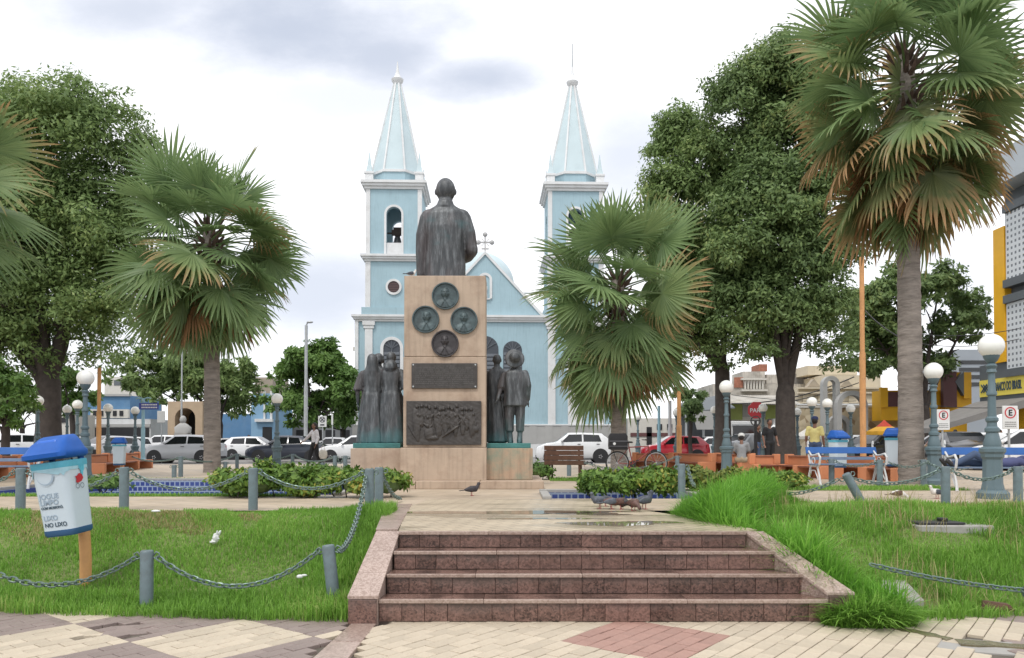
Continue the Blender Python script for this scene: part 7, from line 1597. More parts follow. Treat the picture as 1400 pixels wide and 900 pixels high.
# bank : long facade facing the square, receding to the left
XB = 25.4
def by(px, py=560): u, f, _ = ray(px, py); return CAMY+XB*f/u        # distance of the facade at that column
def bz(px, py): u, f, v = ray(px, py); return CAMZ+XB*v/u
bk_ = thing('bank_building', 'grey bank with yellow columns, perforated white panels and a yellow sign', 'building', (XB, 36, ST))
def BP(y0, y1, z0, z1, x0, x1, name, mat, par=bk_, **k): return MB().box(x0-XB, x1-XB, y0-36, y1-36, z0-ST, z1-ST).obj(name, mat, par, **k)
yA = 42.0; yZ = 24.0; zs0, zs1 = bz(1327, 545), bz(1327, 523); zf1 = bz(1327, 503); zf0 = bz(1327, 556)
BP(yZ, yA, zf0, zf1, XB, XB+1.2, 'fascia', m_dgrey)
sgn_ = BP(yZ, yA-.1, zs0, zs1, XB-.08, XB-.004, 'sign_board', m_yel2)
me = text_mesh('BANCO DO BRASIL', .78, m_ink, 'lettering', .01, 'LEFT', .012, .86); me.transform(Matrix.Translation((0, 0, 0)) @ Matrix.Rotation(PI/2, 4, 'X'))
xs_ = [v.co.x for v in me.vertices]; zs_h = [v.co.z for v in me.vertices]; ys_ = by(1363, 533); me.transform(Matrix.Diagonal(((ys_-by(1399.5, 525))/max(xs_), 1, (zs1-zs0)*.50/max(zs_h), 1))); put('lettering', me, sgn_, loc=(-.10, ys_-36, zs0-ST+(zs1-zs0)*.28), rot=(0, 0, -PI/2))
b = MB()
for a in (0, 90): 
    for off in (-.1, .1): b.bar((-.01, -.36*math.cos(R(a+45))+off, -.3*math.sin(R(a+45))), (-.01, .36*math.cos(R(a+45))+off, .3*math.sin(R(a+45))), .07, .03, (1,0,0))
b.obj('sign_emblem', m_ink, sgn_, loc=(-.09, by(1355, 533)-36+.35, (zs0+zs1)/2-ST))
yc0, yc1 = by(1376, 400), by(1361, 400); ztop_c = bz(1368, 312)
BP(yc0, yc1, zf1+.004, ztop_c, XB-.1, XB+1.0, 'yellow_column', m_yel)
BP(yZ, yc1, bz(1372, 262), bz(1372, 218), XB-.9, XB+9, 'roof_slab', M('pale_grey_cladding', (.42,.46,.49), .6, .06, .8))
BP(yZ, yc1-.3, ztop_c+.003, bz(1372, 262)-.003, XB+.35, XB+8, 'upper_wall', m_dgrey)
BP(yZ, yc0-.004, zf1+.004, ztop_c, XB+.25, XB+8, 'wall', m_dgrey); BP(yZ, yA, ST, zf0-.004, XB+4.2, XB+9, 'rear_wall', m_dgrey)
m_perf = bricktex('perforated_screen', (.70,.72,.73), (.70,.72,.73), (.70,.72,.73), .3, .3, .0, .5, 0, 'yz', 0)
def perf():
    m = bpy.data.materials.new('perforated_panel'); m.use_nodes = True; nt = m.node_tree; N = nt.nodes.new; L = nt.links.new; b = nt.nodes['Principled BSDF']; tc = N('ShaderNodeTexCoord'); sp = N('ShaderNodeSeparateXYZ'); L(tc.outputs['Object'], sp.inputs[0])
    fac = None
    for ax in ('Y', 'Z'):
        a = N('ShaderNodeMath'); a.operation = 'MULTIPLY'; a.inputs[1].default_value = 1/.30; L(sp.outputs[ax], a.inputs[0]); f = N('ShaderNodeMath'); f.operation = 'FRACT'; L(a.outputs[0], f.inputs[0]); c = N('ShaderNodeMath'); c.operation = 'COMPARE'; c.inputs[1].default_value = .5; c.inputs[2].default_value = .22; L(f.outputs[0], c.inputs[0])
        if fac is None: fac = c.outputs[0]
        else: m2 = N('ShaderNodeMath'); m2.operation = 'MULTIPLY'; L(fac, m2.inputs[0]); L(c.outputs[0], m2.inputs[1]); fac = m2.outputs[0]
    x = N('ShaderNodeMix'); x.data_type = 'RGBA'; L(fac, x.inputs['Factor']); x.inputs['A'].default_value = (.66,.69,.71,1); x.inputs['B'].default_value = (.16,.18,.2,1); L(x.outputs['Result'], b.inputs['Base Color']); b.inputs['Roughness'].default_value = .6; return m
m_pf = perf()
for (pa, pb) in ((292, 383), (416, 505)):
    z0, z1 = bz(1377, pb), bz(1377, pa)
    yy = yc0-.06
    for i in range(4): BP(yy-2.9, yy, z0, z1, XB-.05, XB+.2, 'perforated_panel', m_pf); BP(yy-3.22, yy-2.92, z0-.3, z1+.3, XB-.12, XB+.24, 'mullion', m_dgrey); yy -= 3.24
    BP(yZ, yc0-.01, z0-.42, z0-.02, XB-.2, XB+.24, 'ledge', m_dgrey); BP(yZ, yc0-.01, z1+.02, z1+.42, XB-.2, XB+.24, 'ledge', m_dgrey)
# entrance canopy, glazing and columns below the fascia
cz0 = bz(1340, 590)
MB().hexa([(-3.4,4.6,cz0-ST-.1),(-.02,1.5,2.9),(-.02,6.2,2.9),(-3.4,8.0,cz0-ST-.1)], [(-3.4,4.6,cz0-ST+.15),(-.02,1.5,3.3),(-.02,6.2,3.3),(-3.4,8.0,cz0-ST+.15)]).obj('canopy', M('canopy_grey', (.24,.23,.22), .7, .1, 2), bk_)
for y in (34.5, 38.5): BP(y, y+.5, ST, zf0-.005, XB+.1, XB+.6, 'column', m_yel if y > 36 else m_dgrey)
for i in range(6): BP(26+i*2.5, 28.2+i*2.5, ST+.2, zf0-.5, XB+4.12, XB+4.19, 'window', m_glass)
b = MB()
for i in range(30): b.bar((-1.6, -9+i*.3, 0), (-1.6, -9+i*.3, 1.1), .03)
b.bar((-1.6, -9, 1.1), (-1.6, 0, 1.1), .06).bar((-1.6, -9, .6), (-1.6, 0, .6), .04).obj('railing', m_steel, bk_)
# yellow and maroon building next to it
Yy = 47.0
yb = thing('yellow_building', 'yellow building with maroon blocks and a dark triangle, left of the bank', 'building', (XX(1270, 560, Yy), Yy, ST)); OX, OZ = yb.location.x, ST
def YB(px0, px1, py0, py1, name, mat, dy=0.0, d=1.2, par=yb, g=False): a, c = at(px0, py1, Yy+dy), at(px1, py0, Yy+dy); return MB().box(a.x-OX, c.x-OX, dy, dy+d, 0 if g else a.z-OZ, c.z-OZ).obj(name, mat, par)
YB(1205, 1293, 534, 575, 'wall', m_yel, 0, 1.2); YB(1293, 1328, 509, 575, 'tower_wall', m_yel, -.3, 1.4); YB(1288, 1322, 575.3, 594, 'lower_wall', m_yel, -.2, 1.2)
YB(1290, 1308, 508, 557, 'maroon_block', m_maroon, -.6, .29); YB(1214, 1228, 536, 556, 'maroon_block', m_maroon, -.12, .115); YB(1204, 1214, 530, 557, 'pillar', m_yel, -.2, .195); YB(1318, 1328, 509, 545, 'pillar', m_yel, -.45, .145)
a, b1, c1 = at(1306, 522, Yy-.62), at(1318, 508, Yy-.62), at(1318, 541, Yy-.62); MB().prism([(a.x-OX, a.z-OZ), (b1.x-OX, b1.z-OZ), (c1.x-OX, c1.z-OZ)], -.62, -.31).obj('triangle_panel', m_dgrey, yb)
YB(1205, 1330, 594.5, 625, 'ground_wall', m_dgrey, .3, 5, g=True)
# grey office behind, seen between the tree and the bank
ob = thing('office_block', 'grey office block with strip windows behind the dark tree', 'building', (XX(1335, 500, 70), 70, ST)); OX2 = ob.location.x
a, c = at(1308, 620, 70), at(1362, 478, 70); MB().box(a.x-OX2, c.x-OX2, 0, 8, 0, c.z-ST).obj('wall', M('office_grey', (.28,.31,.34), .6, .08, .5), ob)
for i in range(4):
    z0, z1 = ZZ(498+i*10, 70)-ST, ZZ(493+i*10, 70)-ST; MB().box(a.x-OX2+.3, c.x-OX2-.3, -.06, -.004, z0, z1).obj('window', m_glass, ob)
# stone wall
Ys = 49.0
def stonemat():
    m = bpy.data.materials.new('rubble_stone'); m.use_nodes = True; nt = m.node_tree; N = nt.nodes.new; L = nt.links.new; b = nt.nodes['Principled BSDF']; tc = N('ShaderNodeTexCoord'); v = N('ShaderNodeTexVoronoi'); v.inputs['Scale'].default_value = 2.2; L(tc.outputs['Object'], v.inputs['Vector'])
    sp = N('ShaderNodeSeparateColor'); L(v.outputs['Color'], sp.inputs[0]); r = N('ShaderNodeValToRGB'); e = r.color_ramp.elements; e[0].color = (.24,.17,.10,1); e[1].color = (.56,.49,.36,1); k = e.new(.25); k.color = (.48,.40,.27,1); L(sp.outputs[0], r.inputs[0]); L(r.outputs[0], b.inputs['Base Color']); b.inputs['Roughness'].default_value = .9
    bp = N('ShaderNodeBump'); bp.inputs['Strength'].default_value = .6; bp.inputs['Distance'].default_value = .1; bp.invert = True; L(v.outputs['Distance'], bp.inputs['Height']); L(bp.outputs[0], b.inputs['Normal']); return m
m_rub = stonemat()
sw = thing('stone_wall', 'beige rubble stone wall behind the parasol', 'wall', (XX(1200, 600, Ys), Ys, ST)); OX3 = sw.location.x
a, c = at(1094, 620, Ys), at(1276, 558, Ys); hS = c.z-ST; MB().box(a.x-OX3, c.x-OX3, 0, .5, 0, hS).obj('masonry', m_rub, sw); MB().box(a.x-OX3-.05, c.x-OX3+.05, -.05, .55, hS+.003, hS+.12).obj('coping', m_offw, sw, bevel=.02)
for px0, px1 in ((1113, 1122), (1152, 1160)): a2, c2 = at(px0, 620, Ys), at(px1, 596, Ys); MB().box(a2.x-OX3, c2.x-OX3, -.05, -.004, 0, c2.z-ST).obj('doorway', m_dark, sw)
MB().box(XX(1148, 600, Ys)-OX3, XX(1162, 600, Ys)-OX3, -.3, -.06, ZZ(592, Ys)-ST, ZZ(586, Ys)-ST).obj('lintel', m_white, sw)
# cream building with cornices above the wall
Yc = 56.0
cbn = thing('cream_building', 'cream old building with stepped cornices and two small pediments above the stone wall', 'building', (XX(1140, 560, Yc), Yc, ST)); OX4 = cbn.location.x
def CB(px0, px1, py0, py1, name, mat, dy=0.0, d=6, g=False, par=cbn): a, c = at(px0, py1, Yc+dy), at(px1, py0, Yc+dy); return MB().box(a.x-OX4, c.x-OX4, dy, dy+d, 0 if g else a.z-ST, c.z-ST).obj(name, mat, par)
m_cr = M('cream_render', (.62,.55,.42), .85, .08, 1, dirt=(.35,.29,.2), dirt_amt=.4, dirt_scale=1, streak=.15)
CB(1092, 1204, 530, 620, 'wall', m_cr, 0, 6, True); CB(1125, 1204, 513, 529.6, 'upper_wall', m_cr, .6, 5); CB(1104, 1172, 500, 512.6, 'parapet', m_cr, 2, 3)
for y in (529.5, 536, 552): CB(1090, 1206, y, y+2.2, 'cornice', m_white if y > 550 else m_cr, -.35, .345)
for px in (1113, 1158): 
    a, b1, c1 = at(px-9, 529, Yc-.1), at(px+9, 529, Yc-.1), at(px, 518, Yc-.1); MB().prism([(a.x-OX4, a.z-ST), (b1.x-OX4, a.z-ST), (c1.x-OX4, c1.z-ST)], -.1, .5).obj('pediment', M('weathered_cream', (.36,.31,.24), .9, .2, 2), cbn)
for i in range(5): CB(1098+i*21, 1112+i*21, 539, 551, 'panel', m_cr, -.12, .116)
# ruined facade and shops
Yr_ = 60.0
ru = thing('old_facade', 'weathered old facade with broken plaster and brick patches behind the forked tree', 'building', (XX(1045, 560, Yr_), Yr_, ST)); OX5 = ru.location.x
def RU(px0, px1, py0, py1, name, mat, dy=0.0, d=5, g=False, par=ru): a, c = at(px0, py1, Yr_+dy), at(px1, py0, Yr_+dy); return MB().box(a.x-OX5, c.x-OX5, dy, dy+d, 0 if g else a.z-ST, c.z-ST).obj(name, mat, par)
m_ruin = M('ruined_plaster', (.50,.47,.42), .9, .25, 1.3, .3, 6, dirt=(.20,.17,.14), dirt_amt=.9, dirt_scale=.9, streak=.5); m_brk = M('red_brick_patch', (.33,.14,.09), .9, .25, 6, .3, 12)
RU(975, 1112, 525, 620, 'wall', m_ruin, 0, 5, True); RU(1016, 1046, 508, 524.7, 'parapet', m_ruin, .2, 3); RU(1048, 1066, 512, 524.7, 'parapet', m_ruin, .4, 3); RU(1038, 1049, 498, 507.8, 'chimney', m_brk, .5, 2); RU(1004, 1016, 516, 530, 'brick_patch', m_brk, -.1, .095); RU(1086, 1104, 511, 524.7, 'block', M('dark_plaster', (.2,.19,.18), .9, .2, 2), .3, 3)
for i in range(7): RU(1018+i*4, 1020+i*4, 520, 532, 'baluster', m_offw, -.25, .2)
RU(1014, 1050, 532.4, 535, 'ledge', m_offw, -.4, .39); RU(1014, 1048, 517, 519.6, 'ledge', m_offw, -.4, .39)
Yq = 55.0
sh = thing('shop_front', 'single storey shop with corrugated roof and green banners, behind the lamps', 'shop', (XX(1040, 600, Yq), Yq, ST)); OX6 = sh.location.x
def SH(px0, px1, py0, py1, name, mat, dy=0.0, d=3, g=False, par=sh): a, c = at(px0, py1, Yq+dy), at(px1, py0, Yq+dy); return MB().box(a.x-OX6, c.x-OX6, dy, dy+d, 0 if g else a.z-ST, c.z-ST).obj(name, mat, par)
SH(975, 1075, 552, 620, 'wall', m_offw, 0, 3, True)
b = MB(); a, c = at(992, 553, Yq-1.5), at(1074, 541, Yq+1.5); n = 40; vs = []
for i in range(n*2+1):
    x = a.x-OX6+(c.x-a.x)*i/(n*2); z = .05*(i % 2); vs += [(x, -1.6, a.z-ST+z), (x, 1.6, c.z-ST+z)]
b.add(vs, [(2*i, 2*i+2, 2*i+3, 2*i+1) for i in range(n*2)]); b.obj('corrugated_roof', M('roof_sheet', (.42,.40,.36), .7, .2, 1.5, dirt=(.2,.15,.1), dirt_amt=.6, dirt_scale=1.2), sh, fix=False)
m_bang = M('green_banner', (.30,.36,.10), .6, .15, 2)
SH(998, 1015, 552.5, 574, 'banner', m_bang, -.14, .13); SH(1047, 1068, 554, 574, 'banner', m_bang, -.14, .13); SH(1015.3, 1046.7, 553, 570, 'banner_board', m_grey, -.10, .09)
MB().box(XX(1053, 560, Yq-.2)-OX6, XX(1076, 560, Yq-.2)-OX6, -.9, -.15, ZZ(582, Yq)-ST, ZZ(573, Yq)-ST).obj('air_conditioner', m_white, sh)
# awning left of the shop
aw = thing('market_awning', 'dark sloping awning over a shop left of the forked tree', 'awning', (XX(960, 600, 52), 52, ST)); OX7 = aw.location.x
a, c = at(936, 553, 52), at(992, 551, 52); z0 = ZZ(563, 50.0)-ST; z1 = ZZ(551, 53)-ST
MB().hexa([(a.x-OX7,-2.2,z0-.05),(c.x-OX7,-2.2,z0+.2),(c.x-OX7,2,z1+.5),(a.x-OX7,2,z1-.1)], [(a.x-OX7,-2.2,z0+.02),(c.x-OX7,-2.2,z0+.28),(c.x-OX7,2,z1+.6),(a.x-OX7,2,z1)]).obj('roof_sheet', m_dgrey, aw)
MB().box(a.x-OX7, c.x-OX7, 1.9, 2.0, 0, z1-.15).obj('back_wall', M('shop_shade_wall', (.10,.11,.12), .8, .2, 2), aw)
for px in (938, 962, 990): x = XX(px, 600, 50)-OX7; MB().bar((x, -2.0, 0), (x, -2.0, z0), .12).obj('post', m_steel, aw)
SHB = at(968, 575, 50.2); MB().hexa([(-.9,-2.3,SHB.z-ST-.6),(.9,-2.3,SHB.z-ST-.6),(.9,-2.25,SHB.z-ST-.6),(-.9,-2.25,SHB.z-ST-.6)], [(-1.2,-2.3,SHB.z-ST+.6),(.6,-2.3,SHB.z-ST+.6),(.6,-2.25,SHB.z-ST+.6),(-1.2,-2.25,SHB.z-ST+.6)]).obj('hanging_sign', m_grey, aw)
# white kiosk with a dark window
ki = thing('white_kiosk', 'white food kiosk with a large dark window, behind the seated person', 'kiosk', (XX(1016, 600, 46), 46, ST)); OX8 = ki.location.x
a, c = at(998, 620, 46), at(1037, 576, 46); hk = c.z-ST; MB().box(a.x-OX8, c.x-OX8, 0, 2.2, .25, hk).obj('body', m_white, ki, bevel=.04)
a, c = at(1002, 602, 46), at(1032, 582, 46); wk = MB().box(a.x-OX8, c.x-OX8, -.03, -.003, a.z-ST, c.z-ST).obj('window', m_glass, ki); MB().box(a.x-OX8-.06, c.x-OX8+.06, -.06, -.034, c.z-ST, c.z-ST+.08).box(a.x-OX8-.06, c.x-OX8+.06, -.3, -.034, a.z-ST-.08, a.z-ST-.004).obj('frame', m_steel, wk)
for s_ in (-1, 1):
    for y in (.4, 1.8): MB().lathe([(.28, -.1), (.28, .1)], 14).xf(Matrix.Rotation(PI/2, 4, 'Y')).obj('wheel', m_tyre, ki, loc=(s_*.7, y, .28))
# grey concrete arches
ar = thing('concrete_arches', 'grey concrete arches, a narrow tall one and a wide one, before the cream building', 'monument', (XX(1146, 600, 47), 47, ST)); OX9 = ar.location.x
def arch(pxl, pxr, ytop, th, dy):
    a, c = at(pxl, 600, 47+dy), at(pxr, 600, 47+dy); ro = (c.x-a.x)/2; cx = (a.x+c.x)/2-OX9; zt_ = ZZ(ytop, 47+dy)-ST; zs = zt_-ro; b = MB(); n = 16; ri = ro-th
    for x in (cx-ro+th/2, cx+ro-th/2): b.box(x-th/2, x+th/2, dy, dy+.5, 0, zs)
    for i in range(n):
        t0, t1 = PI*i/n, PI*(i+1)/n; b.prism([(cx+r_*math.cos(t), zs+r_*math.sin(t)) for r_, t in ((ri, t0), (ro, t0), (ro, t1), (ri, t1))], dy, dy+.5)
    b.obj('arch', M('arch_grey', (.38,.38,.37), .8, .1, 1.5), ar)
arch(1126, 1149, 514, .26, 0); arch(1145, 1187, 534, .28, -.6); arch(1134, 1163, 567, .25, .7)
# parasols
def parasol(px, ytop, ybase, w, label, mats, Y):
    t = thing('parasol', label, 'parasol', (XX(px, 600, Y), Y, ST if Y > 34 else 0)); z0 = t.location.z; zt_ = ZZ(ytop, Y)-z0; ze = ZZ(ybase, Y)-z0; r_ = w/2*Y/1050
    MB().cyl((0,0,0), (0,0,zt_), .03, None, 8).obj('pole', m_plast, t); n = 8
    for i in range(n):
        a0, a1 = 2*PI*i/n, 2*PI*(i+1)/n; P = lambda r__, a, z: (r__*math.cos(a), r__*math.sin(a), z); zm = ze+(zt_-ze)*.45
        MB().add([P(r_*.46,a0,zm), P(r_,a0,ze), P(r_,a1,ze), P(r_*.46,a1,zm), P(r_,a0,ze-.16), P(r_,a1,ze-.16)], [(0,1,2,3),(1,4,5,2)]).obj('canopy_panel', mats[0], t)
    MB().lathe([(r_*.48, zm-.02), (r_*.22, zm+(zt_-zm)*.6), (.02, zt_+.06)], 8).obj('crown_panel', mats[1], t); return t
parasol(1209, 576, 590, 48, 'yellow parasol with a red top beside the orange pole', (M('parasol_yellow', (.75,.40,.03), .7, .1, 2), M('parasol_red', (.55,.06,.03), .7, .1, 2)), 36)
parasol(1103, 587, 597, 50, 'pale parasol behind the yellow shirt', (m_offw, m_offw), 44); parasol(1058, 582, 592, 40, 'small white parasol behind the man in black', (m_white, m_white), 47)
# ------------------------------------------------------------------ left background
def simple(name, label, px0, px1, ytop, Y, mat, cat='building', d=6, extra=()):
    a, c = at(px0, 615, Y), at(px1, ytop, Y); t = thing(name, label, cat, ((a.x+c.x)/2, Y, ST)); ox = t.location.x; MB().box(a.x-ox, c.x-ox, 0, d, 0, c.z-ST).obj('wall', mat, t)
    for (n_, m_, q0, q1, y0, y1, dy, dd) in extra:
        u, v = at(q0, y1, Y), at(q1, y0, Y); MB().box(u.x-ox, v.x-ox, -dy-dd if dd < 0 else -dy, -dy+abs(dd), max(0, u.z-ST), v.z-ST).obj(n_, m_, t)
    return t
m_bbl = M('blue_render', (.10,.22,.38), .8, .1, 1, dirt=(.2,.3,.4), dirt_amt=.4, dirt_scale=.8)
simple('blue_building', 'blue building with a white band behind the left lamps', 118, 178, 541, 68, m_bbl, extra=[('balcony', m_offw, 126, 178, 560, 572, .3, .29), ('roof_edge', m_grey, 116, 180, 539, 542, .2, .19)]+[('window', m_dark, 130+i*9, 135+i*9, 562, 569, .36, .05) for i in range(5)])
t = simple('white_building', 'white building with a grey tiled roof above the blue one on the left', 142, 186, 515, 80, m_offw, extra=[('window', m_dgrey, 156, 172, 520, 527, .05, .046)])
simple('market_canopy', 'long white market canopy behind the lamps on the left', 116, 206, 573, 58, m_white, 'canopy', 4, extra=[('fascia', m_grey, 116, 206, 580, 584, .1, .09), ('opening', m_dark, 118, 204, 585, 612, .06, .05)])
simple('white_hut', 'small white hut with a dark opening right of the big left trunk', 75, 98, 566, 54, m_offw, 'hut', 3, extra=[('opening', m_dark, 82, 92, 571, 578, .06, .05)])
simple('blue_building', 'light blue building with white pilasters beneath the dark green tree', 343, 374, 538, 70, M('pale_blue_render', (.22,.38,.54), .8, .08, 1), extra=[('pilaster', m_white, 361, 363.5, 535, 574, .2, .19), ('pilaster', m_white, 370, 373, 535, 574, .2, .19), ('cornice', m_white, 350, 374, 573, 577, .4, .39), ('doorway', m_dark, 359, 372, 584, 612, .06, .05)])
simple('tower_block', 'tan block rising behind the light blue building', 348, 373, 516, 85, M('tan_render', (.33,.28,.22), .85, .15, 1))
simple('grey_building', 'pale grey building end with a balustrade behind the church on the left', 485, 500, 500, 90, m_grey, extra=[('cornice', m_offw, 483, 500, 475, 480, .3, .29), ('pillar', m_offw, 487.5, 491, 456, 475, .2, .19), ('pillar', m_offw, 494, 497, 462, 475, .2, .19), ('wall', m_grey, 486, 500, 480, 500, .0, .5)])
simple('roadside_building', 'low blue-grey shop behind the white hatchback', 300, 345, 566, 72, m_bbl)
simple('roadside_building', 'dim row of shops behind the trees left of the church', 376, 486, 572, 92, M('dim_shops', (.20,.21,.22), .8, .15, .6), extra=[('shop_opening', m_dark, 385+i*20, 398+i*20, 588, 612, .06, .05) for i in range(5)])
simple('roadside_building', 'low white shop right of the church behind the bushy palm', 858, 935, 572, 62, m_offw, extra=[('doorway', m_dark, 884, 891, 584, 612, .06, .05), ('red_band', m_maroon, 862, 932, 592, 597, .06, .05)]+[('window', m_dark, 898+i*14, 905+i*14, 580, 588, .06, .05) for i in range(2)])
# tan stone arch with a bust
Ya = 53.0; a, c = at(229, 612, Ya), at(277, 549, Ya); ta = thing('stone_arch', 'tan block with a dark round arch left of the left palm', 'monument', ((a.x+c.x)/2, Ya, ST)); ox = ta.location.x; w = (c.x-a.x)/2; r_ = XX(266.5, 580, Ya)-XX(252.5, 580, Ya); zs = ZZ(558, Ya)-ST-r_
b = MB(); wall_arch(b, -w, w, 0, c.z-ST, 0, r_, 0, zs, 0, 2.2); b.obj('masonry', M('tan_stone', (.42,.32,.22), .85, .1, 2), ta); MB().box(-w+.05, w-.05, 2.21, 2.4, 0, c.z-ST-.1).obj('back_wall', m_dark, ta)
bu_ = thing('bust', 'pale bust on a pedestal before the tan arch', 'statue', (XX(250, 600, 50), 50, ST)); zz = ZZ(592, 50)-ST; MB().box(-.4, .4, -.4, .4, 0, zz).obj('pedestal', m_conc, bu_)
b = MB().loft([(0,0,zz,.5,.3),(0,0,zz+.35,.55,.3),(0,0,zz+.55,.3,.2),(0,0,zz+.65,.14,.13)], 16).ball((0,0,zz+.85),(.2,.23,.27),12,9); b.obj('head_and_shoulders', m_grey, bu_, smooth=60)
# ------------------------------------------------------------------ poles, signs, wires
def pole(label, px, ytop, ybase, Y, r_, mat, name='pole', cat='pole', head=None):
    z = ST if Y > 34.3 else 0; x = XX(px, 600, Y); zt_ = ZZ(ytop, Y)-z; t = thing(name, label, cat, (x, Y, z)); MB().tube([(0,0,0),(0,0,zt_*.55),(0,0,zt_*.551),(0,0,zt_)], [r_, r_, r_*.78, r_*.78], 10).obj('shaft', mat, t, smooth=50)
    MB().lathe([(r_*1.5, 0), (r_*1.5, .25), (r_*1.05, .3)], 10).obj('foot', mat, t)
    if head: head(t, zt_)
    return t
pole('tall thin orange pole left of the tall palm trunk', 1180, 352, 640, 26, .10, m_opole); pole('orange pole left of the tree with bright leaves, behind the bin', 135, 503, 630, 32, .095, m_opole); pole('short orange pole beside the small lamp by the red car', 928.5, 535, 640, 30, .10, m_opole)
def cobra(t, z): MB().tube([(0,0,z),(.06,0,z+.15),(.15,-.05,z+.2)], .05, 8).ball((.25,-.06,z+.2),(.22,.1,.08),10,6).obj('lamp_head', m_steel, t, smooth=60)
pole('tall pale grey light pole left of the statues', 418, 445, 612, 50, .13, m_steel, head=cobra); pole('thin white flagpole before the tan arch', 248, 478, 600, 51, .06, m_steel); pole('light grey pole right of the bushy palm', 916, 548, 620, 46, .13, m_steel); pole('light blue pole right of the bushy palm', 901, 555, 640, 38, .09, M('light_blue_paint', (.25,.42,.5), .5, .1, 3))
def arms(t, z):
    MB().tube([(-.32,0,z-.02),(-.2,0,z+.04),(0,0,z-.02),(.2,0,z+.04),(.32,0,z)], .03, 6).obj('arm', M('light_blue_paint', (.25,.42,.5), .5, .1, 3), t)
pole('light blue two-armed pole with a blue street sign on the left', 195.5, 545, 632, 33, .085, M('light_blue_paint', (.25,.42,.5), .5, .1, 3), head=arms)
def sign_board(label, px0, px1, py0, py1, Y, mat, post=True, name='street_sign', postx=None):
    a, c = at(px0, py1, Y), at(px1, py0, Y); z = ST if Y > 34.3 else 0; t = thing(name, label, 'sign', ((a.x+c.x)/2, Y, z)); w = (c.x-a.x)/2; bd_ = MB().box(-w, w, -.02, .02, a.z-z, c.z-z).obj('board', mat, t, bevel=.012)
    if post: MB().cyl((0, .055, 0), (0, .055, c.z-z-.05), .033, None, 8).obj('post', m_steel, t)
    return t, bd_, w, a.z-z, c.z-z
m_sblue = M('sign_blue', (.03,.05,.26), .5, .08, 3); m_sred = M('sign_red', (.5,.03,.04), .5, .05, 3); m_swh = M('sign_white', (.66,.67,.66), .5, .05, 3)
t, bd_, w, z0, z1 = sign_board('blue street name sign on the left', 190, 217, 551, 560, 32.9, m_sblue, False)
b = MB()
for i in range(2):
    x = -w+.12
    while x < w-.1: l = rnd.uniform(.03,.06); b.box(x, x+l, -.026, -.019, z0+(z1-z0)*(.2+.42*i), z0+(z1-z0)*(.4+.42*i)); x += l+.02
stuff(b.obj('illegible_letters', m_swh, bd_))
sign_board('plain white board on a post left of the tan arch', 215, 226, 562, 578, 40, m_swh)
def ring(b, x, z, ro, ri, y0, y1, n=28):
    for i in range(n):
        a0, a1 = 2*PI*i/n, 2*PI*(i+1)/n; b.add([(x+r_*math.cos(a), y, z+r_*math.sin(a)) for y in (y0, y1) for r_, a in ((ri, a0), (ro, a0), (ro, a1), (ri, a1))], [(0,1,2,3),(4,7,6,5),(1,5,6,2),(0,3,7,4)])
def e_sign(label, px0, px1, py0, py1, Y):
    t, bd_, w, z0, z1 = sign_board(label, px0, px1, py0, py1, Y, m_swh); r_ = w*.74; zc_ = z1-r_*1.22
    b = MB(); ring(b, 0, zc_, r_, r_*.82, -.030, -.019); b.obj('red_ring', m_sred, bd_)
    me = text_mesh('E', r_*1.45, M('sign_black', (.012,.012,.014), .5, .05, 3), 'letter_e', .004, 'CENTER', .014*r_*3); me.transform(Matrix.Translation((0, -.024, zc_-r_*.5)) @ Matrix.Rotation(PI/2, 4, 'X')); put('letter_e', me, bd_)
    b = MB()
    for i in range(3):
        x = -w*.72; zz = z0+(z1-z0)*(.30-.09*i); 
        while x < w*.7: l = rnd.uniform(.02,.05); b.box(x, min(x+l, w*.75), -.026, -.019, zz-.012, zz+.012); x += l+.012
    b.obj('small_lettering', M('sign_grey_print', (.2,.2,.2), .6, .1, 3), bd_)
e_sign('white parking sign with a ringed letter E beside the tall palm trunk', 1281, 1298, 560, 588, 27, ); e_sign('nearest white parking sign with a ringed letter E at the right edge', 1370.5, 1391, 555, 587, 22)
t, bd_, w, z0, z1 = sign_board('white no stopping sign on a post behind the walking woman', 435, 446.5, 569, 584, 44, m_swh)
b = MB(); zc_ = z1-w*.85; ring(b, 0, zc_, w*.7, w*.55, -.03, -.019); b.bar((-w*.42, -.026, zc_+w*.42), (w*.42, -.026, zc_-w*.42), .05, .012, (0,1,0)); b.bar((w*.42, -.022, zc_+w*.42), (-w*.42, -.022, zc_-w*.42), .05, .012, (0,1,0)); b.obj('crossed_ring', M('sign_dark', (.05,.05,.06), .5, .05, 3), bd_); MB().box(-w*.5, w*.5, -.026, -.019, z0+.08, z0+.16).obj('arrow_bar', M('sign_dark', (.05,.05,.06), .5, .05, 3), bd_)
t, bd_, w, z0, z1 = sign_board('narrow sign post seen edge-on left of the statues', 453, 455.5, 566, 581, 44, m_swh)
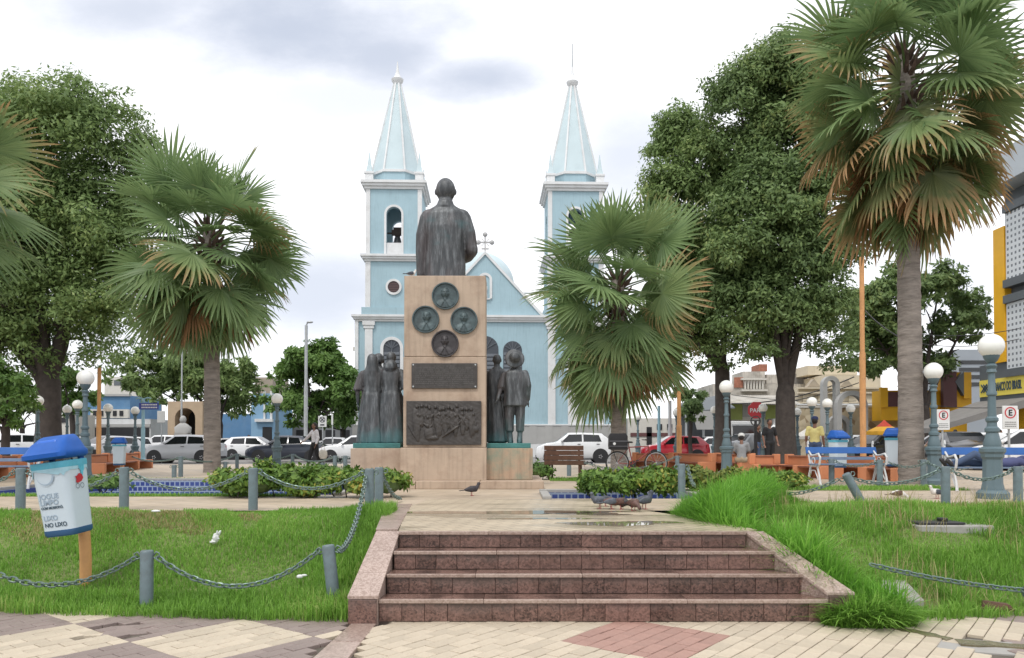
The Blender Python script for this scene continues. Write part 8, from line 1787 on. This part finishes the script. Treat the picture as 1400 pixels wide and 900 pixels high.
# red octagon PARE and round arrow sign
a = at(1034, 561, 40); t = thing('stop_sign', 'red stop sign partly hidden behind a lamp', 'sign', (a.x, 40, ST)); r_ = .46; MB().lathe([(r_, -.02), (r_, .02)], 8, phase=.5).xf(Matrix.Rotation(PI/2, 4, 'X')).xf(Matrix.Translation((0, 0, a.z-ST))).obj('board', m_sred, t)
me = text_mesh('PARE', .30, m_swh, 'lettering', .004, 'CENTER', .006); me.transform(Matrix.Translation((0, -.028, a.z-ST-.11)) @ Matrix.Rotation(PI/2, 4, 'X')); put('lettering', me, t); MB().cyl((0, .07, 0), (0, .07, a.z-ST), .04, None, 8).obj('post', m_steel, t)
a = at(1033, 575.5, 27); t = thing('ring_ornament', 'dark iron ring on the post of a grey lamp below the stop sign', 'sign', (a.x, 27, 0)); b = MB(); ring(b, 0, a.z, .175, .145, -.03, .03); b.bar((-.15, 0, a.z), (.15, 0, a.z), .04).obj('ring', m_plast, t); MB().cyl((0, 0, 0), (0, 0, a.z-.02), .07, .05, 10).obj('post', m_plast, t)
def wire(label, p, Y, sag=.25, r_=.022):
    P = []; n = 24
    for i in range(len(p)-1):
        a, c = at(*p[i], Y if not hasattr(Y, '__len__') else Y[i]), at(*p[i+1], Y if not hasattr(Y, '__len__') else Y[i+1])
        for k in range(n): t = k/n; P.append(a.lerp(c, t)-Vector((0,0,4*sag*t*(1-t))))
    o0 = P[0].copy(); o = MB().tube([q_-o0 for q_ in P], r_, 5).obj('power_cable', m_plast, smooth=60, loc=o0); tag(o, label, 'cable', 'overhead cables on the right')
wire('lowest sagging black cable across the shops and the arches', [(1000, 552), (1175, 512)], (50, 50), .5, .04); wire('black cable rising to the tree left of the orange pole', [(1085, 548), (1178, 522)], (50, 50), .1, .03); wire('upper thin cable over the cream building', [(1000, 540), (1178, 548)], (51, 51), .2, .02)
wire('cable from the orange pole to the tall palm trunk', [(1183, 425), (1240, 466)], (26, 20), .1, .018); wire('thin cable from the dark tree to the bank, upper one', [(1260, 457), (1400, 448)], (40, 34), .2, .018); wire('thin cable from the dark tree to the bank, middle one', [(1260, 470), (1400, 462)], (40, 34), .25, .018); wire('thin cable running low across the yellow building to the bank', [(1240, 548), (1390, 556)], (44, 34), .2, .018)
# ------------------------------------------------------------------ small things on the lawns
def slab(label, pts, thick, mat, zf, name='concrete_slab'):
    c = Vector((sum(p[0] for p in pts)/len(pts), sum(p[1] for p in pts)/len(pts), 0)); z = zf(c.x, c.y); o = MB().prism([(x-c.x, y-c.y) for x, y in pts], -.1, thick, 'z').obj(name, mat, bevel=.01, loc=(c.x, c.y, z)); return tag(o, label, 'slab')
def gl(px, py, zf, n=40):     # point of a lawn seen at a pixel
    Y = 7.2
    for i in range(400):
        p = at(px, py, Y)
        if p.z <= zf(p.x, Y): return p.x, Y
        Y += .02
    return p.x, Y
P4 = [gl(1204, 826, zr), gl(1264, 828, zr), gl(1238, 800, zr), gl(1206, 799, zr)]; cx_ = sum(p[0] for p in P4)/4; cy_ = sum(p[1] for p in P4)/4; cz_ = zr(cx_, cy_)
o = MB().hexa([(x-cx_, y-cy_, zr(x, y)-cz_-.05) for x, y in P4], [(x-cx_, y-cy_, zr(x, y)-cz_+.045) for x, y in P4]).obj('concrete_slab', m_conc, bevel=.01, loc=(cx_, cy_, cz_)); tag(o, 'pale concrete slab lying in the grass right of the steps', 'slab')
p = gl(1290, 718, zr); mh = thing('manhole_cover', 'rusty manhole cover on a concrete slab in the right lawn', 'manhole cover', (p[0], p[1], zr(*p)-.055)); MB().box(-.42, .46, -.24, .26, -.2, .07).obj('slab', m_conc, mh, bevel=.015); MB().box(-.40, .16, -.18, .22, .073, .10).obj('cover', m_plast, mh, bevel=.01); MB().box(-.06, .03, -.05, .05, .101, .14).obj('handle', m_plast, mh, bevel=.01)
p = gl(1357, 834, zr); o = MB().hexa([(-.14,-.05,-.02),(.14,-.05,-.02),(.12,.05,-.02),(-.12,.05,-.02)], [(-.12,-.04,.06),(.10,-.05,.03),(.1,.04,.03),(-.1,.05,.05)]).obj('wood_chunk', m_wood, loc=(p[0], p[1]-.05, LOW+.06), rot=(0,0,-.2)); tag(o, 'brown broken wood chunk at the edge of the right lawn', 'debris')
p = gl(295, 748, zl); b = MB(); b.ball((0, 0, .05), (.05, .045, .06), 10, 7).ball((.03, .01, .12), (.035, .03, .03), 8, 6).ball((-.03, 0, .0), (.05, .04, .03), 8, 6)
for i, v in enumerate(b.v): q = Vector(v); b.v[i] = tuple(q*.75*(1+.22*math.sin(v[0]*130+v[2]*90)))
o = b.obj('plastic_litter', m_swh, smooth=30, loc=(p[0], p[1], zl(*p)+.05)); tag(o, 'crumpled white plastic litter on the left lawn', 'litter')
p = gl(410, 804, zl); o = MB().ball((0,0,.05),(.035,.03,.02),8,5).ball((.04,.01,.06),(.03,.02,.012),8,5).obj('paper_litter', m_swh, smooth=20, loc=(p[0], p[1], zl(*p)+.06)); tag(o, 'small white paper scrap in the left lawn near the leaning post', 'litter')
p = gl(213, 708, zl); o = MB().ball((0,0,.02),(.06,.03,.015),8,5).obj('paper_litter', m_swh, smooth=20, loc=(p[0], p[1], zl(*p)+.06)); tag(o, 'white paper scrap at the back of the left lawn', 'litter')
bpy.context.view_layer.update()
print('objects', len(bpy.data.objects), 'bricks', len(bricks), 'visible', len(vis), 'links', nlinks[0])
